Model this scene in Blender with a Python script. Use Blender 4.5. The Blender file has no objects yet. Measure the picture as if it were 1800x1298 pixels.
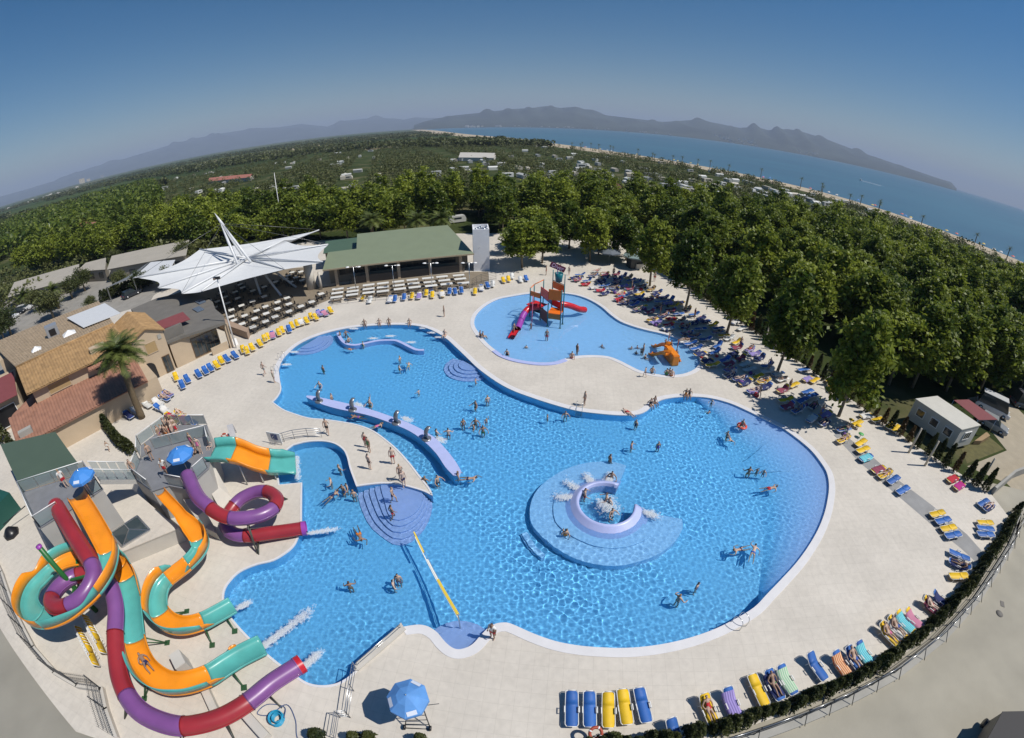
import bpy, bmesh, math, random
import numpy as np
from mathutils import Matrix, Vector
from mathutils.geometry import tessellate_polygon
R = math.radians
random.seed(7)
rng = np.random.default_rng(7)
sc = bpy.context.scene
COL = sc.collection

# ------------------------------------------------------------------ camera (wide action-camera lens)
CAM_H = 24.5
PITCH = R(30.4)
ROLL = R(0.24)
cam_d = bpy.data.cameras.new('camera')
cam = bpy.data.objects.new('camera', cam_d)
COL.objects.link(cam)
sc.camera = cam
cam_d.type = 'PANO'
cam_d.panorama_type = 'FISHEYE_LENS_POLYNOMIAL'
cam_d.fisheye_fov = math.pi
cam_d.sensor_fit = 'HORIZONTAL'
cam_d.sensor_width = 18.0
cam_d.sensor_height = 12.98
cam_d.fisheye_polynomial_k0 = 0.0
cam_d.fisheye_polynomial_k1 = -0.126
cam_d.fisheye_polynomial_k2 = 0.0
cam_d.fisheye_polynomial_k3 = 0.00011
cam_d.fisheye_polynomial_k4 = 0.0
cam_d.clip_start = 0.1
cam_d.clip_end = 100000.0
cam.location = (0, 0, CAM_H)
cam.rotation_euler = (Matrix.Rotation(math.pi / 2 - PITCH, 3, 'X') @ Matrix.Rotation(ROLL, 3, 'Z')).to_euler()

# ------------------------------------------------------------------ sky, sun, exposure
SUN_EL = R(54)
SUN_AZ = R(-11)                       # direction to the sun, measured from +X towards +Y
world = bpy.data.worlds.new('World')
sc.world = world
world.use_nodes = True
wt = world.node_tree
sky = wt.nodes.new('ShaderNodeTexSky')
sky.sky_type = 'NISHITA'
sky.sun_disc = False
sky.sun_elevation = SUN_EL
sky.sun_rotation = math.pi / 2 - SUN_AZ
sky.altitude = 0
sky.air_density = 1.0
sky.dust_density = 0.35
sky.ozone_density = 2.2
bg = wt.nodes['Background']
bg.inputs[1].default_value = 0.085
gm = wt.nodes.new('ShaderNodeHueSaturation')
gm.inputs['Saturation'].default_value = 1.55
gm.inputs['Value'].default_value = 0.70
wt.links.new(sky.outputs[0], gm.inputs['Color'])
wt.links.new(gm.outputs[0], bg.inputs[0])
sun_d = bpy.data.lights.new('sun', 'SUN')
sun_d.energy = 4.4
sun_d.angle = R(0.53)
sun_d.color = (1.0, 0.955, 0.88)
sun_d.cycles.is_caustics_light = True
sun = bpy.data.objects.new('sun', sun_d)
COL.objects.link(sun)
SUN_DIR = Vector((math.cos(SUN_AZ) * math.cos(SUN_EL), math.sin(SUN_AZ) * math.cos(SUN_EL), math.sin(SUN_EL)))
sun.rotation_euler = SUN_DIR.to_track_quat('Z', 'Y').to_euler()
sc.view_settings.view_transform = 'Standard'
sc.view_settings.look = 'None'
sc.view_settings.exposure = 0.1
sc.view_settings.gamma = 1.0
sc.cycles.use_denoising = True
sc.cycles.max_bounces = 8
sc.cycles.diffuse_bounces = 3
sc.cycles.transparent_max_bounces = 48
sc.cycles.sample_clamp_indirect = 6.0
sc.cycles.sample_clamp_direct = 0.0

# ------------------------------------------------------------------ survey: a picture point of the photograph -> the place it shows at height z
def ray(px, py):
    x = (px - 900) / 1000.0
    y = -(py - 649) / 1000.0
    r = math.hypot(x, y) + 1e-9
    t = 1.26 * r - 0.11 * r ** 3
    vx, vy, vz = math.sin(t) * x / r, math.sin(t) * y / r, math.cos(t)
    c, s = math.cos(ROLL), math.sin(ROLL)
    vx, vy = vx * c - vy * s, vx * s + vy * c
    return Vector((vx, vz * math.cos(PITCH) + vy * math.sin(PITCH), vy * math.cos(PITCH) - vz * math.sin(PITCH)))

def G(px, py, z=0.0):
    d = ray(px, py)
    t = (z - CAM_H) / d.z
    return Vector((d.x * t, d.y * t, z))

def GL(pts, z=0.0):
    return [G(p[0], p[1], p[2] if len(p) > 2 else z) for p in pts]

# ------------------------------------------------------------------ objects
def setp(o, label=None, cat=None, group=None, kind=None):
    if label: o['label'] = label
    if cat: o['category'] = cat
    if group: o['group'] = group
    if kind: o['kind'] = kind
    return o

def empty(name, loc=(0, 0, 0), rz=0.0, label=None, cat=None, group=None, parent=None):
    o = bpy.data.objects.new(name, None)
    COL.objects.link(o)
    o.location = loc
    o.rotation_euler = (0, 0, rz)
    o.empty_display_size = 0.2
    if parent: o.parent = parent
    return setp(o, label, cat, group)

def mesh_obj(name, me, mat=None, parent=None, loc=None, rz=None, **kw):
    o = bpy.data.objects.new(name, me)
    COL.objects.link(o)
    if mat and not len(me.materials): me.materials.append(mat)
    if parent: o.parent = parent
    if loc is not None: o.location = loc
    if rz is not None: o.rotation_euler = (0, 0, rz)
    return setp(o, **kw)

def slot(o, m):
    o.material_slots[0].link = 'OBJECT'
    o.material_slots[0].material = m

def copy_tree(o, parent=None):
    c = o.copy()
    COL.objects.link(c)
    if parent: c.parent = parent
    for ch in o.children:
        copy_tree(ch, c)
    return c

class MB:
    def __init__(s): s.v = []; s.f = []; s.m = []; s.mi = 0; s.sm = False; s.smf = []
    def add(s, vs, fs):
        n = len(s.v)
        s.v.extend([tuple(v) for v in vs])
        for f in fs:
            s.f.append(tuple(i + n for i in f)); s.m.append(s.mi); s.smf.append(s.sm)
        return s
    def box(s, c, size, rz=0.0, taper=1.0):
        hx, hy, hz = size[0] / 2, size[1] / 2, size[2] / 2
        co, si = math.cos(rz), math.sin(rz)
        vs = []
        for z, k in ((-hz, 1), (hz, taper)):
            for x, y in ((-hx, -hy), (hx, -hy), (hx, hy), (-hx, hy)):
                vs.append((c[0] + (x * co - y * si) * k, c[1] + (x * si + y * co) * k, c[2] + z))
        return s.add(vs, [(3, 2, 1, 0), (4, 5, 6, 7), (0, 1, 5, 4), (1, 2, 6, 5), (2, 3, 7, 6), (3, 0, 4, 7)])
    def beam(s, p, q, w, h=None, up=(0, 0, 1)):
        p, q = Vector(p), Vector(q); h = h or w
        d = (q - p).normalized(); u = Vector(up)
        if abs(d.dot(u)) > 0.98: u = Vector((1, 0, 0))
        x = d.cross(u).normalized(); y = x.cross(d).normalized()
        vs = [e + x * a * w / 2 + y * b * h / 2 for e in (p, q) for a, b in ((-1, -1), (1, -1), (1, 1), (-1, 1))]
        return s.add(vs, [(3, 2, 1, 0), (4, 5, 6, 7), (0, 1, 5, 4), (1, 2, 6, 5), (2, 3, 7, 6), (3, 0, 4, 7)])
    def tube(s, pts, r, n=8, cap=True, close=False):
        pts = [Vector(p) for p in pts]
        rs = r if isinstance(r, (list, tuple)) else [r] * len(pts)
        rings = []
        prev = None
        L = len(pts)
        for i, p in enumerate(pts):
            if close: d = pts[(i + 1) % L] - pts[i - 1]
            else: d = pts[min(i + 1, L - 1)] - pts[max(i - 1, 0)]
            d = d.normalized() if d.length > 1e-9 else Vector((0, 0, 1))
            if prev is None:
                u = Vector((0, 0, 1)) if abs(d.z) < 0.9 else Vector((1, 0, 0))
                x = d.cross(u).normalized()
            else:
                x = (prev - d * prev.dot(d))
                x = x.normalized() if x.length > 1e-6 else d.orthogonal().normalized()
            prev = x
            y = d.cross(x)
            rings.append([p + (x * math.cos(a) + y * math.sin(a)) * rs[i] for a in [2 * math.pi * k / n for k in range(n)]])
        vs = [v for rg in rings for v in rg]
        fs = []
        for i in range(L if close else L - 1):
            j = (i + 1) % L
            for k in range(n):
                fs.append((i * n + k, i * n + (k + 1) % n, j * n + (k + 1) % n, j * n + k))
        if cap and not close:
            fs.append(tuple(range(n - 1, -1, -1))); fs.append(tuple((L - 1) * n + k for k in range(n)))
        old = s.sm; s.sm = True
        s.add(vs, fs); s.sm = old
        return s
    def prism(s, poly, z0, z1):
        poly = [(p[0], p[1]) for p in poly]
        n = len(poly)
        a = sum(poly[i][0] * poly[(i + 1) % n][1] - poly[(i + 1) % n][0] * poly[i][1] for i in range(n))
        if a < 0: poly = poly[::-1]
        tri = tessellate_polygon([[Vector((x, y, 0)) for x, y in poly]])
        vs = [(x, y, z0) for x, y in poly] + [(x, y, z1) for x, y in poly]
        fs = []
        for t in tri:
            t = orient(t, poly)
            fs.append(tuple(i + n for i in t)); fs.append(tuple(reversed(t)))
        for i in range(n):
            j = (i + 1) % n
            fs.append((i, j, j + n, i + n))
        return s.add(vs, fs)
    def lathe(s, prof, c=(0, 0, 0), n=16):
        vs = []; fs = []
        for r, z in prof:
            for k in range(n):
                a = 2 * math.pi * k / n
                vs.append((c[0] + r * math.cos(a), c[1] + r * math.sin(a), c[2] + z))
        for i in range(len(prof) - 1):
            for k in range(n):
                fs.append((i * n + k, i * n + (k + 1) % n, (i + 1) * n + (k + 1) % n, (i + 1) * n + k))
        old = s.sm; s.sm = True
        s.add(vs, fs); s.sm = old
        return s
    def quad(s, a, b, c, d): return s.add([a, b, c, d], [(0, 1, 2, 3)])
    def mesh(s, name):
        me = bpy.data.meshes.new(name)
        me.from_pydata(s.v, [], s.f)
        me.polygons.foreach_set('use_smooth', s.smf)
        if any(s.m): me.polygons.foreach_set('material_index', s.m)
        me.update()
        return me
    def build(s, name, mat=None, parent=None, bevel=0.0, **kw):
        me = s.mesh(name)
        if bevel:
            bm = bmesh.new(); bm.from_mesh(me)
            bmesh.ops.remove_doubles(bm, verts=bm.verts, dist=1e-5)
            bmesh.ops.bevel(bm, geom=[e for e in bm.edges if len(e.link_faces) == 2 and e.calc_face_angle(0) > 0.6], offset=bevel, segments=2, affect='EDGES', clamp_overlap=True)
            bm.to_mesh(me); bm.free()
        mats = mat if isinstance(mat, (list, tuple)) else [mat]
        for m in mats:
            if m: me.materials.append(m)
        return mesh_obj(name, me, None, parent, **kw)

def orient(t, poly):
    a, b, c = (poly[i] for i in t)
    return t if (b[0] - a[0]) * (c[1] - a[1]) - (b[1] - a[1]) * (c[0] - a[0]) > 0 else tuple(reversed(t))

def sheet(name, outer, holes, z, mat, **kw):
    rings = [[Vector((p[0], p[1], 0)) for p in outer]] + [[Vector((p[0], p[1], 0)) for p in h] for h in holes]
    flat = [(v.x, v.y) for r in rings for v in r]
    m = MB()
    m.add([(x, y, z) for x, y in flat], [orient(t, flat) for t in tessellate_polygon(rings)])
    return m.build(name, mat, **kw)

def spline(pts, n=8, closed=False):
    P = [Vector(p) for p in pts]
    out = []
    L = len(P)
    for i in range(L if closed else L - 1):
        p0 = P[i - 1] if (closed or i > 0) else P[0] * 2 - P[1]
        p1 = P[i]; p2 = P[(i + 1) % L]
        p3 = P[(i + 2) % L] if (closed or i + 2 < L) else P[-1] * 2 - P[-2]
        for k in range(n):
            t = k / n
            out.append(0.5 * ((2 * p1) + (p2 - p0) * t + (2 * p0 - 5 * p1 + 4 * p2 - p3) * t * t + (3 * p1 - p0 - 3 * p2 + p3) * t ** 3))
    if not closed: out.append(P[-1])
    return out

def inside(poly, x, y):
    """vectorised point in polygon"""
    px = np.array([p[0] for p in poly]); py = np.array([p[1] for p in poly])
    x = np.asarray(x, float); y = np.asarray(y, float)
    c = np.zeros(x.shape, bool)
    j = len(px) - 1
    for i in range(len(px)):
        if py[i] != py[j]:
            cond = ((py[i] > y) != (py[j] > y)) & (x < (px[j] - px[i]) * (y - py[i]) / (py[j] - py[i]) + px[i])
            c ^= cond
        j = i
    return c

def offset_ring(pts, d):
    """outward offset of a closed ring (list of Vectors, any winding)"""
    n = len(pts)
    a = sum(pts[i].x * pts[(i + 1) % n].y - pts[(i + 1) % n].x * pts[i].y for i in range(n))
    sg = 1 if a > 0 else -1
    out = []
    for i in range(n):
        t = (pts[(i + 1) % n] - pts[i - 1]); t.z = 0; t.normalize()
        nn = Vector((t.y, -t.x, 0)) * sg
        dd = d[i] if isinstance(d, (list, tuple)) else d
        out.append(pts[i] + nn * dd)
    return out

# ------------------------------------------------------------------ materials
MATS = {}
def mat(name, col, rough=0.6, var=0.0, scale=3.0, bump=0.0, bscale=None, metal=0.0, spec=0.5, detail=4.0, coat=0.0, objrand=0.0):
    if name in MATS: return MATS[name]
    m = bpy.data.materials.new(name); MATS[name] = m
    m.use_nodes = True
    nt = m.node_tree; b = nt.nodes['Principled BSDF']
    b.inputs['Base Color'].default_value = (*col, 1)
    b.inputs['Roughness'].default_value = rough
    b.inputs['Metallic'].default_value = metal
    b.inputs['Specular IOR Level'].default_value = spec
    b.inputs['Coat Weight'].default_value = coat
    last = None
    if var or bump:
        tc = nt.nodes.new('ShaderNodeTexCoord')
        geo = nt.nodes.new('ShaderNodeNewGeometry')
    if var:
        nz = nt.nodes.new('ShaderNodeTexNoise'); nz.inputs['Scale'].default_value = scale; nz.inputs['Detail'].default_value = detail
        nt.links.new(geo.outputs['Position'], nz.inputs['Vector'])
        cr = nt.nodes.new('ShaderNodeMapRange')
        cr.inputs[1].default_value = 0.25; cr.inputs[2].default_value = 0.75
        cr.inputs[3].default_value = 1 - var; cr.inputs[4].default_value = 1 + var
        nt.links.new(nz.outputs[0], cr.inputs[0])
        mx = nt.nodes.new('ShaderNodeVectorMath'); mx.operation = 'SCALE'
        mx.inputs[0].default_value = col
        nt.links.new(cr.outputs[0], mx.inputs['Scale'])
        last = mx.outputs[0]
    if objrand:
        oi = nt.nodes.new('ShaderNodeObjectInfo')
        mr = nt.nodes.new('ShaderNodeMapRange'); mr.inputs[3].default_value = 1 - objrand; mr.inputs[4].default_value = 1 + objrand
        nt.links.new(oi.outputs['Random'], mr.inputs[0])
        mx = nt.nodes.new('ShaderNodeVectorMath'); mx.operation = 'SCALE'
        if last: nt.links.new(last, mx.inputs[0])
        else: mx.inputs[0].default_value = col
        nt.links.new(mr.outputs[0], mx.inputs['Scale'])
        last = mx.outputs[0]
    if last: nt.links.new(last, b.inputs['Base Color'])
    if bump:
        nb = nt.nodes.new('ShaderNodeTexNoise'); nb.inputs['Scale'].default_value = bscale or scale * 4; nb.inputs['Detail'].default_value = 5
        nt.links.new(geo.outputs['Position'], nb.inputs['Vector'])
        bp = nt.nodes.new('ShaderNodeBump'); bp.inputs['Strength'].default_value = bump; bp.inputs['Distance'].default_value = 0.05
        nt.links.new(nb.outputs[0], bp.inputs['Height'])
        nt.links.new(bp.outputs[0], b.inputs['Normal'])
    return m

M_WHITE = mat('white_paint', (0.78, 0.78, 0.77), 0.45, 0.06, 1.5)
M_STEEL = mat('brushed_steel', (0.55, 0.56, 0.57), 0.3, metal=0.9)
M_DARKMETAL = mat('dark_metal', (0.06, 0.065, 0.07), 0.4, metal=0.5)
M_DARK = mat('dark_interior', (0.012, 0.012, 0.014), 0.35)
M_CONC = mat('pale_concrete', (0.52, 0.49, 0.44), 0.8, 0.08, 0.8, 0.15, 12)
M_GREYCONC = mat('grey_concrete', (0.34, 0.33, 0.30), 0.85, 0.12, 0.7, 0.2, 10)

# ================================================================== SETTING
def struct(o, label=None, cat=None):
    o['kind'] = 'structure'
    if label: o['label'] = label
    if cat: o['category'] = cat
    return o

def recv(o):
    o.cycles.is_caustics_receiver = True
    return o

# ---- outlines of the two pools (surveyed at deck level)
def pool_segments(segs):
    ring = []
    tags = []
    for pts, n, tag in segs:
        w = [G(x, y) for x, y in pts]
        s = spline(w, n) if n > 1 else w
        for p in s[:-1]:
            ring.append(p); tags.append(tag)
    return ring, tags

S_A = [(479,707),(487.5,698),(494,685),(491.5,668)]
S_B = [(491.5,668),(490,650),(494,637),(504,623),(525,605),(555,591),(590,581),(625,575),(663,572),(700,571),(733,573),(758,580),(783,594),(801,610),(821,629),(841,648),(871,670),(900,686),(937.6,700),(975,712),(1013,722),(1050,727),(1088,730),(1118,729),(1135,723),(1148,712),(1163,703),(1188,698.5),(1218,697.5),(1250.6,700.5),(1283,709),(1313,722),(1350,740),(1375,752.5),(1400,770),(1425,791),(1443,813),(1454,832),(1457.7,855),(1455,880),(1449,905),(1437.7,933),(1421,961.7),(1400,990.5),(1375,1018),(1350,1044),(1325.7,1069),(1288,1091.7),(1250.6,1109.5),(1200.5,1125.8),(1150.4,1135.8),(1100.3,1140.3),(1050,1139),(1012.7,1135.5),(975,1128),(937.6,1115),(900,1098.5),(885.8,1095.7),(870.7,1098),(858,1105.7),(845.7,1118),(833,1132),(820.7,1139.5),(805.6,1142.8),(793,1138.8),(780.6,1128),(768,1113),(753,1103),(738,1099.5),(723,1100.7),(709,1103)]
S_C = [(709,1103),(706,1097),(627,1167),(625,1180)]
S_D = [(625,1180),(610,1193),(590,1203),(565,1206),(542.7,1202),(525,1192),(499,1173),(482.6,1161),(441,1124.5),(411,1092),(398,1073),(393,1055.6),(394.5,1038),(403,1023),(421,1005.6),(450,993),(480,985.5),(505,970.5),(517.6,958),(525,943)]
S_E = [(525,943),(530,920),(530.6,849),(491,852.7),(484,806),(515,782.6)]
S_F = [(515,782.6),(537.7,777),(565,775.6),(587.7,780),(602.8,790),(610,802.6),(615,822.7),(623,845),(626.6,855)]
S_G = [(626.6,855),(650,851.5),(675.4,849.7),(700.4,851.5),(725.5,857.7),(745.5,864),(760.5,871.5)]
S_H = [(760.5,871.5),(754,857.7),(738,837.7),(720.5,815),(700.4,792.6),(680.4,775),(657.9,758.8),(637.8,750),(612.8,743.8),(575,738),(542.7,735),(512.6,726),(496,719),(479,707)]
MAIN, MTAG = pool_segments([(S_A,3,'n'),(S_B,4,'w'),(S_C,1,'n'),(S_D,4,'n'),(S_E,1,'n'),(S_F,4,'n'),(S_G,3,'n'),(S_H,4,'n')])
KIDS_PX = [(900,521),(875.7,526),(855.7,536),(840.7,549),(834,561),(834,573),(840.7,585),(850.7,598),(863,610),(880.7,623),(900,630.5),(925,635.5),(950,638),(975,636.6),(995,630.5),(1012.7,626.6),(1040,625),(1068,627),(1088,634),(1108,644),(1125,652),(1150.4,658),(1175.5,660),(1200.5,658),(1220.6,650),(1230.6,638),(1228,625),(1218,613),(1205.5,603),(1188,594),(1163,586.5),(1138,581),(1113,574),(1090,565),(1073,553),(1058,540),(1040,529),(1020,521),(1000,517),(980,515.3),(955,515),(925,517)]
KIDS = spline([G(x, y) for x, y in KIDS_PX], 3, True)

# ---- deck outline
DECK_RIGHT = [(1160,474),(1210,505),(1260,538),(1330,583),(1400,632),(1450,668),(1500,705),(1560,748),(1620,790),(1680,828),(1740,866),(1778,915),(1760,962),(1700,1045),(1640,1110),(1560,1172),(1480,1214),(1400,1248),(1320,1276),(1240,1300),(1160,1318),(1050,1330)]
deck_right = [G(x, y) for x, y in DECK_RIGHT]
DECK = [Vector((29, 104, 0))] + deck_right + [Vector((-4, 4.3, 0)), Vector((-15, 2.6, 0)), Vector((-24, 2.0, 0)), Vector((-33, 5.0, 0)), Vector((-44.5, 9.0, 0)), Vector((-60, 13, 0)),
        Vector((-86, 20, 0)), Vector((-118, 50, 0)), Vector((-112, 86, 0)), Vector((-70, 100, 0)), Vector((-30, 104, 0))]

def deck_material():
    m = bpy.data.materials.new('cream_paving'); m.use_nodes = True
    nt = m.node_tree; b = nt.nodes['Principled BSDF']; b.inputs['Roughness'].default_value = 0.75
    geo = nt.nodes.new('ShaderNodeNewGeometry')
    br = nt.nodes.new('ShaderNodeTexBrick'); br.offset = 0.0
    br.inputs['Scale'].default_value = 1.0; br.inputs['Brick Width'].default_value = 0.8; br.inputs['Row Height'].default_value = 0.8
    br.inputs['Mortar Size'].default_value = 0.012; br.inputs['Mortar Smooth'].default_value = 0.3
    br.inputs['Color1'].default_value = (0.59, 0.545, 0.48, 1); br.inputs['Color2'].default_value = (0.575, 0.53, 0.465, 1)
    br.inputs['Mortar'].default_value = (0.505, 0.465, 0.405, 1)
    mp = nt.nodes.new('ShaderNodeMapping'); mp.inputs['Rotation'].default_value = (0, 0, 0.12)
    nt.links.new(geo.outputs['Position'], mp.inputs[0]); nt.links.new(mp.outputs[0], br.inputs['Vector'])
    n1 = nt.nodes.new('ShaderNodeTexNoise'); n1.inputs['Scale'].default_value = 0.22; n1.inputs['Detail'].default_value = 8
    nt.links.new(geo.outputs['Position'], n1.inputs['Vector'])
    r1 = nt.nodes.new('ShaderNodeMapRange'); r1.inputs[1].default_value = 0.3; r1.inputs[2].default_value = 0.7; r1.inputs[3].default_value = 0.91; r1.inputs[4].default_value = 1.07
    nt.links.new(n1.outputs[0], r1.inputs[0])
    n2 = nt.nodes.new('ShaderNodeTexNoise'); n2.inputs['Scale'].default_value = 2.6; n2.inputs['Detail'].default_value = 6
    nt.links.new(geo.outputs['Position'], n2.inputs['Vector'])
    r2 = nt.nodes.new('ShaderNodeMapRange'); r2.inputs[1].default_value = 0.35; r2.inputs[2].default_value = 0.7; r2.inputs[3].default_value = 1.03; r2.inputs[4].default_value = 0.93
    nt.links.new(n2.outputs[0], r2.inputs[0])
    mu = nt.nodes.new('ShaderNodeMath'); mu.operation = 'MULTIPLY'
    nt.links.new(r1.outputs[0], mu.inputs[0]); nt.links.new(r2.outputs[0], mu.inputs[1])
    vm = nt.nodes.new('ShaderNodeVectorMath'); vm.operation = 'SCALE'
    nt.links.new(br.outputs['Color'], vm.inputs[0]); nt.links.new(mu.outputs[0], vm.inputs['Scale'])
    nt.links.new(vm.outputs[0], b.inputs['Base Color'])
    return m
M_DECK = deck_material()
struct(sheet('pool_deck', DECK, [MAIN, KIDS], 0.0, M_DECK))

# ---- land, sea, beach
COAST = [(-1500, 7600), (-640, 3800), (-213, 1759), (-70, 1151), (0, 928), (50, 700), (96, 545), (130, 455), (160, 390), (190, 335), (215, 290), (232, 240), (240, 190), (250, 140), (262, 60), (280, -60), (330, -400)]
coast = spline([Vector((x, y, 0)) for x, y in COAST], 4)

def land_material():
    m = bpy.data.materials.new('campsite_ground'); m.use_nodes = True
    nt = m.node_tree; b = nt.nodes['Principled BSDF']; b.inputs['Roughness'].default_value = 0.95; b.inputs['Specular IOR Level'].default_value = 0.1
    geo = nt.nodes.new('ShaderNodeNewGeometry')
    n1 = nt.nodes.new('ShaderNodeTexNoise'); n1.inputs['Scale'].default_value = 0.05; n1.inputs['Detail'].default_value = 10; n1.inputs['Roughness'].default_value = 0.65
    nt.links.new(geo.outputs['Position'], n1.inputs['Vector'])
    cr = nt.nodes.new('ShaderNodeValToRGB')
    e = cr.color_ramp.elements
    e[0].position = 0.3; e[0].color = (0.018, 0.03, 0.008, 1)
    e[1].position = 0.72; e[1].color = (0.16, 0.135, 0.075, 1)
    x = e.new(0.5); x.color = (0.045, 0.06, 0.018, 1)
    nt.links.new(n1.outputs[0], cr.inputs[0])
    # far fields, long strips
    vo = nt.nodes.new('ShaderNodeTexVoronoi'); vo.inputs['Scale'].default_value = 0.0035
    mp = nt.nodes.new('ShaderNodeMapping'); mp.inputs['Scale'].default_value = (0.5, 1.6, 1.0)
    nt.links.new(geo.outputs['Position'], mp.inputs[0]); nt.links.new(mp.outputs[0], vo.inputs['Vector'])
    c2 = nt.nodes.new('ShaderNodeValToRGB'); e = c2.color_ramp.elements
    e[0].position = 0.0; e[0].color = (0.025, 0.045, 0.012, 1); e[1].position = 1.0; e[1].color = (0.26, 0.21, 0.10, 1)
    x = e.new(0.55); x.color = (0.05, 0.075, 0.02, 1); x = e.new(0.8); x.color = (0.12, 0.12, 0.045, 1)
    nt.links.new(vo.outputs['Color'], c2.inputs[0])
    ln = nt.nodes.new('ShaderNodeVectorMath'); ln.operation = 'LENGTH'
    nt.links.new(geo.outputs['Position'], ln.inputs[0])
    mr = nt.nodes.new('ShaderNodeMapRange'); mr.inputs[1].default_value = 350; mr.inputs[2].default_value = 900
    nt.links.new(ln.outputs['Value'], mr.inputs[0])
    mx = nt.nodes.new('ShaderNodeMix'); mx.data_type = 'RGBA'
    nt.links.new(mr.outputs[0], mx.inputs['Factor']); nt.links.new(cr.outputs[0], mx.inputs['A']); nt.links.new(c2.outputs[0], mx.inputs['B'])
    nt.links.new(mx.outputs['Result'], b.inputs['Base Color'])
    return m
M_LAND = land_material()
BIG = 30000.0
struct(sheet('ground', [Vector((-BIG, -BIG, 0)), Vector((BIG, -BIG, 0)), Vector((BIG, BIG, 0)), Vector((-BIG, BIG, 0))], [offset_ring(DECK, -0.3)], -0.12, M_LAND))
struct(MB().prism([(p.x, p.y) for p in offset_ring(DECK, -0.02)], -0.125, -0.02).build('deck_edge', M_GREYCONC)) if False else None

def sea_material():
    m = bpy.data.materials.new('sea_water'); m.use_nodes = True
    nt = m.node_tree; b = nt.nodes['Principled BSDF']
    b.inputs['Base Color'].default_value = (0.045, 0.15, 0.21, 1); b.inputs['Roughness'].default_value = 0.32; b.inputs['IOR'].default_value = 1.33
    geo = nt.nodes.new('ShaderNodeNewGeometry')
    n1 = nt.nodes.new('ShaderNodeTexNoise'); n1.inputs['Scale'].default_value = 0.5; n1.inputs['Detail'].default_value = 6
    nt.links.new(geo.outputs['Position'], n1.inputs['Vector'])
    bp = nt.nodes.new('ShaderNodeBump'); bp.inputs['Strength'].default_value = 0.5; bp.inputs['Distance'].default_value = 0.6
    nt.links.new(n1.outputs[0], bp.inputs['Height']); nt.links.new(bp.outputs[0], b.inputs['Normal'])
    n2 = nt.nodes.new('ShaderNodeTexNoise'); n2.inputs['Scale'].default_value = 0.0025; n2.inputs['Detail'].default_value = 5
    mp = nt.nodes.new('ShaderNodeMapping'); mp.inputs['Scale'].default_value = (1.0, 3.0, 1.0)
    nt.links.new(geo.outputs['Position'], mp.inputs[0]); nt.links.new(mp.outputs[0], n2.inputs['Vector'])
    cr = nt.nodes.new('ShaderNodeValToRGB'); e = cr.color_ramp.elements
    e[0].position = 0.35; e[0].color = (0.05, 0.115, 0.175, 1); e[1].position = 0.68; e[1].color = (0.065, 0.16, 0.22, 1)
    nt.links.new(n2.outputs[0], cr.inputs[0]); nt.links.new(cr.outputs[0], b.inputs['Base Color'])
    return m
sea_ring = coast + [Vector((29000, -400, 0)), Vector((29000, 29000, 0)), Vector((-1500, 29000, 0))]
struct(sheet('sea', sea_ring, [], -0.075, sea_material()))
M_SAND = mat('beach_sand', (0.42, 0.35, 0.25), 0.9, 0.12, 0.05)
bw = [min(120, 26 + 0.03 * max(0, p.y - 150)) for p in coast]
beach_ring = []
inl = []
for i, p in enumerate(coast):
    t = coast[min(i + 1, len(coast) - 1)] - coast[max(i - 1, 0)]; t.normalize()
    n = Vector((t.y, -t.x, 0))
    inl.append(p + n * (bw[i] if n.x < 0 else -bw[i]))
struct(sheet('beach', [p + Vector((1.5, 0, 0)) for p in coast] + inl[::-1], [], -0.05, M_SAND))

# ---- mountains round the bay: terrain with its own depth
def range_of_hills(name, sky_px, dist, depth, mt, seed, rows=14):
    pts = []
    for (x0, y0), (x1, y1) in zip(sky_px[:-1], sky_px[1:]):
        n = max(2, int(abs(x1 - x0) / 5))
        for k in range(n):
            t = k / n
            pts.append((x0 + (x1 - x0) * t, y0 + (y1 - y0) * t))
    pts.append(sky_px[-1])
    g = np.random.default_rng(seed)
    V = []; F = []
    nC = len(pts)
    ph = g.uniform(0, 6.28, 40); fr = g.uniform(4, 90, 40)
    for i, (x, y) in enumerate(pts):
        d = ray(x, y)
        az = math.atan2(d.x, d.y); el = math.atan2(d.z, math.hypot(d.x, d.y))
        D = dist(az) if callable(dist) else dist
        ridge = max(3.0, CAM_H + D * math.tan(el))
        for k in range(rows):
            t = k / (rows - 1)                     # 0 shore .. 1 far foot, ridge at 0.55
            prof = math.sin(min(1, t / 0.55) * math.pi / 2) ** 1.25 if t < 0.55 else math.cos((t - 0.55) / 0.45 * math.pi / 2)
            rr = D + (t - 0.55) * depth
            n = sum(math.sin(fr[q] * az * 2 + ph[q] + k * (0.5 + q * 0.13)) for q in range(14)) / 14
            z = ridge * prof * (rr / D) * (1 + (0.55 * n * (1 - abs(t - 0.55) * 0.2) if 0.02 < t < 0.5 else 0.0)) - 0.3
            V.append((math.sin(az) * rr, math.cos(az) * rr, z))
    for i in range(nC - 1):
        for k in range(rows - 1):
            a = i * rows + k
            F.append((a, a + rows, a + rows + 1, a + 1))
    m = MB(); m.sm = True; m.add(V, F)
    return struct(m.build(name, mt))

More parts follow.
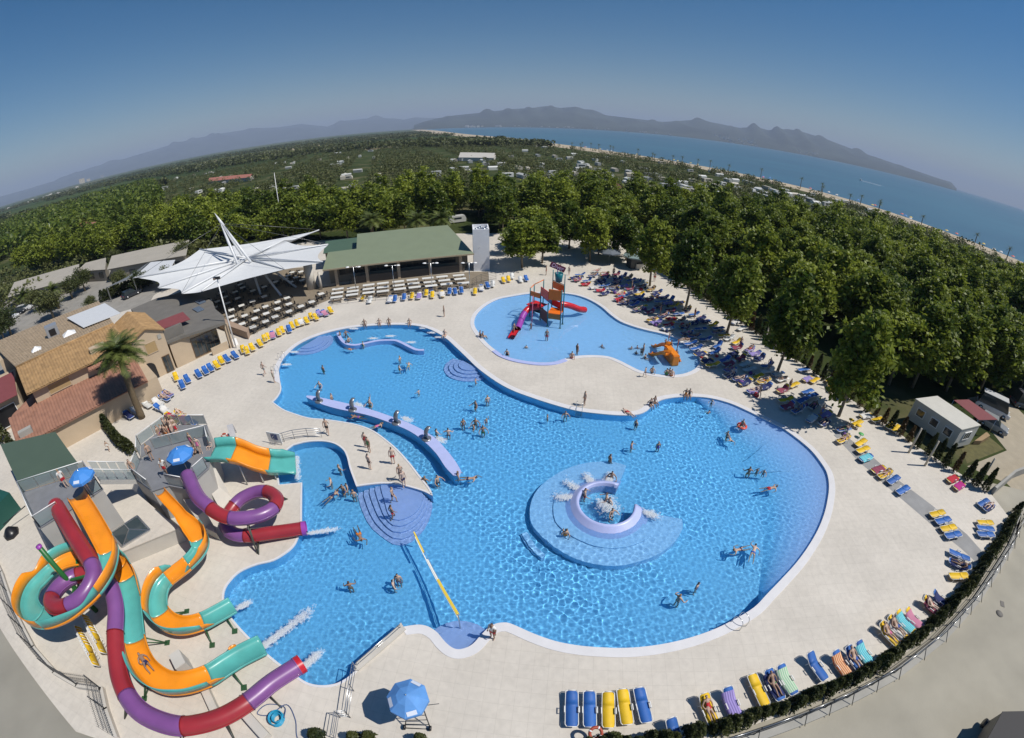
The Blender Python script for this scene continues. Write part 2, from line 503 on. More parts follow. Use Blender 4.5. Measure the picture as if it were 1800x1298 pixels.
M_HILL = mat('mountain_scrub', (0.055, 0.065, 0.055), 0.95, 0.45, 0.0016, spec=0.1, detail=10)
SKY_R = [(728,220),(745,214),(770,208),(800,203),(850,198),(900,192),(935,190),(960,186.5),(985,190),(1010,188),(1040,195),(1065,203),(1100,207),(1150,213),(1165,214.5),(1200,212.5),(1225,210.5),(1260,217),(1300,225),(1330,223.5),(1350,229),(1385,227),(1410,232),(1450,244),(1500,263),(1540,277),(1600,297),(1650,314),(1672,320.5),(1679,329),(1682,332)]
SKY_L = [(-60,362),(0,346),(50,332),(100,317),(140,302),(165,293),(200,285),(240,273),(300,255),(340,244),(400,233),(450,226),(490,224),(530,218),(575,223),(600,213),(640,209),(690,208),(710,210.5),(730,206.5),(760,208),(800,212)]
range_of_hills('mountain_range', SKY_R, 10500, 7000, M_HILL, 3)
range_of_hills('far_mountain_range', SKY_L, 19000, 9000, M_HILL, 5)

# ---- pool basins
M_TILE = mat('pool_tile_blue', (0.21, 0.53, 0.82), 0.35, 0.06, 2.5)
M_LAV = mat('pool_tile_lavender', (0.43, 0.48, 0.76), 0.4, 0.05, 2.0)
M_KID = mat('pool_tile_kids', (0.35, 0.60, 0.86), 0.4, 0.05, 2.0)
M_COPE = mat('white_coping', (0.66, 0.65, 0.66), 0.5, 0.05, 1.2)
DEPTH = -1.22
def basin(name, ring, depth, m_floor, widths, label):
    root = struct(empty(name))
    n = len(ring)
    fl = [(p.x, p.y) for p in ring]
    m = MB(); m.add([(x, y, depth) for x, y in fl], [orient(t, fl) for t in tessellate_polygon([[Vector((x, y, 0)) for x, y in fl]])])
    recv(m.build('pool_floor', m_floor, root))
    m = MB()
    for i in range(n):
        j = (i + 1) % n
        m.quad((ring[i].x, ring[i].y, depth), (ring[j].x, ring[j].y, depth), (ring[j].x, ring[j].y, -0.01), (ring[i].x, ring[i].y, -0.01))
    recv(m.build('pool_wall', m_floor, root))
    inn = offset_ring(ring, -0.03); out = offset_ring(ring, widths)
    m = MB()
    for i in range(n):
        j = (i + 1) % n
        a, b, c, d = inn[i], inn[j], out[j], out[i]
        T = 0.03
        m.quad((a.x, a.y, T), (b.x, b.y, T), (c.x, c.y, T), (d.x, d.y, T))
        m.quad((a.x, a.y, -0.07), (b.x, b.y, -0.07), (b.x, b.y, T), (a.x, a.y, T))
        m.quad((d.x, d.y, T), (c.x, c.y, T), (c.x, c.y, -0.01), (d.x, d.y, -0.01))
    m.build('coping', M_COPE, root)
    return root
wid = [0.55 if t == 'w' else 0.11 for t in MTAG]
for i in range(len(wid)):                      # soften the jumps of width
    pass
main_basin = basin('main_pool_basin', MAIN, DEPTH, M_TILE, wid, '')
kids_basin = basin('kids_pool_basin', KIDS, -0.42, M_KID, 0.5, '')

# beach-like shelf along the east side of the main pool: lavender tile, the bluing of light in deeper water painted into its colour
def depth_tint_tile():
    m = bpy.data.materials.new('pool_tile_depth_tint'); m.use_nodes = True
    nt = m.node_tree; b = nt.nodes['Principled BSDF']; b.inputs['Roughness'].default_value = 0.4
    at = nt.nodes.new('ShaderNodeAttribute'); at.attribute_name = 'depth_tint'
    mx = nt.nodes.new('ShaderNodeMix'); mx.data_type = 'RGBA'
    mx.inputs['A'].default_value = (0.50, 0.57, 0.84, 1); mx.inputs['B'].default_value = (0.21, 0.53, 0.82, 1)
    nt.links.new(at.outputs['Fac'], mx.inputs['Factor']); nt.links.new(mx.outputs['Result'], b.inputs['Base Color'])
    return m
i0 = min(range(len(MAIN)), key=lambda i: (MAIN[i] - G(1225, 697.5)).length)
i1 = min(range(len(MAIN)), key=lambda i: (MAIN[i] - G(1340, 1055)).length)
seg = MAIN[i0:i1 + 1]
inw = offset_ring(MAIN, -1.0)[i0:i1 + 1]
m = MB(); m.sm = True
rowsN = 11; vs = []; tints = []
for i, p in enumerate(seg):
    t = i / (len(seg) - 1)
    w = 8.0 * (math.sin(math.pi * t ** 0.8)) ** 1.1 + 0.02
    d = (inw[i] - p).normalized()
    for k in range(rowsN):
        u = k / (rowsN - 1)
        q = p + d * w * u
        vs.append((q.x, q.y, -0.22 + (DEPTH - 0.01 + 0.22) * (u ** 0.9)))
        tints.append(min(1.0, u * 1.25))
m.add(vs, [(i * rowsN + k, (i + 1) * rowsN + k, (i + 1) * rowsN + k + 1, i * rowsN + k + 1) for i in range(len(seg) - 1) for k in range(rowsN - 1)])
shf = recv(m.build('shallow_shelf', depth_tint_tile(), main_basin))
at_ = shf.data.attributes.new('depth_tint', 'FLOAT', 'POINT'); at_.data.foreach_set('value', tints)

# ---- water: a rippled surface over the whole basin
def ripples(seed, L0, L1, amp, n=64):
    g = np.random.default_rng(seed)
    out = []
    for i in range(n):
        L = g.uniform(L0, L1); a = g.uniform(0, 2 * math.pi)
        out.append((2 * math.pi / L * math.cos(a), 2 * math.pi / L * math.sin(a), g.uniform(0, 6.28), amp * L ** 1.35))
    return out

def water_mesh(name, ring, z, step, waves, mt, calm=None):
    xs = [p.x for p in ring]; ys = [p.y for p in ring]
    X = np.arange(min(xs) - step, max(xs) + 2 * step, step); Y = np.arange(min(ys) - step, max(ys) + 2 * step, step)
    xx, yy = np.meshgrid(X, Y)
    zz = np.zeros_like(xx)
    for kx, ky, p, a in waves: zz += a * np.sin(kx * xx + ky * yy + p)
    if calm is not None: zz *= calm(xx, yy)
    ins = inside([(p.x, p.y) for p in ring], xx, yy)
    big = ins.copy()
    for dy in (-1, 0, 1):
        for dx in (-1, 0, 1):
            big |= np.roll(np.roll(ins, dy, 0), dx, 1)
    idx = np.arange(xx.size).reshape(xx.shape)
    ok = big[:-1, :-1] & big[:-1, 1:] & big[1:, 1:] & big[1:, :-1]
    F = np.stack([idx[:-1, :-1][ok], idx[:-1, 1:][ok], idx[1:, 1:][ok], idx[1:, :-1][ok]], -1)
    used = np.unique(F); remap = -np.ones(xx.size, int); remap[used] = np.arange(len(used))
    V = np.stack([xx, yy, zz + z], -1).reshape(-1, 3)[used]; F = remap[F]
    me = bpy.data.meshes.new(name)
    nF = len(F)
    me.vertices.add(len(V)); me.vertices.foreach_set('co', V.astype(np.float32).ravel())
    me.loops.add(nF * 4); me.loops.foreach_set('vertex_index', F.astype(np.int32).ravel())
    me.polygons.add(nF); me.polygons.foreach_set('loop_start', np.arange(0, nF * 4, 4, dtype=np.int32))
    me.polygons.foreach_set('use_smooth', np.ones(nF, bool))
    me.update(calc_edges=True)
    o = mesh_obj(name, me, mt)
    o.cycles.is_caustics_caster = True
    return struct(o)

def water_material(name, col):
    m = bpy.data.materials.new(name); m.use_nodes = True
    nt = m.node_tree; nt.nodes.clear()
    o = nt.nodes.new('ShaderNodeOutputMaterial'); g = nt.nodes.new('ShaderNodeBsdfGlass')
    g.inputs['IOR'].default_value = 1.33; g.inputs['Roughness'].default_value = 0.0; g.inputs['Color'].default_value = (*col, 1)
    nt.links.new(g.outputs[0], o.inputs[0])
    return m
def calm_main(x, y):
    c = np.full_like(x, 1.0)
    for (px, py), r, k in (((600,640),14,0.55),((650,690),9,0.3),((1095,850),4.5,0.8),((560,830),5,0.55),((500,1120),6,0.6),((690,950),6,0.3)):
        p = G(px, py)
        c *= 1 - k * np.exp(-((x - p.x) ** 2 + (y - p.y) ** 2) / r ** 2)
    c *= 0.66 + 0.28 * np.sin(x * 0.31 + 1.0 + 0.6 * np.sin(y * 0.23)) * np.cos(y * 0.37 + 0.5 * np.sin(x * 0.19)) + 0.12 * np.sin(x * 0.9 + y * 0.7)
    p = G(1066, 900); c *= 1 + 1.5 * np.exp(-((x - p.x) ** 2 + (y - p.y) ** 2) / 5.5 ** 2)
    return c
WZ = -0.1
water_mesh('pool_water', MAIN, WZ, 0.05, ripples(1, 0.17, 0.66, 0.0031), water_material('pool_water', (0.83, 0.965, 1.0)), calm_main)
water_mesh('kids_pool_water', KIDS, WZ, 0.14, ripples(2, 0.4, 1.2, 0.0014, 40), water_material('shallow_water', (0.93, 0.98, 1.0)))

# ================================================================== THINGS IN THE POOLS
def zz(ox, oy, s=3.993):
    return lambda x, y: (ox + x / s, oy + y / s)
zA = zz(450, 450); zB = zz(450, 720); zC = zz(900, 720); zK = zz(900, 450)

# ---- curved pier with swan-neck water cannons
UP = [(539,696),(550,696.7),(580,703),(612.8,710.5),(650,720),(688,733),(725.5,747.5),(760.5,767.6),(783,790),(800.6,812.7),(810,829)]
LO = [(539,698),(562.7,709),(590,717.5),(622,724),(652,731),(690.4,744.5),(720.5,757.6),(745.5,775),(768,797.6),(783,820),(797,835)]
ZP = 0.2
up = spline([G(x, y, ZP) for x, y in UP], 3); lo = spline([G(x, y, ZP) for x, y in LO], 3)
pier = empty('pool_pier', up[0], label='curved lavender pier with four water cannons in the main pool', cat='pier')
def local(o, pts): return [Vector(p) - o.location for p in pts]
tip = [(up[-1] + lo[-1]) / 2 + (up[-1] - up[-2]).normalized() * 0.35]
ring = local(pier, up + tip + lo[::-1])
recv(MB().prism(ring, DEPTH + 0.02 - ZP, -0.06).build('pier_wall', M_TILE, pier))
cap = offset_ring(ring, 0.04)
recv(MB().prism(cap, -0.058, 0.0).build('pier_top', M_LAV, pier))
M_GREYST = mat('weathered_steel', (0.26, 0.27, 0.29), 0.35, 0.1, 4, metal=0.6)
for (x, y) in ((561,706),(620,721),(697,744),(750,772)):
    p = G(x, y, ZP) - pier.location
    i = min(range(len(up)), key=lambda k: (up[k] - pier.location - p).length)
    t = (up[min(i + 1, len(up) - 1)] - up[i - 1]).normalized()
    nrm = Vector((-t.y, t.x, 0))
    if nrm.y < 0: nrm = -nrm
    # broad sheet that rises and bends over towards the open water
    prof = [(a_ * 0.85, z_ * 0.82) for a_, z_ in ((0, 0), (-0.08, 0.45), (-0.05, 0.9), (0.1, 1.2), (0.38, 1.36), (0.62, 1.3))]
    m = MB(); m.sm = True
    vs = []
    for k, (a, z) in enumerate(prof):
        w = 0.27 - 0.025 * k
        for sx in (-1, 1):
            for th in (0.0, 0.09):
                vs.append(p + t * sx * w + nrm * (a + (th if k < 4 else th * 0.3)) + Vector((0, 0, z - (th * 0.6 if k >= 3 else 0))))
    fs = []
    for k in range(len(prof) - 1):
        a = k * 4; b = a + 4
        fs += [(a, a + 2, b + 2, b), (a + 1, b + 1, b + 3, a + 3), (a, b, b + 1, a + 1), (a + 2, a + 3, b + 3, b + 2)]
    fs.append((len(prof) * 4 - 4, len(prof) * 4 - 2, len(prof) * 4 - 1, len(prof) * 4 - 3))
    m.add(vs, fs)
    c = m.build('water_cannon', M_GREYST, pier)
    MB().lathe([(0.42, 0), (0.42, 0.06), (0.3, 0.1), (0.0, 0.1)], p, 14).build('base_plate', M_GREYST, c)

# ---- low curved bench wall in the upper bay
BW = [(594,585),(597,592),(603,600),(611,605),(623,606.5),(637,604.5),(650,601.5),(663,599),(678,598),(695,598.5),(705,602),(714,606.5),(725,612),(733,615),(745,615.5)]
bw_c = spline([G(x, y, -0.06) for x, y in BW], 4)
m = MB(); a, b = [], []
for i, p in enumerate(bw_c):
    t = (bw_c[min(i + 1, len(bw_c) - 1)] - bw_c[max(i - 1, 0)]).normalized(); n = Vector((-t.y, t.x, 0)) * 0.2
    a.append(p + n); b.append(p - n)
bench = MB().prism(a + b[::-1], DEPTH + 0.015, -0.05).build('bench_wall', M_LAV, label='wavy lavender bench wall just under the water of the upper bay', cat='wall')
recv(bench)

# ---- round spiral island with a whirlpool
M_PLATF = mat('pool_tile_pale', (0.40, 0.60, 0.85), 0.4, 0.05, 2.0)
isl = empty('whirlpool_island', G(1066, 884, 0), label='round lavender whirlpool island with a gap and a shallow platform around it', cat='pool island')
L0 = isl.location
PLAT = [(800,405),(720,380),(640,375),(540,382),(450,402),(370,432),(300,470),(230,520),(180,570),(140,640),(125,710),(128,780),(155,840),(200,890),(260,945),(330,995),(410,1040),(500,1075),(620,1100),(700,1106),(780,1102),(900,1072),(980,1045),(1050,1010),(1120,955),(1165,900),(1195,840),(1190,780),(1000,700),(880,668)]
rc = G(*zC(665, 655), 0.2)
r0 = (G(*zC(470, 655), 0.2) - rc).length
e1 = G(*zC(738, 532), 0.2) - rc; e2 = G(*zC(882, 668), 0.2) - rc
a1 = math.atan2(e1.y, e1.x); a2 = math.atan2(e2.y, e2.x)          # gap between a2 (east) and a1 (north-east)
if a2 > a1: a2 -= 2 * math.pi
span = 2 * math.pi - (a1 - a2)
angs = [a1 + span * k / 40 for k in range(41)]
plat = [G(*zC(x, y), -0.5) - L0 for x, y in PLAT]
inner = [Vector((rc.x + (r0 + 0.1) * math.cos(t), rc.y + (r0 + 0.1) * math.sin(t), 0)) - L0 for t in reversed(angs)]
plat = spline(plat[:-2], 2)
recv(MB().prism(plat + inner, DEPTH + 0.02, -0.5).build('platform', M_PLATF, isl))
MID = [(690,470),(600,470),(500,480),(420,510),(350,560),(300,625),(290,700),(305,780),(360,840),(430,890),(520,930),(600,957),(700,968),(800,960),(900,930),(980,880),(1010,830)]
mid = spline([G(*zC(x, y), -0.2) - L0 for x, y in MID], 2)
recv(MB().prism(mid + inner[4:-2], -0.49, -0.36).build('step', M_PLATF, isl))
prof = [(r0, -1.2), (r0, 0.2), (r0 + 0.05, 0.24), (r0 + 0.17, 0.24), (r0 + 0.25, 0.18), (r0 + 0.6, -0.1), (r0 + 1.15, -0.5)]
m = MB(); vs = []; n = len(prof)
for t in angs:
    for r_, z in prof: vs.append((rc.x + r_ * math.cos(t) - L0.x, rc.y + r_ * math.sin(t) - L0.y, z))
fs = [(i * n + k, (i + 1) * n + k, (i + 1) * n + k + 1, i * n + k + 1) for i in range(40) for k in range(n - 1)]
fs += [tuple(range(n)), tuple(range(40 * n + n - 1, 40 * n - 1, -1))]
m.sm = True; m.add(vs, fs)
recv(m.build('ring_wall', M_LAV, isl))
for k, dd in ((0, 0.75), (1, 1.35)):
    arc = [(75 + 20 * k, 870 - 22 * k), (110 + 18 * k, 935 - 25 * k), (155 + 18 * k, 990 - 25 * k), (210 + 20 * k, 1040 - 28 * k)]
    c = spline([G(*zC(x + 12 - 30 * k, y + 5 + 20 * k), -0.75) - L0 for x, y in arc], 4)
    m = MB(); aa, bb = [], []
    for i, p in enumerate(c):
        t = (c[min(i + 1, len(c) - 1)] - c[max(i - 1, 0)]).normalized(); nn = Vector((-t.y, t.x, 0)) * 0.2
        aa.append(p + nn); bb.append(p - nn)
    recv(MB().prism(aa + bb[::-1], DEPTH + 0.02, -0.8 - 0.15 * k).build('step', M_PLATF, isl))

# ---- underwater steps
def fan_steps(name, centre, nrm, radii, zs, label, squash=1.0):
    o = empty(name, (centre.x, centre.y, 0), label=label, cat='steps')
    b0 = math.atan2(nrm.y, nrm.x)
    for r_, z in zip(radii, zs):
        pts = [Vector((r_ * math.cos(b0 + math.pi * (k / 18 - 0.5)), r_ * math.sin(b0 + math.pi * (k / 18 - 0.5)), 0)) for k in range(19)]
        recv(MB().prism(pts, DEPTH + 0.01 + 0.004 * len(o.children), z).build('step', M_LAV, o))
    return o
c = G(826, 638); fan_steps('round_pool_steps', c, G(790, 655) - c, (2.9, 2.35, 1.8, 1.25), (-1.05, -0.8, -0.55, -0.32), 'round underwater steps by the white coping below the kids pool')
c = G(545, 598); fan_steps('corner_pool_steps', c, G(600, 612) - c, (3.0, 2.4, 1.8), (-1.0, -0.7, -0.42), 'underwater corner steps beside the bench wall of the upper bay')
c = G(806, 1143); fan_steps('nook_pool_steps', c, G(806, 1090) - c, (2.1, 1.6), (-0.55, -0.3), 'lavender step in the rounded nook below the volleyball net')
# peninsula stair: a platform with terraced rings
st = empty('peninsula_steps', G(690, 870), label='terraced lavender steps at the tip of the paved peninsula', cat='steps')
core = [(880,528),(1000,530),(1100,556),(1170,590),(1165,660),(1120,730),(1040,775),(975,780),(930,740),(905,650)]
outer = [(715,548),(880,520),(1100,552),(1225,600),(1225,700),(1170,820),(1060,915),(960,920),(870,860),(800,800),(740,690)]
for k in range(5):
    t = k / 4
    pts = []
    n_ = 26
    def at_ring(px, u):
        w = spline([G(*zB(x, y), -0.3) for x, y in px], 3, True)
        ln = [0]
        for i in range(len(w)): ln.append(ln[-1] + (w[(i + 1) % len(w)] - w[i]).length)
        s = u * ln[-1]
        for i in range(len(w)):
            if ln[i + 1] >= s: return w[i].lerp(w[(i + 1) % len(w)], (s - ln[i]) / max(1e-6, ln[i + 1] - ln[i]))
        return w[0]
    for q in range(n_):
        pts.append(at_ring(outer, q / n_).lerp(at_ring(core, q / n_), t) - st.location)
    recv(MB().prism(pts, DEPTH + 0.01 + 0.003 * k, (-1.1, -0.88, -0.66, -0.45, -0.26)[k]).build('step', M_LAV, st))

# ---- kids pool: low lavender seat wall
SW = [(868,616),(880,624.5),(900,632),(925,637),(950,639.5),(975,638),(995,632)]
c = spline([G(x, y, 0.1) for x, y in SW], 4); a, b = [], []
for i, p in enumerate(c):
    t = (c[min(i + 1, len(c) - 1)] - c[max(i - 1, 0)]).normalized(); n = Vector((-t.y, t.x, 0)) * 0.28
    a.append(p + n); b.append(p - n)
recv(MB().prism(a + b[::-1], -0.4, 0.09).build('seat_wall', M_LAV, bevel=0.03, label='rounded lavender seat wall along the kids pool edge', cat='wall'))

# ---- foam where jets and slides stir the water
M_FOAM = mat('water_foam', (0.82, 0.86, 0.9), 0.6)
M_FOAM.node_tree.nodes['Principled BSDF'].inputs['Alpha'].default_value = 0.2
def foam(px0, px1, w0, w1, n, label, z=WZ, seed=0):
    g = random.Random(seed * 13 + int(px0[0] * 7 + px0[1]))
    a = G(*px0, z); b = G(*px1, z); d = b - a; t = d.normalized() if d.length > 0 else Vector((1, 0, 0)); nn = Vector((-t.y, t.x, 0))
    m = MB(); m.sm = True
    for i in range(n * 5):
        u = g.random() ** 1.2
        w = w0 + (w1 - w0) * u
        p = a + d * u + nn * g.gauss(0, w * 0.4) + t * g.gauss(0, 0.2)
        r_ = g.uniform(0.03, 0.10) * (1.2 - 0.3 * u)
        k = 6
        vs = [(p.x, p.y, z + r_ * 0.35 + g.uniform(0, 0.03))]
        for rr, h in ((0.65, 0.32), (1.0, -0.05)):
            for q in range(k):
                an = 2 * math.pi * q / k + g.uniform(-0.2, 0.2)
                vs.append((p.x + math.cos(an) * r_ * rr, p.y + math.sin(an) * r_ * rr, z + r_ * h))
        fs = [(0, 1 + q, 1 + (q + 1) % k) for q in range(k)] + [(1 + q, 1 + k + q, 1 + k + (q + 1) % k, 1 + (q + 1) % k) for q in range(k)]
        m.add(vs, fs)
    return m.build('water_foam', M_FOAM, kind='stuff', label=label, cat='foam')
foam((458,1140),(548,1072), 0.25, 0.45, 260, 'long streak of white foam below the teal open slide mouth')
foam((534,1172),(561,1148), 0.2, 0.35, 120, 'white foam below the red mouth of the purple tube slide')
foam((546,937),(590,930), 0.18, 0.28, 100, 'white foam below the purple mouth of the short tube slide')
foam((421,1068),(436,1060), 0.2, 0.3, 70, 'small white foam below the narrow teal slide mouth')
foam((520,805),(523,842), 0.35, 0.35, 130, 'white foam along the lip of the wide three-lane slide')
for k, (p, q) in enumerate((((1018,862),(996,846)), ((1040,848),(1030,834)), ((1070,844),(1074,833)), ((1004,874),(978,874)), ((1135,900),(1156,908)))):
    foam(p, q, 0.4, 0.5, 80, 'white foam blown out by a jet round the whirlpool island', seed=k).__setitem__('group', 'jet foam round the whirlpool island')
foam((1062,878),(1078,902), 0.9, 1.1, 150, 'white swirling foam inside the whirlpool island')
for k, p in enumerate(((630,712),(715,737),(774,773))):
    foam((p[0] - 4, p[1] - 2), (p[0] + 6, p[1] + 3), 0.35, 0.4, 80, 'white foam where a pier cannon jet meets the water', seed=k).__setitem__('group', 'foam below the pier cannons')
for k, p in enumerate(((517,619),(503,641),(622,578),(656,595),(686,591),(722,602),(745,577),(760,585),(772,593))):
    foam((p[0] - 4, p[1]), (p[0] + 5, p[1]), 0.25, 0.3, 60, 'white foam of a wall jet in the upper bay', seed=k).__setitem__('group', 'wall jet foam in the upper bay')

# ---- floating volleyball net across the pool
net = empty('pool_net', G(806, 1080, 0), label='yellow and white pool volleyball net strung on ropes over the water', cat='net')
NL = net.location
post_b = G(806, 1120, -0.3); post_t = G(805, 1080, 1.45)
far_t = G(727, 934, 0.95); far_b = G(729, 940, -0.4)
M_NETY = mat('net_yellow', (0.75, 0.55, 0.06), 0.6); M_NETW = mat('net_white', (0.75, 0.75, 0.7), 0.6); M_ROPE = mat('net_rope', (0.25, 0.3, 0.4), 0.7)
pb = Vector((post_t.x, post_t.y, -0.5))
recv(MB().tube([pb - NL, post_t - NL], 0.035, 8).build('post', M_STEEL, net))
recv(MB().tube([Vector((far_t.x, far_t.y, -0.5)) - NL, far_t - NL], 0.035, 8).build('post', M_STEEL, net))
def band(t0, t1, dz, mm, name, wdt=0.09):
    a = post_t.lerp(far_t, t0); b = post_t.lerp(far_t, t1)
    sag = lambda t: -0.35 * math.sin(math.pi * t)
    m = MB(); k = 6; vs = []
    for i in range(k + 1):
        t = t0 + (t1 - t0) * i / k; p = post_t.lerp(far_t, t) + Vector((0, 0, sag(t) + dz)) - NL
        d = (far_t - post_t).normalized(); s = Vector((-d.y, d.x, 0)) * wdt / 2
        vs += [p + s + Vector((0, 0, 0.02)), p - s, p - s - Vector((0, 0, 0.1)), p + s - Vector((0, 0, 0.08))]
    fs = [(i * 4 + q, i * 4 + (q + 1) % 4, i * 4 + 4 + (q + 1) % 4, i * 4 + 4 + q) for i in range(k) for q in range(4)]
    m.add(vs, fs)
    return m.build(name, mm, net)
band(0.0, 0.42, 0, M_NETY, 'net_band', 0.16); band(0.42, 0.66, 0, M_NETW, 'net_band'); band(0.75, 0.99, 0, M_NETY, 'net_band'); band(0.0, 0.99, -0.5, M_NETW, 'lower_band', 0.06)
MB().tube([post_t.lerp(far_t, k / 8) + Vector((0.1, 0, -0.3 * math.sin(math.pi * k / 8) - 0.2)) - NL for k in range(9)], 0.015, 5).build('rope', M_ROPE, net)

# ---- pool ladders
def ladder(px, inward_px, label):
    p = G(*px); q = G(*inward_px); d = (q - p); d.z = 0; d.normalize(); s = Vector((-d.y, d.x, 0))
    o = empty('pool_ladder', p, label=label, cat='pool ladder')
    for sg in (-1, 1):
        pts = [s * sg * 0.28 + d * a + Vector((0, 0, z)) for a, z in ((-0.55, 0.0), (-0.55, 0.55), (-0.4, 0.82), (-0.1, 0.88), (0.12, 0.7), (0.16, 0.2), (0.16, -0.9))]
        MB().tube(spline(pts, 3), 0.022, 7).build('handrail', M_STEEL, o)
    for z in (-0.25, -0.55, -0.85):
        MB().box(d * 0.16 + Vector((0, 0, z)), (0.09, 0.56, 0.03), math.atan2(d.y, d.x)).build('rung', M_STEEL, o)
    return o
ladder((1295,1093),(1275,1070),'steel pool ladder on the wide white coping near the south hedge')
ladder((497,632),(540,650),'steel pool ladder at the west edge of the upper bay, nearer the bench wall')
ladder((486,655),(530,662),'steel pool ladder at the west edge of the upper bay, nearer the pier')
ladder((1018,722),(1016,735),'steel pool ladder on the coping of the paved tongue between the pools')

# ---- kids play tower
play = empty('play_tower', G(952, 575, -0.4), label='orange and red water play tower with tipping bucket and curved tube slides', cat='play tower')
PL = play.location
M_ORG = mat('orange_panel', (0.80, 0.17, 0.012), 0.4, 0.05, 3); M_RED = mat('red_panel', (0.62, 0.02, 0.02), 0.35, 0.05, 3)
M_TEALP = mat('teal_post', (0.01, 0.16, 0.19), 0.4); M_PURP = mat('purple_plastic', (0.30, 0.06, 0.36), 0.3, 0.05, 3)
M_REDT = mat('red_plastic', (0.52, 0.02, 0.03), 0.28, 0.06, 3); M_TEALB = mat('teal_bucket', (0.01, 0.15, 0.18), 0.35); M_GREENP = mat('green_steel', (0.02, 0.13, 0.03), 0.4)
zP = lambda x, y: (880 + x / 8.11, 450 + y / 8.11)
def pp(x, y, z): return G(*zP(x, y), z) - PL
posts = [pp(845,1050,-0.4), pp(880,990,-0.4), pp(665,1020,-0.4), pp(720,905,-0.4), pp(560,930,-0.4), pp(415,880,-0.4), pp(470,830,-0.4), pp(600,800,-0.4)]
tops = (5.4, 5.7, 3.4, 5.2, 4.2, 4.3, 4.4, 4.8)
for p, h in zip(posts, tops):
    MB().tube([p, p + Vector((0, 0, h))], 0.075, 8).build('post', M_TEALP, play)
    MB().lathe([(0.0, 0.04), (0.16, 0.04), (0.16, 0.0)], p, 10).build('post_foot', mat('lime_foot', (0.5, 0.6, 0.2), 0.6), play)
def span_box(a, b, z0, z1, mm, name, w=0.08):
    c = (a + b) / 2; L = (b - a).xy.length
    return MB().box((c.x, c.y, (z0 + z1) / 2), (L, w, z1 - z0), math.atan2((b - a).y, (b - a).x)).build(name, mm, play, bevel=0.015)
P0, P1, P2, P3, P4, P5, P6, P7 = posts
span_box(P2, P0, 3.9, 5.3, M_ORG, 'roof_panel', 0.1)
cc = (P0 + P1 + P2 + P3) / 4
MB().box((cc.x, cc.y, 2.02), ((P0 - P2).xy.length, (P1 - P0).xy.length + 0.6, 0.1), math.atan2((P0 - P2).y, (P0 - P2).x)).build('platform', M_ORG, play)
cb = (P4 + P5 + P6 + P7) / 4
MB().box((cb.x, cb.y, 1.72), ((P4 - P5).xy.length + 0.4, 1.9, 0.1), math.atan2((P4 - P5).y, (P4 - P5).x)).build('platform', M_RED, play)
span_box(P4, P2, 3.7, 4.9, M_RED, 'roof_panel', 0.1)
span_box(P3, P1, 4.6, 5.5, M_ORG, 'roof_panel', 0.1)
span_box(P5, P4, 3.2, 3.9, M_ORG, 'guard_panel', 0.06)
span_box(P2, P0, 1.3, 2.0, mat('amber_panel', (0.45, 0.16, 0.03), 0.4), 'guard_panel', 0.06)
span_box(P4, P2, 0.5, 2.1, mat('brown_panel', (0.22, 0.06, 0.03), 0.4), 'guard_panel', 0.06)
span_box(P5, P4, 1.1, 2.1, M_DARK, 'guard_panel', 0.06)
span_box(P3, P1, 2.1, 3.0, M_RED, 'guard_panel', 0.06)
span_box(P7, P3, 2.1, 3.0, mat('blue_panel', (0.03, 0.25, 0.55), 0.4), 'guard_panel', 0.06)
MB().tube([P6 + Vector((0, 0, 4.35)), P7 + Vector((0, 0, 4.75))], 0.06, 8).build('beam', M_ORG, play)
MB().tube([P5 + Vector((0, 0, 4.25)), P6 + Vector((0, 0, 4.35))], 0.06, 8).build('beam', M_ORG, play)
bk = (P1 + P3) / 2
m = MB(); m.lathe([(0.0, 5.75), (0.42, 5.75), (0.55, 6.9), (0.5, 6.9), (0.38, 5.85), (0, 5.85)], bk, 16); m.build('tipping_bucket', M_TEALB, play)
MB().tube([P1 + Vector((0, 0, 5.6)), P3 + Vector((0, 0, 5.6))], 0.05, 8).build('bucket_axle', M_DARKMETAL, play)
for p in (P1, P3):
    MB().tube([p + Vector((0, 0, 5.0)), p + Vector((0, 0, 7.0))], 0.06, 8).build('bucket_arm', M_TEALP, play)
# name board over the bucket
brd = MB(); a = bk + Vector((-1.15, 0.1, 8.05)); b = bk + Vector((0.75, 0.1, 7.25))
brd.beam(a, b, 0.08, 0.7); bo = brd.build('name_board', mat('plum_board', (0.16, 0.015, 0.04), 0.4), play, bevel=0.02)
cv = bpy.data.curves.new('name_text', 'FONT'); cv.body = 'Diver'; cv.size = 0.72; cv.extrude = 0.015; cv.align_x = 'CENTER'; cv.align_y = 'CENTER'
tmp = bpy.data.objects.new('name_text', cv); COL.objects.link(tmp)
bpy.context.view_layer.update()
tm = bpy.data.meshes.new_from_object(tmp.evaluated_get(bpy.context.evaluated_depsgraph_get())); bpy.data.objects.remove(tmp)
ang = math.atan2((b - a).z, (b - a).x)
tm.transform(Matrix.Translation((a + b) / 2 + Vector((0, -0.07, 0))) @ Matrix.Rotation(-ang, 4, 'Y') @ Matrix.Rotation(math.pi / 2, 4, 'X'))
mesh_obj('lettering', tm, mat('pale_pink_lettering', (0.7, 0.5, 0.65), 0.5), bo)
MB().beam(bk + Vector((-0.2, 0.1, 5.7)), bk + Vector((-0.2, 0.1, 7.5)), 0.1).build('board_post', M_PURP, play)
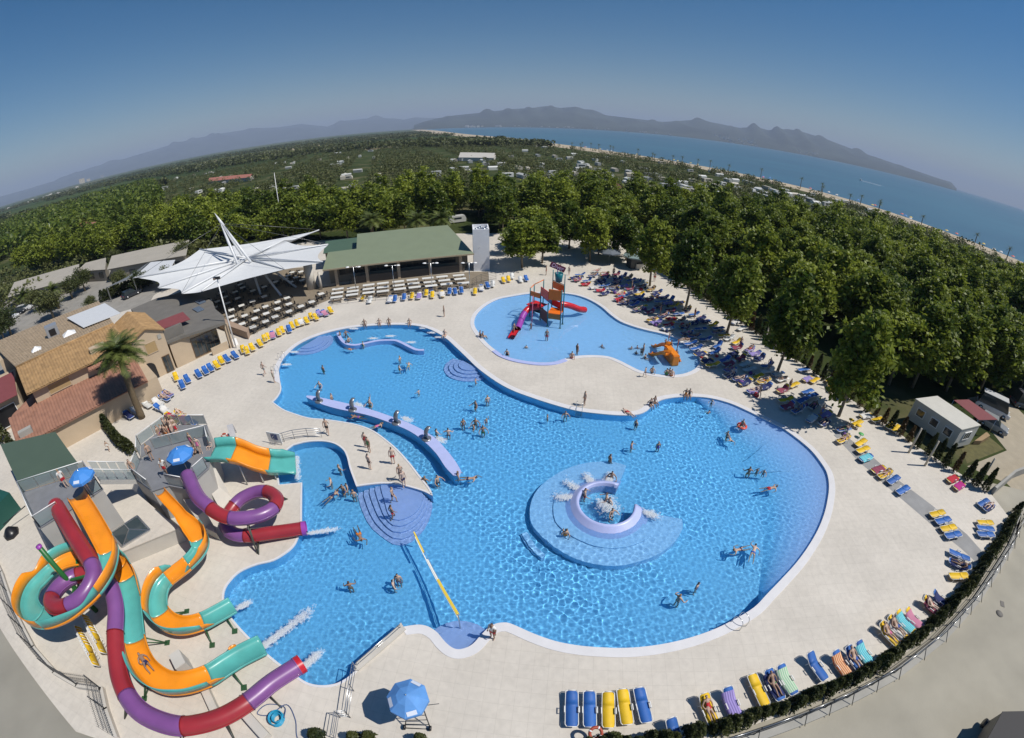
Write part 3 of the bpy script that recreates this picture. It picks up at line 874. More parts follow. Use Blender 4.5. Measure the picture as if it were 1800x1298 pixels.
def tube_run(pts, cols, r_, parent, name='tube_section', n=12, inner=None):
    """closed tube built as coloured sections: cols = [(material, upto fraction)]"""
    path = spline(pts, 6)
    L = len(path); s = 0
    for mm, fr in cols:
        e = max(s + 1, int(round(fr * (L - 1))))
        m = MB(); m.tube(path[s:e + 1], r_, n, cap=False)
        o = m.build(name, mm, parent)
        if s > 0: MB().tube([path[s] - (path[s + 1] - path[s]).normalized() * 0.03, path[s] + (path[s + 1] - path[s]).normalized() * 0.03], r_ * 1.06, n).build('flange', mm, o)
        s = e
    return path
tube_run([pp(560,720,1.9), pp(470,730,1.75), pp(390,760,1.5), pp(320,850,1.05), pp(280,950,0.55), pp(245,1040,0.2)], [(M_REDT, 0.55), (M_PURP, 1.0)], 0.42, play, 'tube_slide')
tube_run([pp(850,690,1.9), pp(940,700,1.7), pp(1030,725,1.3), pp(1120,760,0.85), pp(1200,770,0.4)], [(M_REDT, 0.9), (M_REDT, 1.0)], 0.42, play, 'tube_slide')
m = MB(); a = pp(255,1020,0.1); b = pp(150,1190,-0.2); d = (b - a).normalized(); s = Vector((-d.y, d.x, 0)).normalized() * 0.42
m.sm = False
m.add([a + s + Vector((0, 0, .3)), a + s * .8, a - s * .8, a - s + Vector((0, 0, .3)), b + s + Vector((0, 0, .25)), b + s * .8, b - s * .8, b - s + Vector((0, 0, .25))], [(0, 1, 5, 4), (1, 2, 6, 5), (2, 3, 7, 6)])
m.build('slide_runout', M_REDT, play)
MB().tube([pp(440,1060,-0.4), pp(440,1060,-0.4) + Vector((0.1, 0.3, 4.6))], 0.05, 8).build('spray_pole', mat('pink_pole', (0.6, 0.15, 0.25), 0.4), play)

# ---- orange double kiddie slide
ks = empty('kiddie_slide', G(1168, 622, -0.4), label='small orange double slide standing in the shallow end of the kids pool', cat='slide')
KL = ks.location
M_ORS = mat('orange_plastic', (0.78, 0.24, 0.02), 0.35, 0.06, 3)
z5 = lambda x, y: (1050 + x / 6.0, 540 + y / 6.0)
for (x0, y0, x1, y1, h) in ((740, 410, 585, 405, 1.75), (745, 500, 555, 490, 1.75)):
    top = G(*z5(x0, y0), 1.15) - KL; bot = G(*z5(x1, y1), -0.1) - KL
    m = MB(); m.sm = True; k = 10; vs = []
    d = (bot - top).xy.to_3d().normalized(); s = Vector((-d.y, d.x, 0))
    for i in range(k + 1):
        t = i / k
        p = top.lerp(bot, t); p.z = top.z + (bot.z - top.z) * (0.5 - 0.5 * math.cos(math.pi * min(1, t * 1.05)))
        w = 0.8 - 0.25 * t
        for a, hh in ((-1, 0.45 - 0.25 * t), (-0.85, 0.02), (0.85, 0.02), (1, 0.45 - 0.25 * t), (1.05, 0.4 - 0.25 * t), (0.9, -0.1), (-0.9, -0.1), (-1.05, 0.4 - 0.25 * t)):
            vs.append(p + s * a * w * 0.55 + Vector((0, 0, hh)))
    fs = [(i * 8 + q, i * 8 + (q + 1) % 8, i * 8 + 8 + (q + 1) % 8, i * 8 + 8 + q) for i in range(k) for q in range(8)]
    m.add(vs, fs); m.build('chute', M_ORS, ks)
ta = G(*z5(750, 430), 1.0) - KL; tb = G(*z5(760, 500), 1.0) - KL
c = (ta + tb) / 2
MB().box((c.x + 0.4, c.y, 0.4 + 0.35), (0.9, (ta - tb).length + 1.0, 1.5), 0.1).build('platform', M_ORS, ks, bevel=0.08)
for k in range(4): MB().box((c.x + 1.0 + 0.16 * k, c.y, 1.1 - 0.28 * k), (0.3, 0.9, 0.08)).build('stair', M_ORS, ks)
# orange pole beside it
MB().tube([G(*z5(835, 470), -0.4), G(*z5(860, 345), 1.9)], 0.06, 8).build('spray_post', mat('rust_pole', (0.4, 0.15, 0.1), 0.4), label='leaning dark red spray pole beside the orange kiddie slide', cat='pole')

# ================================================================== WATER SLIDES AND THEIR TOWERS
M_SO = mat('slide_orange', (0.80, 0.27, 0.012), 0.3, 0.13, 0.9, coat=0.3)
M_ST = mat('slide_teal', (0.09, 0.38, 0.345), 0.3, 0.13, 0.9, coat=0.3)
M_SR = mat('slide_red', (0.31, 0.026, 0.034), 0.35, 0.12, 1.0, coat=0.2)
M_SP = mat('slide_purple', (0.20, 0.075, 0.245), 0.35, 0.12, 1.0, coat=0.2)
M_STRUT = mat('strut_green', (0.03, 0.085, 0.035), 0.45)
M_STRUTD = mat('strut_dark', (0.05, 0.055, 0.045), 0.5)
zc1 = zz(0, 720); zc5 = zz(0, 973); zc7 = zz(0, 940, 7.2); z31 = zz(200, 860, 7.2); z11 = zz(0, 760, 7.2); z21 = zz(200, 720, 7.2); z61 = zz(350, 1118, 7.2); z51 = zz(350, 720, 7.2)

def glass_material():
    m = bpy.data.materials.new('frosted_glass'); m.use_nodes = True
    nt = m.node_tree; b = nt.nodes['Principled BSDF']
    b.inputs['Base Color'].default_value = (0.30, 0.36, 0.37, 1); b.inputs['Roughness'].default_value = 0.25; b.inputs['Alpha'].default_value = 0.62
    return m
M_GLASS = glass_material()

def flume(name, ctrl, sections, half, label, wall=0.36, extra=0.8, struts=(), ramp_end=True, flip_wall=True, widths=None):
    """open slide: sections = [(first control point, colour)], high wall on the outside of bends in the other colour"""
    NS = 7
    path = spline([G(x, y, z) for x, y, z in ctrl], NS)
    L = len(path)
    root = empty(name, (path[-1].x, path[-1].y, 0), label=label, cat='water slide')
    O = root.location
    tang = [(path[min(i + 1, L - 1)] - path[max(i - 1, 0)]).normalized() for i in range(L)]
    cur = []
    for i in range(L):
        a = tang[max(0, i - 4)]; b = tang[min(L - 1, i + 4)]
        cur.append((a.x * b.y - a.y * b.x))
    cur = [sum(cur[max(0, i - 3):i + 4]) / len(cur[max(0, i - 3):i + 4]) for i in range(L)]
    hw = [half] * L
    if widths:
        for i in range(L): hw[i] = half * np.interp(i / NS, [w[0] for w in widths], [w[1] for w in widths])
    def side(i): t = tang[i]; return Vector((t.y, -t.x, 0)).normalized()       # right hand side
    secs = list(sections) + [(len(ctrl) - 1, None)]
    for (c0, mm), (c1, _) in zip(secs[:-1], secs[1:]):
        s, e = c0 * NS, c1 * NS
        m = MB(); m.sm = True; vs = []
        prof = [(-1.0, wall), (-0.97, wall * 0.55), (-0.72, 0.07), (-0.3, 0.0), (0.3, 0.0), (0.72, 0.07), (0.97, wall * 0.55), (1.0, wall), (1.1, wall), (1.07, wall * 0.5), (0.8, -0.04), (0.3, -0.09), (-0.3, -0.09), (-0.8, -0.04), (-1.07, wall * 0.5), (-1.1, wall)]
        n = len(prof)
        for i in range(s, e + 1):
            sd = side(i)
            for a, z in prof: vs.append(path[i] + sd * a * hw[i] + Vector((0, 0, z)) - O)
        fs = [(i * n + q, i * n + (q + 1) % n, (i + 1) * n + (q + 1) % n, (i + 1) * n + q) for i in range(e - s) for q in range(n)]
        fs += [tuple(range(n - 1, -1, -1)), tuple((e - s) * n + q for q in range(n))]
        m.add(vs, fs)
        bed = m.build('flume_section', mm, root)
        # raised splash wall on the outside of bends
        other = (M_ST if mm is M_SO else M_SO) if flip_wall else mm
        for sg in (-1, 1):
            idx = [i for i in range(s, e + 1) if cur[i] * sg > 0.12]
            if len(idx) < 4: continue
            m = MB(); m.sm = True; vs = []
            i0_, i1_ = idx[0], idx[-1]
            for i in range(i0_, i1_ + 1):
                sd = side(i); k = min(1, abs(cur[i]) / 0.45)
                ease = min(1, (i - i0_ + 1) / 3 if i0_ > s else 1, (i1_ - i + 1) / 3 if i1_ < e else 1)
                h = wall + extra * k * ease
                for a, z in ((1.0, wall - 0.02), (1.04, wall + (h - wall) * 0.5), (1.12, h), (1.19, h), (1.12, wall + (h - wall) * 0.5), (1.09, wall - 0.04)):
                    vs.append(path[i] + sd * sg * a * hw[i] + Vector((0, 0, z)) - O)
            k = i1_ - i0_
            fs = [(i * 6 + q, i * 6 + (q + 1) % 6, i * 6 + 6 + (q + 1) % 6, i * 6 + 6 + q) for i in range(k) for q in range(6)]
            fs += [tuple(range(6)), tuple(k * 6 + q for q in range(5, -1, -1))]
            m.add(vs, fs)
            m.build('splash_wall', other, root)
    for ci, sgn in struts:
        i = int(ci * NS); sd = side(i) * sgn; p = path[i]
        a = p + sd * hw[i] * 0.9 + Vector((0, 0, -0.02)); f = Vector((p.x, p.y, 0)) + sd * (hw[i] + 0.75)
        m = MB(); m.tube([a - O, f - O], 0.05, 6); m.tube([p + Vector((0, 0, -0.08)) - O, f - O], 0.045, 6)
        m.box(f - O + Vector((0, 0, 0.03)), (0.34, 0.34, 0.06), 0.4)
        m.build('strut', M_STRUT, root)
    return root, path

# ---- long open slide: down from the tall tower, once round, out to the pool
O_CTRL = [(*zc1(545,610),5.0),(160,910,4.7),(180,945,4.4),(193,970,4.15),(195,986,4.0),(188.5,1012,3.8),(171,1040,3.6),(150,1061,3.4),(122,1082,3.2),(90,1093,3.0),(67,1086,2.9),(56,1065,2.8),(61.5,1040,2.7),(78,1020.6,2.6),(97,1003.5,2.45),(120,990,2.35),(150,984,2.2),(185,988,2.05),(212,1000,1.9),(225,1018,1.75),(233,1048,1.6),(237,1093,1.4),(241,1128,1.25),(250,1158,1.1),(267,1184,1.0),(296,1203,0.9),(331,1204,0.8),(370,1192,0.65),(402,1172,0.5),(428,1156,0.4),(464,1138,0.28)]
flume('open_slide', O_CTRL, [(0, M_SO), (3, M_ST), (6, M_SO), (9, M_ST), (10, M_ST), (14, M_SO), (18, M_SO), (19, M_ST), (22, M_SO), (27, M_ST)], 0.66, 'long orange and teal open slide that coils once below the tall tower', struts=((24, 1), (28, 1), (20.5, 1), (22, -1), (12, -1)))
# ---- narrow open slide from the low tower
M_CTRL = [(*z31(600,60),3.2),(297,883.6,2.95),(314,901.7,2.65),(325,915.6,2.4),(339,931,2.1),(351.4,949,1.85),(354.5,964,1.7),(348,978,1.55),(332,995,1.4),(315,1008.6,1.25),(298,1022,1.15),(287,1036,1.05),(281.5,1056,0.95),(284,1080,0.85),(303,1099,0.75),(328,1104,0.65),(358,1097,0.5),(385.7,1083,0.38),(412,1068,0.28)]
flume('narrow_slide', M_CTRL, [(0, M_SO), (5, M_ST), (8, M_SO), (10, M_ST), (13, M_SO), (16, M_ST)], 0.62, 'narrow orange and teal open slide that snakes down from the low tower', struts=((6.5, 1), (9, 1), (13.5, -1), (16, 1), (17.3, 1)), widths=[(0, 0.62), (2.6, 0.66), (4, 1.0), (18, 1.0)])

# ---- tube slides
def tube_slide(name, ctrl, sections, r_, label, struts=(), mouth=None):
    NS = 7
    path = spline([G(x, y, z) for x, y, z in ctrl], NS)
    root = empty(name, (path[-1].x, path[-1].y, 0), label=label, cat='tube slide'); O = root.location
    secs = list(sections) + [(len(ctrl) - 1, None)]
    for (c0, mm), (c1, _) in zip(secs[:-1], secs[1:]):
        s, e = int(c0 * NS), int(c1 * NS)
        o = MB().tube([p - O for p in path[s:e + 1]], r_, 16, cap=False).build('tube_section', mm, root)
        for i in (s, e):
            d = (path[min(i + 1, len(path) - 1)] - path[max(i - 1, 0)]).normalized() * 0.035
            MB().tube([path[i] - d - O, path[i] + d - O], r_ * 1.07, 16, cap=False).build('flange', mm, o)
        # lengthwise seam of the two half shells
        for sg in (-1, 1):
            sm = []
            for i in range(s, e + 1):
                t = (path[min(i + 1, len(path) - 1)] - path[max(i - 1, 0)]).normalized(); sd = Vector((t.y, -t.x, 0)).normalized()
                sm.append(path[i] + sd * sg * r_ * 1.02 - O)
            MB().tube(sm, 0.035, 5).build('seam', mm, o)
    if mouth:
        d = (path[-1] - path[-3]).normalized()
        o = MB(); o.tube([path[-1] - O, path[-1] + d * 0.35 - O], r_ * 1.05, 16, cap=False); o.build('mouth', mouth, root)
    for ci, sgn in struts:
        i = int(ci * NS); p = path[i]; t = (path[i + 1] - path[i - 1]).normalized(); sd = Vector((t.y, -t.x, 0)).normalized() * sgn
        f = Vector((p.x, p.y, 0)) + sd * (r_ + 0.7)
        m = MB(); m.tube([p + sd * r_ * 0.7 + Vector((0, 0, -r_ * .7)) - O, f - O], 0.05, 6); m.tube([p + Vector((0, 0, -r_)) - O, f - O], 0.045, 6)
        m.build('strut', M_STRUTD, root)
    return root
T_CTRL = [(*z11(705,920),5.4),(125,933,5.0),(145,965,4.7),(158,986,4.5),(165,1006,4.35),(159,1028,4.2),(143,1050,4.05),(122,1064,3.9),(103,1068,3.75),(91,1060,3.6),(95,1044,3.45),(111,1026,3.3),(136,1012,3.1),(168,1010,2.9),(190,1026,2.65),(200,1050,2.45),(204,1078,2.2),(202.5,1113,2.0),(204,1148,1.8),(209.5,1188,1.6),(223,1222,1.45),(245,1249,1.35),(275,1266,1.2),(313,1276,1.1),(350,1273,1.0),(390,1261,0.85),(425,1242,0.75),(452,1222,0.65),(480,1199,0.55),(522,1172,0.4)]
tube_slide('long_tube_slide', T_CTRL, [(0, M_SR), (3.3, M_SP), (7, M_SR), (9.6, M_SP), (12, M_SR), (14, M_SP), (17, M_SR), (20, M_SP), (23.3, M_SR), (26.5, M_SP)], 0.53, 'long red and purple tube slide that ends beside the footbridge gate', struts=((20, 1), (23, 1), (25, 1), (27.5, 1)), mouth=M_REDT)
P_CTRL = [(*z21(930,830),3.7),(347,872,3.3),(366,890,3.0),(383,903,2.75),(405,911,2.55),(432,911,2.4),(460,905,2.25),(481,893,2.1),(486,878,1.95),(474,866,1.8),(452,865,1.65),(428,875,1.5),(412,889,1.35),(400,908,1.2),(398,925,1.05),(412,939,0.9),(440,942,0.75),(480,937,0.6),(530,930,0.42)]
tube_slide('short_tube_slide', P_CTRL, [(0, M_SP), (2.3, M_SR), (4, M_SP), (7, M_SR), (9.4, M_SP), (12, M_SR), (13, M_SP), (15.8, M_SR)], 0.5, 'short purple and red tube slide looping beside the wide slide', struts=((5, 1), (16.3, 1), (9, 1)), mouth=M_PURP)

# ---- wide three-lane slide
ws = empty('wide_slide', G(520, 830, 0), label='wide wavy teal and orange three-lane slide beside the splash basin', cat='water slide')
WL = ws.location
E_T = [(*z51(205,470),3.1),(*z51(330,455),3.0),(*z51(470,458),2.75),(*z51(600,500),2.2),(*z51(740,560),1.55),(*z51(905,598),0.95),(*z51(1040,608),0.5),(*z51(1215,585),0.12)]
E_B = [(*z51(110,650),3.1),(*z51(250,645),3.0),(*z51(385,660),2.75),(*z51(520,690),2.2),(*z51(680,755),1.55),(*z51(870,805),0.95),(*z51(1010,812),0.5),(*z51(1225,800),0.12)]
et = spline([G(*p) for p in E_T], 5); eb = spline([G(*p) for p in E_B], 5)
for s, e, mm in ((0, 10, M_ST), (10, 25, M_SO), (25, 35, M_ST)):
    m = MB(); m.sm = True; vs = []
    for i in range(s, e + 1):
        a, b = et[i] - WL, eb[i] - WL
        for k in range(7): vs.append(a.lerp(b, k / 6) + Vector((0, 0, 0.0)))
        for k in range(6, -1, -1): vs.append(a.lerp(b, k / 6) + Vector((0, 0, -0.12)))
    fs = [(i * 14 + q, i * 14 + (q + 1) % 14, i * 14 + 14 + (q + 1) % 14, i * 14 + 14 + q) for i in range(e - s) for q in range(14)]
    fs += [tuple(range(13, -1, -1)), tuple((e - s) * 14 + q for q in range(14))]
    m.add(vs, fs); bed = m.build('slide_bed', mm, ws)
    for edge, oth in ((et, eb), (eb, et)):
        m = MB(); m.sm = True; vs = []
        for i in range(s, e + 1):
            o_ = (edge[i] - oth[i]).normalized(); h = 0.62 if i < 31 else 0.62 - 0.13 * (i - 31)
            p = edge[i] - WL
            vs += [p + o_ * 0.0, p + o_ * 0.28 + Vector((0, 0, h)), p + o_ * 0.36 + Vector((0, 0, h)), p + o_ * 0.1 - Vector((0, 0, 0.1))]
        fs = [(i * 4 + q, i * 4 + (q + 1) % 4, i * 4 + 4 + (q + 1) % 4, i * 4 + 4 + q) for i in range(e - s) for q in range(4)]
        fs += [(3, 2, 1, 0), tuple((e - s) * 4 + q for q in range(4))]
        m.add(vs, fs); m.build('slide_side', mm, ws)
for i in (14, 22, 28):
    for edge in (et, eb):
        p = edge[i] - WL
        MB().tube([p - Vector((0, 0, 0.1)), Vector((p.x, p.y, -0.2))], 0.06, 6).build('support', M_STEEL, ws)
# splash basin side wall and lining under the slide
# ---- towers
M_TOWER = mat('tower_render', (0.40, 0.39, 0.37), 0.8, 0.08, 0.6, 0.1, 8)
M_TILEGREY = mat('grey_floor_tile', (0.20, 0.205, 0.22), 0.5, 0.12, 1.4)

def rail(parent, pts, z, panel=1.5, h=1.1, mm=None, top=M_WHITE):
    for a, b in zip(pts[:-1], pts[1:]):
        a = Vector((a.x, a.y, 0)); b = Vector((b.x, b.y, 0))
        d = b - a; n = max(1, round(d.length / panel))
        for k in range(n + 1):
            p = a + d * k / n
            MB().box((p.x, p.y, z + h / 2), (0.05, 0.05, h)).build('rail_post', M_STEEL, parent)
        for k in range(n):
            p, q = a + d * (k + 0.04) / n, a + d * (k + 0.96) / n
            c = (p + q) / 2
            MB().box((c.x, c.y, z + 0.1 + (h - 0.2) / 2), ((q - p).length, 0.02, h - 0.2), math.atan2(d.y, d.x)).build('glass_panel', mm or M_GLASS, parent)
        MB().tube([a + Vector((0, 0, z + h)), b + Vector((0, 0, z + h))], 0.035, 6).build('handrail', top, parent)

def tower(name, poly_px, z, label, floor=M_TILEGREY, open_edges=(), zb=0.0):
    w = [G(x, y, z) for x, y in poly_px]
    c = sum(w, Vector()) / len(w)
    o = empty(name, (c.x, c.y, 0), label=label, cat='slide tower')
    lp = [p - o.location for p in w]
    MB().prism(lp, zb, z - 0.06).build('tower_wall', M_TOWER, o)
    MB().prism(offset_ring([Vector((p.x, p.y, 0)) for p in lp], 0.06), z - 0.058, z).build('platform', floor, o)
    inn = offset_ring([Vector((p.x, p.y, 0)) for p in lp], -0.05)
    for i in range(len(inn)):
        if i in open_edges: continue
        rail(o, [inn[i], inn[(i + 1) % len(inn)]], z)
    return o, w
tall, tallw = tower('tall_slide_tower', [z11(505,1215), z11(800,1030), z11(1150,810), z11(1300,720), z11(1130,500), z11(300,760)], 4.9, 'tall rendered slide tower with glass rails at the start of the long slides', open_edges=(1,))
low, loww = tower('low_slide_tower', [z21(255,860), z21(480,1030), z21(700,960), z21(910,1000), z21(1060,870), z21(1195,745), z21(1240,480), z21(1200,330), z21(520,500), z21(330,660)], 3.1, 'low rendered slide tower crowded with people waiting beside the wide slide', open_edges=(1, 3, 5, 8))
# waiting ramp behind the low tower
rp = [G(*z21(340,600), 2.6), G(*z21(520,500), 2.6), G(*z21(1195,300), 2.6), G(*z21(1180,190), 2.6), G(*z21(690,190), 2.6), G(*z21(340,450), 2.6)]
ramp = empty('waiting_ramp', (rp[0].x, rp[0].y, 0), label='raised waiting ramp with glass rails behind the low slide tower', cat='ramp')
rpl = [Vector((p.x, p.y, 0)) - ramp.location for p in rp]
MB().prism(rpl, 0, 2.5).build('ramp_wall', M_TOWER, ramp); MB().prism(rpl, 2.502, 2.56).build('ramp_floor', M_TILEGREY, ramp)
rail(ramp, [rpl[5], rpl[4], rpl[3]], 2.56); rail(ramp, [rpl[5], rpl[0]], 2.56)
# stair between the towers
sa, sb_ = G(*z11(1220,560), 4.9), G(*z11(1690,560), 3.1)
stair = empty('tower_stair', (sb_.x, sb_.y, 0), label='glass-sided stair linking the tall and the low slide towers', cat='stair')
sd = Vector((-(sb_ - sa).y, (sb_ - sa).x, 0)).normalized() * 0.75
for k in range(10):
    p = sa.lerp(sb_, (k + 0.5) / 10) - stair.location
    MB().box((p.x, p.y, p.z - 0.1), ((sb_ - sa).xy.length / 10 + 0.02, 1.5, 0.12), math.atan2((sb_ - sa).y, (sb_ - sa).x)).build('tread', M_TILEGREY, stair)
for s_ in (-1, 1):
    a = sa + sd * s_ - stair.location; b = sb_ + sd * s_ - stair.location
    MB().beam(a - Vector((0, 0, .15)), b - Vector((0, 0, .15)), 0.08, 0.35).build('stringer', M_TOWER, stair)
    for k in range(4):
        p, q = a.lerp(b, k / 4 + 0.02), a.lerp(b, k / 4 + 0.23)
        MB().add([p + Vector((0, 0, .1)), q + Vector((0, 0, .1)), q + Vector((0, 0, 1.05)), p + Vector((0, 0, 1.05))], [(0, 1, 2, 3)]).build('glass_panel', M_GLASS, stair)
    MB().tube([a + Vector((0, 0, 1.1)), b + Vector((0, 0, 1.1))], 0.035, 6).build('handrail', M_WHITE, stair)
# ---- terrace (plant room roof) with a skylight
tp = [G(*q, 1.4) for q in ((196,862), (232,861), (288,908), (314,928), (212,970), (150,1000), (118,985), (128,940))]
ter = empty('plant_room', (tp[3].x, tp[3].y, 0), label='low cream plant room with a flat roof between the slide towers', cat='plant room')
tpl = [p - ter.location for p in tp]
MB().prism(tpl, 0, 1.3).build('wall', M_CONC, ter); MB().prism(offset_ring([Vector((p.x, p.y, 0)) for p in tpl], 0.05), 1.302, 1.4).build('roof_slab', M_DECK, ter)
sk = [G(*z31(x, y), 1.45) for x, y in ((300, 345), (460, 520), (110, 735), (-40, 565))]
sl_ = empty('skylight', sum(sk, Vector()) / 4, label='dark glass pyramid skylight on the plant room roof', cat='skylight')
sl_.location.z = 1.4
ski = [p - sl_.location for p in sk]; apx = [(ski[0] + ski[3]) / 2 * 0.35 + Vector((0, 0, 0.55)), (ski[1] + ski[2]) / 2 * 0.35 + Vector((0, 0, 0.55))]
M_SKYG = mat('skylight_glass', (0.045, 0.065, 0.075), 0.08, spec=0.8)
for q in ((ski[0], ski[1], apx[1], apx[0]), (ski[2], ski[3], apx[0], apx[1])): MB().add(q, [(0, 1, 2, 3)]).build('pane', M_SKYG, sl_)
for q in ((ski[1], ski[2], apx[1]), (ski[3], ski[0], apx[0])): MB().add(q, [(0, 1, 2)]).build('pane', M_SKYG, sl_)
m = MB()
for i in range(4): m.beam(ski[i], ski[(i + 1) % 4], 0.14, 0.16)
for p, q in ((ski[0], apx[0]), (ski[3], apx[0]), (ski[1], apx[1]), (ski[2], apx[1]), (apx[0], apx[1])): m.beam(p, q, 0.06)
m.build('frame', M_STEEL, sl_)
blk = [G(*z31(x, y), 2.1) for x, y in ((880, 130), (1000, 120), (1155, 270), (1035, 360))]
b_ = empty('stair_block', (blk[0].x, blk[0].y, 0), label='stepped cream block under the narrow slide by the low tower', cat='block')
MB().prism([p - b_.location for p in blk], 0, 2.1).build('upper_step', M_CONC, b_)
blk2 = [G(*z31(x, y), 0.8) for x, y in ((1060, 330), (1190, 400), (1300, 560), (1110, 470))]
MB().prism([p - b_.location for p in blk2], 0, 0.8).build('lower_step', M_CONC, b_)
wd = [G(*z21(x, y), 1.6) for x, y in ((1110, 860), (1300, 780), (1400, 930), (1260, 1090))]
b_ = empty('splayed_buttress', (wd[0].x, wd[0].y, 0), label='splayed cream buttress under the wide slide start', cat='buttress')
b_m = MB(); q = [p - b_.location for p in wd]
b_m.add([Vector((q[0].x, q[0].y, 2.9)), Vector((q[1].x, q[1].y, 2.9)), Vector((q[2].x, q[2].y, 0)), Vector((q[3].x, q[3].y, 0)), Vector((q[0].x, q[0].y, 0)), Vector((q[1].x, q[1].y, 0))], [(0, 3, 2, 1), (0, 4, 3), (1, 2, 5), (0, 1, 5, 4)])
b_m.build('face', M_CONC, b_)
# green column that carries the coil
cc = Vector((-27.7, 9.6, 0))
col = empty('coil_column', cc, label='thick green steel column with a purple cap inside the slide coil', cat='column')
MB().tube([(0, 0, 0), (0, 0, 6.6)], 0.17, 12).build('shaft', M_GREENP, col); MB().lathe([(0.2, 6.6), (0.2, 6.72), (0, 6.76)], (0, 0, 0), 12).build('cap', M_PURP, col)
for a, z, r_ in ((0.4, 3.9, 2.6), (2.3, 2.6, 2.9), (4.2, 2.7, 2.9), (5.4, 3.2, 2.7), (1.3, 1.7, 2.6)):
    MB().beam((0, 0, z - 0.5), (r_ * math.cos(a), r_ * math.sin(a), z - 0.25), 0.14).build('bracket', M_GREENP, col)
# low concrete supports of the long slides
for (px, z, sx, sy, rz, lab) in ((zc5(1240,740), 1.3, 0.7, 1.1, 0.9, 'pale concrete pier under the narrow slide'), (zc5(1480,1060), 0.55, 2.3, 0.45, -0.75, 'pale concrete beam under the open slide beside the pool'), (z61(640,1060), 0.55, 2.6, 0.5, -0.55, 'pale concrete wall end under the long tube slide')):
    p = G(*px, z); MB().box((0, 0, z / 2), (sx, sy, z), rz).build('concrete_pier', M_CONC, bevel=0.03, label=lab, cat='pier', loc=(p.x, p.y, 0))
# green-roofed shed beside the tall tower
gr = [G(*z11(x, y), 4.2) for x, y in ((5, 155), (700, -5), (985, 390), (258, 700))]
shed = empty('green_roof_shed', (gr[0].x, gr[0].y, 0), label='shed with a plain dark green sheet roof beside the tall slide tower', cat='shed')
g_ = [p - shed.location for p in gr]
M_GREENR = mat('green_sheet_roof', (0.075, 0.11, 0.075), 0.55, 0.05, 0.6)
MB().prism([p * 0.94 + sum(g_, Vector()) / 4 * 0.06 for p in g_], 0, 4.05).build('wall', mat('beige_render', (0.47, 0.37, 0.26), 0.8, 0.06, 0.8, 0.1, 8), shed)
MB().prism(g_, 4.06, 4.2).build('roof', M_GREENR, shed)
# sun umbrellas
M_BLUEF = mat('umbrella_blue', (0.05, 0.23, 0.62), 0.7, 0.06, 2.0); M_LOGO = mat('umbrella_print', (0.6, 0.65, 0.75), 0.7)
def umbrella(name, px, z, r_, base_z, label, tilt=0.0, mm=M_BLUEF, prints=True):
    p = G(*px, z)
    o = empty(name, (p.x, p.y, base_z), label=label, cat='umbrella')
    h = z - base_z
    MB().tube([(0, 0, 0), (0, 0, h + 0.3)], 0.03, 8).build('pole', M_STEEL, o)
    n = 8; q = MB(); vs = [(0, 0, h + 0.25)]
    for rr, dz in ((0.5, 0.1), (1.0, -0.25), (1.0, -0.45)):
        for k in range(n):
            a = 2 * math.pi * k / n; vs.append((rr * r_ * math.cos(a), rr * r_ * math.sin(a) , h + dz))
    fs = [(0, 1 + k, 1 + (k + 1) % n) for k in range(n)]
    for g in range(2): fs += [(1 + g * n + k, 1 + g * n + n + k, 1 + g * n + n + (k + 1) % n, 1 + g * n + (k + 1) % n) for k in range(n)]
    q.add(vs, fs); c = q.build('canopy', mm, o)
    for k in range(n):
        a = 2 * math.pi * k / n
        MB().tube([(0, 0, h + 0.2), (r_ * math.cos(a), r_ * math.sin(a), h - 0.27)], 0.012, 5).build('rib', M_STEEL, c)
    if prints:
        for k in (1, 4, 6):
            a = 2 * math.pi * (k + 0.5) / n
            ca, sa_ = math.cos(a) * r_ * 0.925 * 0.86, math.sin(a) * r_ * 0.925 * 0.86
            mm_ = MB(); t = Vector((-math.sin(a), math.cos(a), 0)); up_ = Vector((math.cos(a) * 0.5, math.sin(a) * 0.5, -0.36)).normalized()
            cpt = Vector((ca, sa_, h - 0.135)); nn = up_.cross(t); nn = nn if nn.z > 0 else -nn
            mm_.add([cpt + t * sx * r_ * 0.24 + up_ * sy * 0.11 + nn * 0.02 for sx, sy in ((-1, -1), (1, -1), (1, 1), (-1, 1))], [(0, 1, 2, 3)])
            mm_.build('print', M_LOGO, c)
    return o
umbrella('sun_umbrella', z11(1005, 520), 7.0, 1.0, 4.9, 'blue sun umbrella on the tall slide tower')
umbrella('sun_umbrella', z21(815, 530), 5.2, 1.1, 3.1, 'blue sun umbrella over the queue on the low slide tower')

# ================================================================== BUILDINGS AND STREET FURNITURE
M_BEIGE = mat('beige_render', (0.47, 0.37, 0.26), 0.8, 0.06, 0.8, 0.1, 8)
M_OCHRE = mat('ochre_clay_tile', (0.34, 0.21, 0.095), 0.8, 0.28, 1.6, 0.3, 10)
M_CLAY = mat('red_clay_tile', (0.30, 0.15, 0.10), 0.8, 0.2, 1.2, 0.3, 10)
M_OLDT = mat('weathered_roof_tile', (0.33, 0.25, 0.165), 0.9, 0.35, 2.2, 0.5, 6)
M_GREYR = mat('grey_membrane_roof', (0.15, 0.14, 0.125), 0.8, 0.12, 0.8)
M_WINDOW = mat('window_glass', (0.03, 0.04, 0.045), 0.1, spec=0.8)
M_BLIND = mat('ochre_blind', (0.36, 0.25, 0.12), 0.8, 0.05, 6)

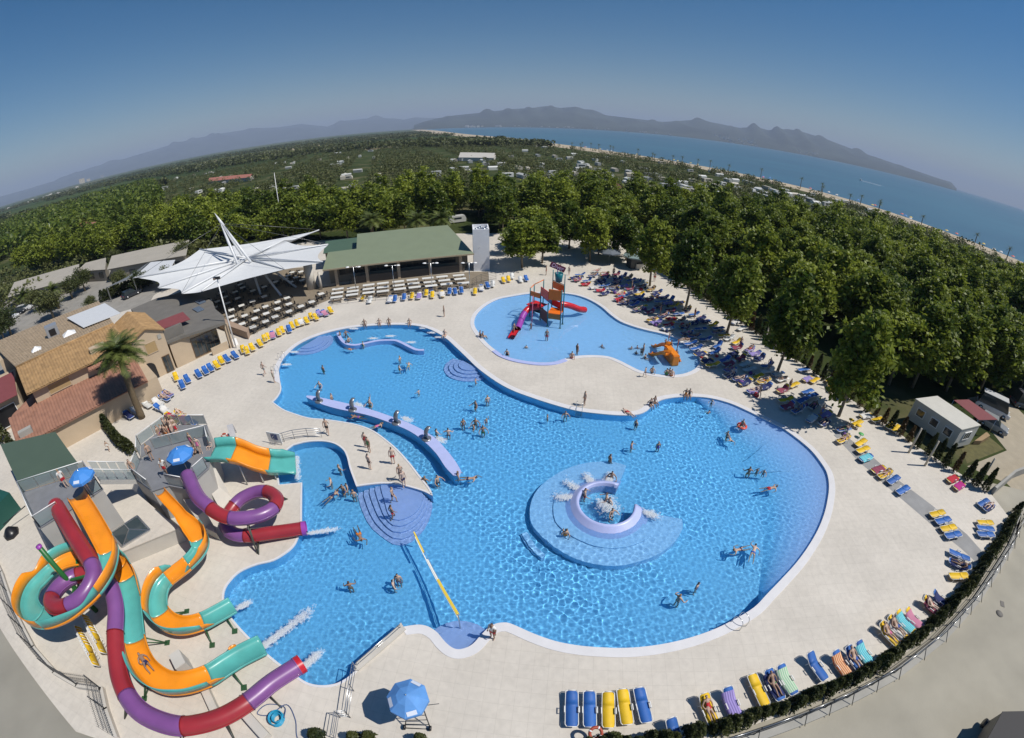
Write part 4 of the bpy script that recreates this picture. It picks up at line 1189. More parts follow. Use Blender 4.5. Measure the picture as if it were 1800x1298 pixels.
def slab_roof(parent, p0, p1, p2, p3, mm, name='roof', rib=0.0, th=0.12):
    """sloping roof p0,p1 along the eave, p2,p3 along the ridge; rib > 0 gives rows of barrel tiles"""
    p0, p1, p2, p3 = map(Vector, (p0, p1, p2, p3))
    m = MB()
    if rib:
        L = (p1 - p0).length; n = int(L / rib) * 4
        vs = []; K = 10
        for i in range(n + 1):
            t = i / n
            a = p0.lerp(p1, t); b = p3.lerp(p2, t)
            h = 0.07 * abs(math.sin(math.pi * i / 4)) ** 0.8
            for k in range(K + 1): vs.append(a.lerp(b, k / K) + Vector((0, 0, h + (0.0 if k == 0 else 0.02 * (k % 2)))))
        m.sm = False
        m.add(vs, [(i * (K + 1) + k, (i + 1) * (K + 1) + k, (i + 1) * (K + 1) + k + 1, i * (K + 1) + k + 1) for i in range(n) for k in range(K)])
        dn = Vector((0, 0, -th))
        m.add([p0 + dn, p1 + dn, p2 + dn, p3 + dn, p0, p1, p2, p3], [(3, 2, 1, 0), (0, 1, 5, 4), (1, 2, 6, 5), (2, 3, 7, 6), (3, 0, 4, 7)])
        return m.build(name, mm, parent)
    dn = Vector((0, 0, -th))
    m.add([p0 + dn, p1 + dn, p2 + dn, p3 + dn, p0, p1, p2, p3], [(3, 2, 1, 0), (4, 5, 6, 7), (0, 1, 5, 4), (1, 2, 6, 5), (2, 3, 7, 6), (3, 0, 4, 7)])
    return m.build(name, mm, parent)

def win(parent, c, w, h, rz, mm=M_WINDOW, name='window', frame=M_WHITE, depth=0.06, bars=0):
    """window box set 3 mm proud of the wall, with its frame"""
    o = MB().box((0, 0, 0), (w, depth, h)).build(name, mm, parent, loc=c, rz=rz)
    for (x, z, sx, sz) in ((0, h / 2 + 0.04, w + 0.16, 0.08), (0, -h / 2 - 0.04, w + 0.16, 0.08), (-w / 2 - 0.04, 0, 0.08, h - 0.004), (w / 2 + 0.04, 0, 0.08, h - 0.004)):
        MB().box((x, 0, z), (sx, depth + 0.05, sz)).build('frame', frame, o)
    for k in range(bars):
        MB().box((-w / 2 + w * (k + 1) / (bars + 1), 0, 0), (0.05, depth + 0.03, h - 0.01)).build('mullion', frame, o)
    return o

# ---- villa with clay roofs: local frame u along the facade, v to the back
V0 = Vector((-46.17, 24.8, 0)); VR = math.atan2(0.8297, 0.5583)
villa = empty('clay_roof_villa', V0, VR, 'beige villa with ochre and red clay tile roofs behind the tall palm', 'villa')
MB().box((5.2, 15.2, 2.8), (12.2, 18.5, 5.6)).build('wall', M_BEIGE, villa)
MB().box((3.2, 28.9, 2.65), (16.5, 8.9, 5.3)).build('wall', M_BEIGE, villa)
MB().box((5.2, 3.2, 1.3), (14.6, 5.6, 2.6)).build('porch_wall', M_BEIGE, villa)
slab_roof(villa, (-4.3, 0, 2.72), (11.3, 0, 2.72), (11.6, 5.95, 3.85), (-4.6, 5.95, 3.85), M_CLAY, 'porch_roof', 0.34)
slab_roof(villa, (-4.6, 9.5, 2.72), (-4.3, 0, 2.73), (-1.05, 5.9, 3.9), (-1.05, 9.5, 3.9), M_CLAY, 'porch_roof', 0.34)
slab_roof(villa, (-1.5, 5.3, 5.55), (11.2, 5.3, 5.55), (11.2, 11.6, 6.95), (-1.9, 11.6, 6.95), M_OCHRE, 'roof', 0.34)
slab_roof(villa, (12.2, 34.0, 5.4), (-6.5, 36.0, 5.4), (-1.9, 11.7, 6.97), (11.2, 11.7, 6.97), M_OLDT, 'roof', 0.45)
m = MB(); m.tube([(-1.9, 11.65, 7.02), (11.2, 11.65, 7.02)], 0.14, 8); m.build('ridge_tiles', M_OCHRE, villa)
win(villa, (2.2, 5.9, 4.62), 2.6, 0.95, 0, M_BLIND, 'shuttered_window', frame=M_BEIGE)
win(villa, (7.6, 5.9, 4.75), 1.7, 0.8, 0, M_WINDOW, 'window', frame=M_BEIGE)
slab_roof(villa, (5.9, 4.9, 4.95), (9.2, 4.9, 4.95), (9.2, 5.94, 5.3), (5.9, 5.94, 5.3), M_CLAY, 'window_canopy', 0.3, 0.08)
c_ = MB().box((3.6, 20.4, 7.1), (1.7, 1.7, 1.7)).build('roof_plant', mat('galvanised_duct', (0.35, 0.37, 0.4), 0.4, metal=0.4), villa, bevel=0.05)
MB().box((3.6, 19.52, 7.1), (0.9, 0.04, 0.9)).build('fan_grille', M_DARK, c_)
for (u_, v_, s_) in ((0.9, 15.8, 0.7), (5.6, 16.6, 0.9)):
    d_ = MB(); d_.add([(-s_, -s_, 0), (s_, -s_, 0), (s_, s_, 0), (-s_, s_, 0), (0, 0, 0.55)], [(0, 1, 4), (1, 2, 4), (2, 3, 4), (3, 0, 4)]); d_.build('roof_dome', M_WHITE, villa, loc=(u_, v_, 6.75))
MB().box((7.9, 7.3, 6.15), (1.9, 0.9, 0.9)).build('dormer', M_BEIGE, villa)
MB().box((-3.0, 1.6, 3.25), (1.5, 0.7, 0.7)).build('chimney', M_GREYCONC, villa)
# right gable volume
gab = empty('gable_house', V0 + Matrix.Rotation(VR, 3, 'Z') @ Vector((13.7, 6.0, 0)), VR, 'beige gable-fronted house with an arched doorway next to the villa', 'house')
MB().box((0, 5, 2.75), (4.5, 10, 5.5)).build('wall', M_BEIGE, gab)
m = MB(); m.add([(-2.25, 0, 5.5), (2.25, 0, 5.5), (0.2, 0, 6.45), (-2.25, 10, 5.5), (2.25, 10, 5.5), (0.2, 10, 6.45)], [(0, 1, 2), (4, 3, 5), (0, 3, 4, 1)]); m.build('gable', M_BEIGE, gab)
slab_roof(gab, (-2.5, 10, 5.52), (-2.5, -0.3, 5.52), (0.2, -0.3, 6.6), (0.2, 10, 6.6), M_OCHRE, 'roof', 0.34)
slab_roof(gab, (2.5, -0.3, 5.52), (2.5, 10, 5.52), (0.2, 10, 6.6), (0.2, -0.3, 6.6), M_OCHRE, 'roof', 0.34)
win(gab, (0.2, -0.03, 4.0), 1.4, 1.3, 0, M_BLIND, 'window', frame=M_BEIGE)
dm = MB(); dm.add([(x, -0.06, z) for x, z in [(-0.9, 0.05)] + [(-0.9 * math.cos(a), 1.6 + 0.75 * math.sin(a)) for a in [math.pi * k / 10 for k in range(11)]] + [(0.9, 0.05)]], [tuple(range(13))])
dm.build('arched_door', M_DARK, gab, loc=(-1.0, 0, 0))
win(gab, (1.5, -0.03, 1.2), 0.9, 2.1, 0, M_WINDOW, 'door', frame=mat('brown_frame', (0.12, 0.07, 0.035), 0.5), bars=1)
MB().box((1.6, -0.05, 4.9), (0.45, 0.06, 0.6)).build('wall_crest', M_GREYCONC, gab)
# bar with grey roof
bar = empty('bar_pavilion', V0 + Matrix.Rotation(VR, 3, 'Z') @ Vector((16.2, 6.1, 0)), VR, 'beige bar pavilion with a dark glazed front and rounded grey roof', 'pavilion')
MB().box((3.3, 8.5, 1.75), (6.6, 17, 3.5)).build('wall', M_BEIGE, bar)
MB().prism([(-0.2, -0.2), (1.6, -0.3), (3.4, -0.9), (5.6, -1.6), (7.4, -1.9), (8.2, 0.5), (8.6, 4.5), (9.6, 8), (9.8, 12), (9.2, 16), (7.5, 19.5), (4.5, 21.5), (-0.2, 21)], 3.52, 3.85).build('roof', M_GREYR, bar)
MB().box((1.1, 0.5, 4.5), (2.6, 0.5, 1.4)).build('parapet', M_GREYR, bar)
win(bar, (4.6, -0.03, 1.55), 3.6, 2.5, 0, M_WINDOW, 'glazed_front', frame=mat('brown_frame', (0.12, 0.07, 0.035), 0.5), bars=5)
MB().box((5.9, -1.2, 0.5), (2.4, 0.25, 1.0)).build('low_wall', M_BEIGE, bar)
MB().box((7.5, -1.3, 1.7), (0.5, 0.5, 3.4)).build('column', M_BEIGE, bar)
slab_roof(bar, (-0.1, 3.2, 4.55), (4.2, 2.4, 4.55), (4.2, 5.2, 5.0), (-0.1, 5.6, 5.0), mat('maroon_awning', (0.19, 0.05, 0.055), 0.8, 0.08, 2), 'awning', 0, 0.06)
slab_roof(villa, (6.2, 27.5, 6.35), (7.6, 15.8, 7.0), (12.9, 15.2, 7.0), (12.4, 27.0, 6.35), mat('white_sheet_roof', (0.62, 0.63, 0.64), 0.5, 0.04, 2), 'sheet_roof', 0, 0.08)
for k in range(4): MB().box((6.9 + 1.5 * k, 7.0 + 3.2 * (k % 2), 3.95), (1.1, 2.2, 0.12)).build('roof_light', mat('roof_light_glass', (0.12, 0.16, 0.22), 0.1), bar) if k < 2 else None
# left neighbour with maroon awnings
nb = empty('maroon_awning_block', V0 + Matrix.Rotation(VR, 3, 'Z') @ Vector((-6.3, 13.2, 0)), VR, 'low block with a maroon awning left of the villa', 'building')
MB().box((0, 5, 1.9), (6.0, 10, 3.8)).build('wall', M_BEIGE, nb)
slab_roof(nb, (-2.9, -1.0, 3.82), (3.0, -1.0, 3.82), (3.0, 6.0, 4.6), (-2.9, 6.0, 4.6), mat('maroon_awning', (0.19, 0.05, 0.055), 0.8, 0.08, 2), 'awning', 0, 0.08)
win(nb, (0, -0.04, 1.6), 4.0, 2.4, 0, M_DARK, 'opening')

# ---- restaurant with the large green roof
A = G(567, 475, 3.4); B = G(833, 446, 3.4); Cc = G(787, 396, 5.6); D = G(628, 410.5, 5.6)
RR = math.atan2((B - A).y, (B - A).x)
rest = empty('green_roof_restaurant', (A.x, A.y, 0), RR, 'restaurant with a large pale green sheet roof and dark windows', 'restaurant')
iv = Matrix.Rotation(-RR, 3, 'Z')
def rl(p): return iv @ (Vector(p) - Vector((A.x, A.y, 0)))
LB = rl(B).x
M_GRN = mat('pale_green_sheet_roof', (0.20, 0.235, 0.15), 0.5, 0.05, 0.5)
c3 = rl(Cc); d3 = rl(D)
m = MB()
dl = Vector((1.2, 6.6, 4.55)); el_ = Vector((d3.x - 0.4, 6.6, 4.5))
m.add([(0, 0, 3.4), (LB, 0, 3.4), (c3.x, c3.y, 5.6), (d3.x, c3.y, 5.6), (d3.x, 7.2, 4.45), (0.4, 7.2, 4.45)], [(0, 1, 2, 3, 4, 5)])
m.add([(x, y, z - 0.16) for x, y, z in ((0, 0, 3.4), (LB, 0, 3.4), (c3.x, c3.y, 5.6), (d3.x, c3.y, 5.6), (d3.x, 7.2, 4.45), (0.4, 7.2, 4.45))], [(5, 4, 3, 2, 1, 0)])
n_ = 6
for i in range(6):
    j = (i + 1) % 6
    m.f.append((i, i + 6, j + 6, j)); m.m.append(0); m.smf.append(False)
roof = m.build('roof', M_GRN, rest)
m = MB(); m.beam((0, -0.06, 3.3), (LB, -0.06, 3.3), 0.12, 0.22); m.build('gutter', mat('tan_fascia', (0.33, 0.27, 0.18), 0.6), roof)
MB().box((LB / 2, 8.2, 1.6), (LB - 1.2, 10.6, 3.2)).build('wall', mat('taupe_render', (0.27, 0.23, 0.18), 0.8, 0.06, 1), rest)
xs_ = [1.7, 7.0, 13.0, 18.6, 24.0]
sc_ = LB / 25.5
for k, x in enumerate([v * sc_ for v in (2.0, 7.2, 12.6, 18.0, 23.3)]):
    MB().box((x, 1.1, 1.55), (0.5, 0.5, 3.1)).build('column', M_BEIGE, rest)
for k in range(4):
    x = (4.6 + 5.3 * k) * sc_
    win(rest, (x, 2.86, 2.15), 4.3 * sc_, 1.6, 0, M_WINDOW, 'window', frame=M_DARKMETAL, bars=3)
MB().box((14.2 * sc_, 1.0, 0.65), (19.5 * sc_, 0.12, 1.3)).build('planter_screen', mat('dark_plank', (0.10, 0.085, 0.07), 0.7, 0.1, 6), rest)
sa2 = empty('green_roof_annex', A + Vector((0, 0, -3.4)) + Matrix.Rotation(RR, 3, 'Z') @ Vector((3.5, 14.5, 0)), RR, 'small green-roofed annex behind the restaurant', 'annex')
MB().box((0, 0, 1.6), (8.5, 5.5, 3.2)).build('wall', M_BEIGE, sa2); slab_roof(sa2, (-4.6, -3, 3.3), (4.6, -3, 3.3), (4.6, 3, 4.2), (-4.6, 3, 4.2), mat('dark_green_sheet_roof', (0.07, 0.12, 0.08), 0.5, 0.05, 0.5), 'roof')
# white lift tower
T0 = G(833, 477); T1 = G(861, 476)
lt = empty('white_tower', T0, math.atan2((T1 - T0).y, (T1 - T0).x), 'plain white tower block beside the green-roofed restaurant', 'tower')
wt_ = (T1 - T0).length
MB().box((wt_ / 2, 2.1, 3.4), (wt_, 4.2, 6.8)).build('wall', mat('white_render', (0.70, 0.71, 0.73), 0.7, 0.04, 1), lt)
for (x, y, sx, sy) in ((wt_ / 2, 0.1, wt_ + 0.004, 0.2), (wt_ / 2, 4.1, wt_ + 0.004, 0.2), (0.1, 2.1, 0.2, 3.79), (wt_ - 0.1, 2.1, 0.2, 3.79)):
    MB().box((x, y, 7.1), (sx, sy, 0.6)).build('parapet', mat('white_render', (0.70, 0.71, 0.73), 0.7, 0.04, 1), lt)
for k in range(5):
    MB().lathe([(0.32, 6.85), (0.32, 7.3), (0.2, 7.4), (0.0, 7.4)], (0.6 + 0.45 * k, 1.1 + 0.7 * (k % 3), 0), 10).build('roof_vent', M_STEEL, lt)
MB().tube([(wt_ * 0.35, -0.1, 4.6), (wt_ * 0.4, -0.5, 4.5), (wt_ * 0.3, -0.55, 4.1)], 0.04, 6).build('wall_lamp', M_STEEL, lt)

# ---- tensile canopy on a leaning mast
TIPS = [((351,439),6.6),((244,489),6.3),((278,507),6.0),((320,517),5.8),((355,513),5.7),((500,474),5.4),((567,461.5),5.8),((577,431),6.2),((561,405.5),6.6),((500,423),6.6)]
hub = Vector((-47.2, 71.5, 5.0))
can = empty('tensile_canopy', (hub.x, hub.y, 0), label='big white star-shaped tensile canopy on a leaning mast over the terrace', cat='canopy')
CL = can.location
tips = [G(*p, z) - CL for p, z in TIPS]
hubl = hub - CL
tips.sort(key=lambda p: math.atan2(p.y - hubl.y, p.x - hubl.x))
M_MEMB = mat('white_membrane', (0.66, 0.67, 0.67), 0.6, 0.03, 0.5)
ridge = []
NT = len(tips)
K = 8; RN = 8
m = MB(); m.sm = True; vs = []
cols = []
for i in range(NT):
    a, b = tips[i], tips[(i + 1) % NT]
    for k in range(K):
        t = k / K
        e = a.lerp(b, t); s_ = math.sin(math.pi * t)
        gap = (b - a).length
        e = e.lerp(hubl, 0.09 * s_ * min(1, gap / 8)); e.z -= 0.25 * s_
        cols.append((e, s_))
for e, s_ in cols:
    for r_ in range(RN + 1):
        u = r_ / RN
        p = hubl.lerp(e, 0.04 + 0.96 * u)
        p.z = hubl.z + (e.z - hubl.z) * u ** 1.1 - 0.12 * s_ * math.sin(math.pi * u)
        vs.append(p)
nC = len(cols)
m.add(vs, [(i * (RN + 1) + k, ((i + 1) % nC) * (RN + 1) + k, ((i + 1) % nC) * (RN + 1) + k + 1, i * (RN + 1) + k + 1) for i in range(nC) for k in range(RN)])
mem = m.build('membrane', M_MEMB, can)
M_MAST = mat('white_steel', (0.68, 0.69, 0.70), 0.35)
M_CABLE = mat('grey_cable', (0.2, 0.2, 0.2), 0.4, metal=0.6)
for t in tips:
    MB().tube([hubl + Vector((0, 0, 0.25)), t + Vector((0, 0, 0.12))], [0.2, 0.11], 8).build('strut', M_MAST, can)
apex = Vector((-53.0, 73.5, 12.4)) - CL
for k, f in enumerate((hubl + Vector((-1.6, 1.2, 0)), hubl + Vector((2.2, -2.6, 0.2)), hubl + Vector((0.4, -4.0, 0.4)), hubl + Vector((-1.8, -0.8, 0)))):
    MB().tube([f, apex.lerp(f, 0.5), apex.lerp(f, 0.12)], [0.22, 0.24, 0.12], 10).build('mast_leg', M_MAST, can)
MB().tube([apex.lerp(hubl, 0.16), apex, apex + (apex - hubl).normalized() * 1.6], [0.3, 0.22, 0.04], 10).build('mast_head', M_MAST, can)
for t in (tips[0], tips[2], tips[4], tips[6], tips[8]):
    MB().tube([apex.lerp(hubl, 0.1), t + Vector((0, 0, 0.15))], 0.03, 5).build('cable', M_CABLE, can)
for (fx, fy), top in (((458,518), (420,476)), ((494,520), (470,488)), ((521,505.5), (495,480))):
    f = G(fx, fy) - CL
    tp_ = hubl + (f - hubl).xy.to_3d() * 0.35; tp_.z = 4.5
    MB().tube([f, tp_], 0.2, 8).build('leg', M_MAST, can)
# stone end wall and pale column beside the canopy
for px, h, lab in (((548,508), 4.2, 'curved pale stone wall end beside the canopy'), ((565,509), 3.0, 'slim pale column at the corner of the restaurant terrace')):
    p = G(*px); MB().tube([(0, 0, 0), (0, 0, h)], 0.75 if h > 4 else 0.22, 12).build('terrace_column', M_CONC, label=lab, cat='column', loc=p)

# ---- service buildings and car park to the north-west
M_FIBRE = mat('fibre_cement_roof', (0.36, 0.33, 0.28), 0.8, 0.06, 0.4)
def long_hut(px4, z, label, name='service_building', mm=M_FIBRE):
    w = [G(x, y, z) for x, y in px4]
    o = empty(name, (w[0].x, w[0].y, 0), label=label, cat='building')
    l = [p - o.location for p in w]
    c = sum(l, Vector()) / 4
    MB().prism([Vector((p.x, p.y, 0)) * 0.93 + Vector((c.x, c.y, 0)) * 0.07 for p in l], 0, z - 0.25).build('wall', mat('grey_beige_wall', (0.3, 0.27, 0.22), 0.8, 0.06, 1), o)
    a = [p.copy() for p in l]
    for i in (1, 2): a[i].z += 0.9
    slab_roof(o, a[0], a[3], a[2], a[1], mm, 'roof', 0, 0.1)
    d = (l[3] - l[0]); n = max(2, int(d.length / 4))
    rz = math.atan2(d.y, d.x)
    nn = Vector((d.y, -d.x, 0)).normalized()
    base = l[0] * 0.93 + c * 0.07; d2 = (l[3] - l[0]) * 0.93
    for k in range(n):
        p = base + d2 * (k + 0.5) / n + nn * 0.02
        win(o, (p.x, p.y, 1.5), 1.6, 1.3, rz, M_WINDOW, 'window', frame=M_DARKMETAL)
    return o
long_hut([(188,474),(198,456),(334,428),(327,449)], 3.4, 'long pale-roofed service building behind the canopy')
long_hut([(13,523),(27,502),(141,470),(137,488)], 3.2, 'long pale-roofed service building by the car park')
long_hut([(134,478),(152,468),(188,459),(185,474)], 3.0, 'small pale-roofed annex between the service buildings')
# lean-to roofs left of the canopy
lp = empty('pergola_roof', G(230, 492), label='open pergola with slatted white and grey roofs beside the canopy', cat='pergola')
q = [G(x, y, 3.6) - lp.location for x, y in ((234,489),(265,461),(308,457),(296,479))]
slab_roof(lp, q[0], q[3], q[2], q[1], mat('white_sheet_roof', (0.62, 0.63, 0.64), 0.5, 0.04, 2), 'roof', 0, 0.06)
q2 = [G(x, y, 3.3) - lp.location for x, y in ((186,506),(222,488),(262,461),(234,488))]
slab_roof(lp, q2[0], q2[1], q2[2], q2[3], mat('slate_sheet_roof', (0.16, 0.17, 0.18), 0.6, 0.06, 1), 'roof', 0, 0.06)
for p in (q[0], q[1], q[2], q[3], q2[0]):
    MB().box((p.x * 0.96, p.y * 0.96 , (p.z - 0.08) / 2), (0.18, 0.18, p.z - 0.08)).build('post', M_STEEL, lp)
struct(sheet('car_park', [G(x, y) for x, y in ((-120,700),(-60,600),(-20,560),(0,528),(140,489),(185,476),(240,464),(270,455),(330,450),(345,470),(300,500),(270,520),(262,535),(215,548),(160,575),(60,620),(-20,680))], [], 0.006, mat('grey_asphalt', (0.27, 0.255, 0.23), 0.85, 0.15, 0.5)))

# ---- far landmarks
def block(name, px, w, d, h, label, mm, floors=0, group=None):
    p = G(*px)
    o = empty(name, p, math.atan2(p.y, p.x) - math.pi / 2, label, 'building', group)
    MB().box((0, 0, h / 2), (w, d, h)).build('wall', mm, o)
    for f in range(floors):
        for k in range(5):
            MB().box((-w / 2 + w * (k + 0.5) / 5, -d / 2 - 0.05, h * (f + 0.55) / floors), (w * 0.1, 0.1, h * 0.35 / floors)).build('window', M_WINDOW, o)
    return o
M_CREAM = mat('cream_tower', (0.6, 0.5, 0.33), 0.8)
block('tower_block', (145,322.6), 75, 30, 62, 'taller cream apartment tower on the horizon left of the mountains', M_CREAM, 6)
block('tower_block', (156,319.2), 55, 30, 40, 'shorter cream apartment tower beside the taller one on the horizon', M_CREAM, 5)
block('tower_block', (180,312.5), 60, 30, 50, 'grey apartment tower standing alone on the horizon', mat('grey_tower', (0.3, 0.29, 0.28), 0.8), 5)
def hut(name, px4, z, label, mm, roof_up=1.2):
    w = [G(x, y, z) for x, y in px4]
    o = empty(name, (w[0].x, w[0].y, 0), label=label, cat='building'); l = [p - o.location for p in w]
    MB().prism([Vector((p.x, p.y, 0)) for p in l], 0, z - 0.02).build('wall', M_CONC, o)
    mid0 = (l[0] + l[3]) / 2 + Vector((0, 0, roof_up)); mid1 = (l[1] + l[2]) / 2 + Vector((0, 0, roof_up))
    slab_roof(o, l[0], l[1], mid1, mid0, mm, 'roof'); slab_roof(o, l[2], l[3], mid0, mid1, mm, 'roof')
    return o
M_REDR = mat('salmon_tile_roof', (0.36, 0.14, 0.10), 0.8, 0.1, 0.5)
hut('red_roof_hall', [(365,319.5),(440,312),(446,307.5),(372,313.5)], 2.6, 'long hall with a salmon tile roof out in the campsite', M_REDR, 1.6)
hut('red_roof_house', [(138,400),(172,397),(178,390),(146,391)], 4.0, 'small house with a salmon roof among the trees near the car park', M_REDR)
hut('red_roof_house', [(1075,330),(1092,342),(1102,336),(1086,325)], 4.5, 'white house with a salmon roof behind the tree belt by the sea', M_REDR, 1.5)
hut('white_marquee', [(806,277),(868,278),(872,271.5),(812,270)], 2.6, 'wide white marquee roof in the middle of the campsite', mat('canvas_cream', (0.5, 0.47, 0.42), 0.8), 2.2)

# ---- mobile home, awning
mh = [G(*zz(1350,450)(x, y), 2.9) for x, y in ((1040,1003),(1190,985),(1490,1187),(1362,1217))]
mo = empty('mobile_home', (mh[0].x, mh[0].y, 0), label='cream mobile home with a shaded side just behind the cypress hedge', cat='mobile home')
ml = [p - mo.location for p in mh]
M_MH = mat('mobile_home_panel', (0.50, 0.50, 0.46), 0.6, 0.04, 2)
MB().prism([Vector((p.x, p.y, 0)) for p in ml], 0.35, 2.78).build('body', M_MH, mo)
MB().prism(offset_ring([Vector((p.x, p.y, 0)) for p in ml], 0.1), 2.782, 2.9).build('roof', mat('cream_roof', (0.55, 0.53, 0.47), 0.6, 0.05, 1), mo)
d_ = ml[3] - ml[2]; c_ = (ml[3] + ml[2]) / 2; nn = Vector((d_.y, -d_.x, 0)).normalized(); cen = sum(ml, Vector()) / 4
if nn.dot(c_ - cen) < 0: nn = -nn
win(mo, (c_.x + nn.x * 0.03, c_.y + nn.y * 0.03, 1.8), 1.3, 0.8, math.atan2(d_.y, d_.x), bars=2)
d_ = ml[3] - ml[0]
nn = Vector((d_.y, -d_.x, 0)).normalized()
for k in (0.2, 0.5, 0.8):
    c_ = ml[0].lerp(ml[3], k)
    if nn.dot(c_ - cen) < 0: nn = -nn
    win(mo, (c_.x + nn.x * 0.03, c_.y + nn.y * 0.03, 1.75), 0.9, 0.8, math.atan2(d_.y, d_.x))
aw = [G(*zz(1350,450)(x, y), 2.3) for x, y in ((1305,1012),(1410,1008),(1612,1150),(1480,1152))]
ao = empty('maroon_awning', (aw[0].x, aw[0].y, 0), label='maroon canvas awning beside the mobile home', cat='awning'); al = [p - ao.location for p in aw]
slab_roof(ao, al[0], al[1], al[2], al[3], mat('maroon_awning', (0.19, 0.05, 0.055), 0.8, 0.08, 2), 'canvas', 0, 0.04)
for p in al: MB().tube([Vector((p.x * .98, p.y * .98, 0)), Vector((p.x * .98, p.y * .98, 2.28))], 0.04, 6).build('pole', M_STEEL, ao)
wd_ = [G(*zz(1350,450)(x, y), 0.45) for x, y in ((1450,1298),(1535,1235),(1560,1260),(1500,1298))]
MB().prism([p - Vector((wd_[0].x, wd_[0].y, 0)) for p in wd_], 0, 0.45).build('wooden_deck', mat('wood_plank', (0.30, 0.20, 0.10), 0.7, 0.15, 3), label='small wooden deck at the mobile home door', cat='deck', loc=(wd_[0].x, wd_[0].y, 0))
struct(sheet('lawn', [G(x, y, -0.1) for x, y in ((1690,790),(1735,765),(1765,790),(1700,815))], [], -0.1, mat('dry_lawn', (0.11, 0.10, 0.035), 0.95, 0.25, 1.5)))
struct(sheet('gravel_lane', [G(x, y, -0.1) for x, y in ((1700,820),(1770,792),(1740,755),(1700,700),(1760,690),(1830,760),(1850,860),(1800,880),(1770,850))], [], -0.108, mat('pale_gravel', (0.36, 0.31, 0.23), 0.9, 0.1, 0.8)))
M_ROAD = mat('concrete_road', (0.34, 0.315, 0.255), 0.9, 0.12, 0.35, 0.15, 6, detail=8)
struct(sheet('service_road', [p for p in offset_ring(DECK, -0.6)[10:24]] + [Vector((-14.7, 4.4, 0)), Vector((-14.7, -30, 0)), Vector((70, -30, 0)), Vector((75, 20, 0)), Vector((52, 18, 0))], [], -0.1, M_ROAD))
struct(sheet('side_yard', [Vector((-14.8, 4.4, 0)), Vector((-24, 4, 0)), Vector((-33, 7, 0)), Vector((-44.5, 11, 0)), Vector((-60, 15, 0)), Vector((-86, 22, 0)), Vector((-160, -10, 0)), Vector((-90, -60, 0)), Vector((-14.8, -40, 0))], [], -0.104, mat('yard_concrete', (0.27, 0.255, 0.215), 0.9, 0.14, 0.3, 0.15, 6, detail=8)))
p_ = [G(x, y, 1.9) for x, y in ((1763,1252),(1835,1250),(1850,1320),(1728,1312))]
bx = empty('dark_trailer', (p_[0].x, p_[0].y, 0), label='black-roofed trailer parked on the service road', cat='trailer')
MB().prism([p - bx.location for p in p_], 0.5, 1.85).build('body', M_DARKMETAL, bx); MB().prism(offset_ring([Vector((p.x, p.y, 0)) - Vector((bx.location.x, bx.location.y, 0)) for p in p_], 0.04), 1.852, 1.9).build('roof', mat('black_roof', (0.012, 0.011, 0.014), 0.7), bx)
for k in (0, 2): MB().lathe([(0.0, -0.1), (0.32, -0.1), (0.32, 0.1), (0, 0.1)], (0, 0, 0), 14).build('wheel', M_DARK, bx, loc=(p_[k].x * 0.97 - bx.location.x * 0.97, p_[k].y * 0.97 - bx.location.y * 0.97, 0.32)).rotation_euler = (math.pi / 2, 0, 0.5)
for px, s_, sh in (((1762,1062), 0.35, 'b'), ((1757,1079), 0.3, 'r')):
    p = G(*px, -0.09)
    mm_ = MB()
    if sh == 'b': mm_.box((0, 0, 0.006), (0.55, 0.35, 0.012), 0.9)
    else: mm_.lathe([(0.32, 0.0), (0.32, 0.012), (0, 0.012)], (0, 0, 0), 16)
    mm_.build('manhole_cover', M_GREYR, label='rectangular drain cover set in the service road' if sh == 'b' else 'round drain cover set in the service road', cat='drain cover', loc=p)

# ---- lamps, posts, flagpoles
def lamp(px, h, label, kind):
    p = G(*px); o = empty('lamp_post', p, label=label, cat='lamp post')
    if kind == 'tall':
        MB().tube([(0, 0, 0), (0, 0, h)], [0.11, 0.07], 8).build('pole', M_WHITE, o); o2 = MB().box((0, 0, h), (0.9, 0.25, 0.3)).build('floodlight', M_DARKMETAL, o); MB().box((-0.3, -0.2, h - 0.05), (0.3, 0.12, 0.3)).build('lens', M_STEEL, o2)
    else:
        MB().tube([(0, 0, 0), (0, 0, h)], [0.07, 0.05], 8).build('pole', M_STEEL, o)
        MB().tube([(-0.75, 0, h), (0.75, 0, h)], 0.035, 6).build('arm', M_STEEL, o)
        for s_ in (-1, 1): MB().lathe([(0.0, 0.12), (0.22, 0.08), (0.34, 0.0), (0.0, -0.05)], (0.95 * s_, 0, h), 12).build('lamp_head', M_WHITE, o)
    return o
lamp((415,612), 9.7, 'tall white floodlight pole at the corner of the bar pavilion', 'tall')
for px, lab in (((627,515),'double-headed lamp in front of the first restaurant window'), ((694,513),'double-headed lamp in front of the second restaurant window'), ((760,509),'double-headed lamp in front of the third restaurant window'), ((826,509),'double-headed lamp below the white tower')):
    lamp(px, 4.3, lab, 'double')
for (b_px, h, lab) in (((500,420), 17.0, 'tall white flagpole behind the canopy'), ((556,400), 8.5, 'short white flagpole behind the restaurant annex'), ((100,440), 11.5, 'white street light pole among the trees near the car park')):
    o = empty('flagpole' if 'flag' in lab else 'street_light', G(*b_px), label=lab, cat='pole')
    MB().tube([(0, 0, 0), (0, 0, h)], [0.13, 0.06], 8).build('pole', M_WHITE, o); MB().lathe([(0.0, 0.14), (0.1, 0.06), (0.0, 0)], (0, 0, h), 8).build('finial', M_WHITE, o)
M_TIMBER = mat('grey_timber', (0.42, 0.38, 0.31), 0.8, 0.1, 4)
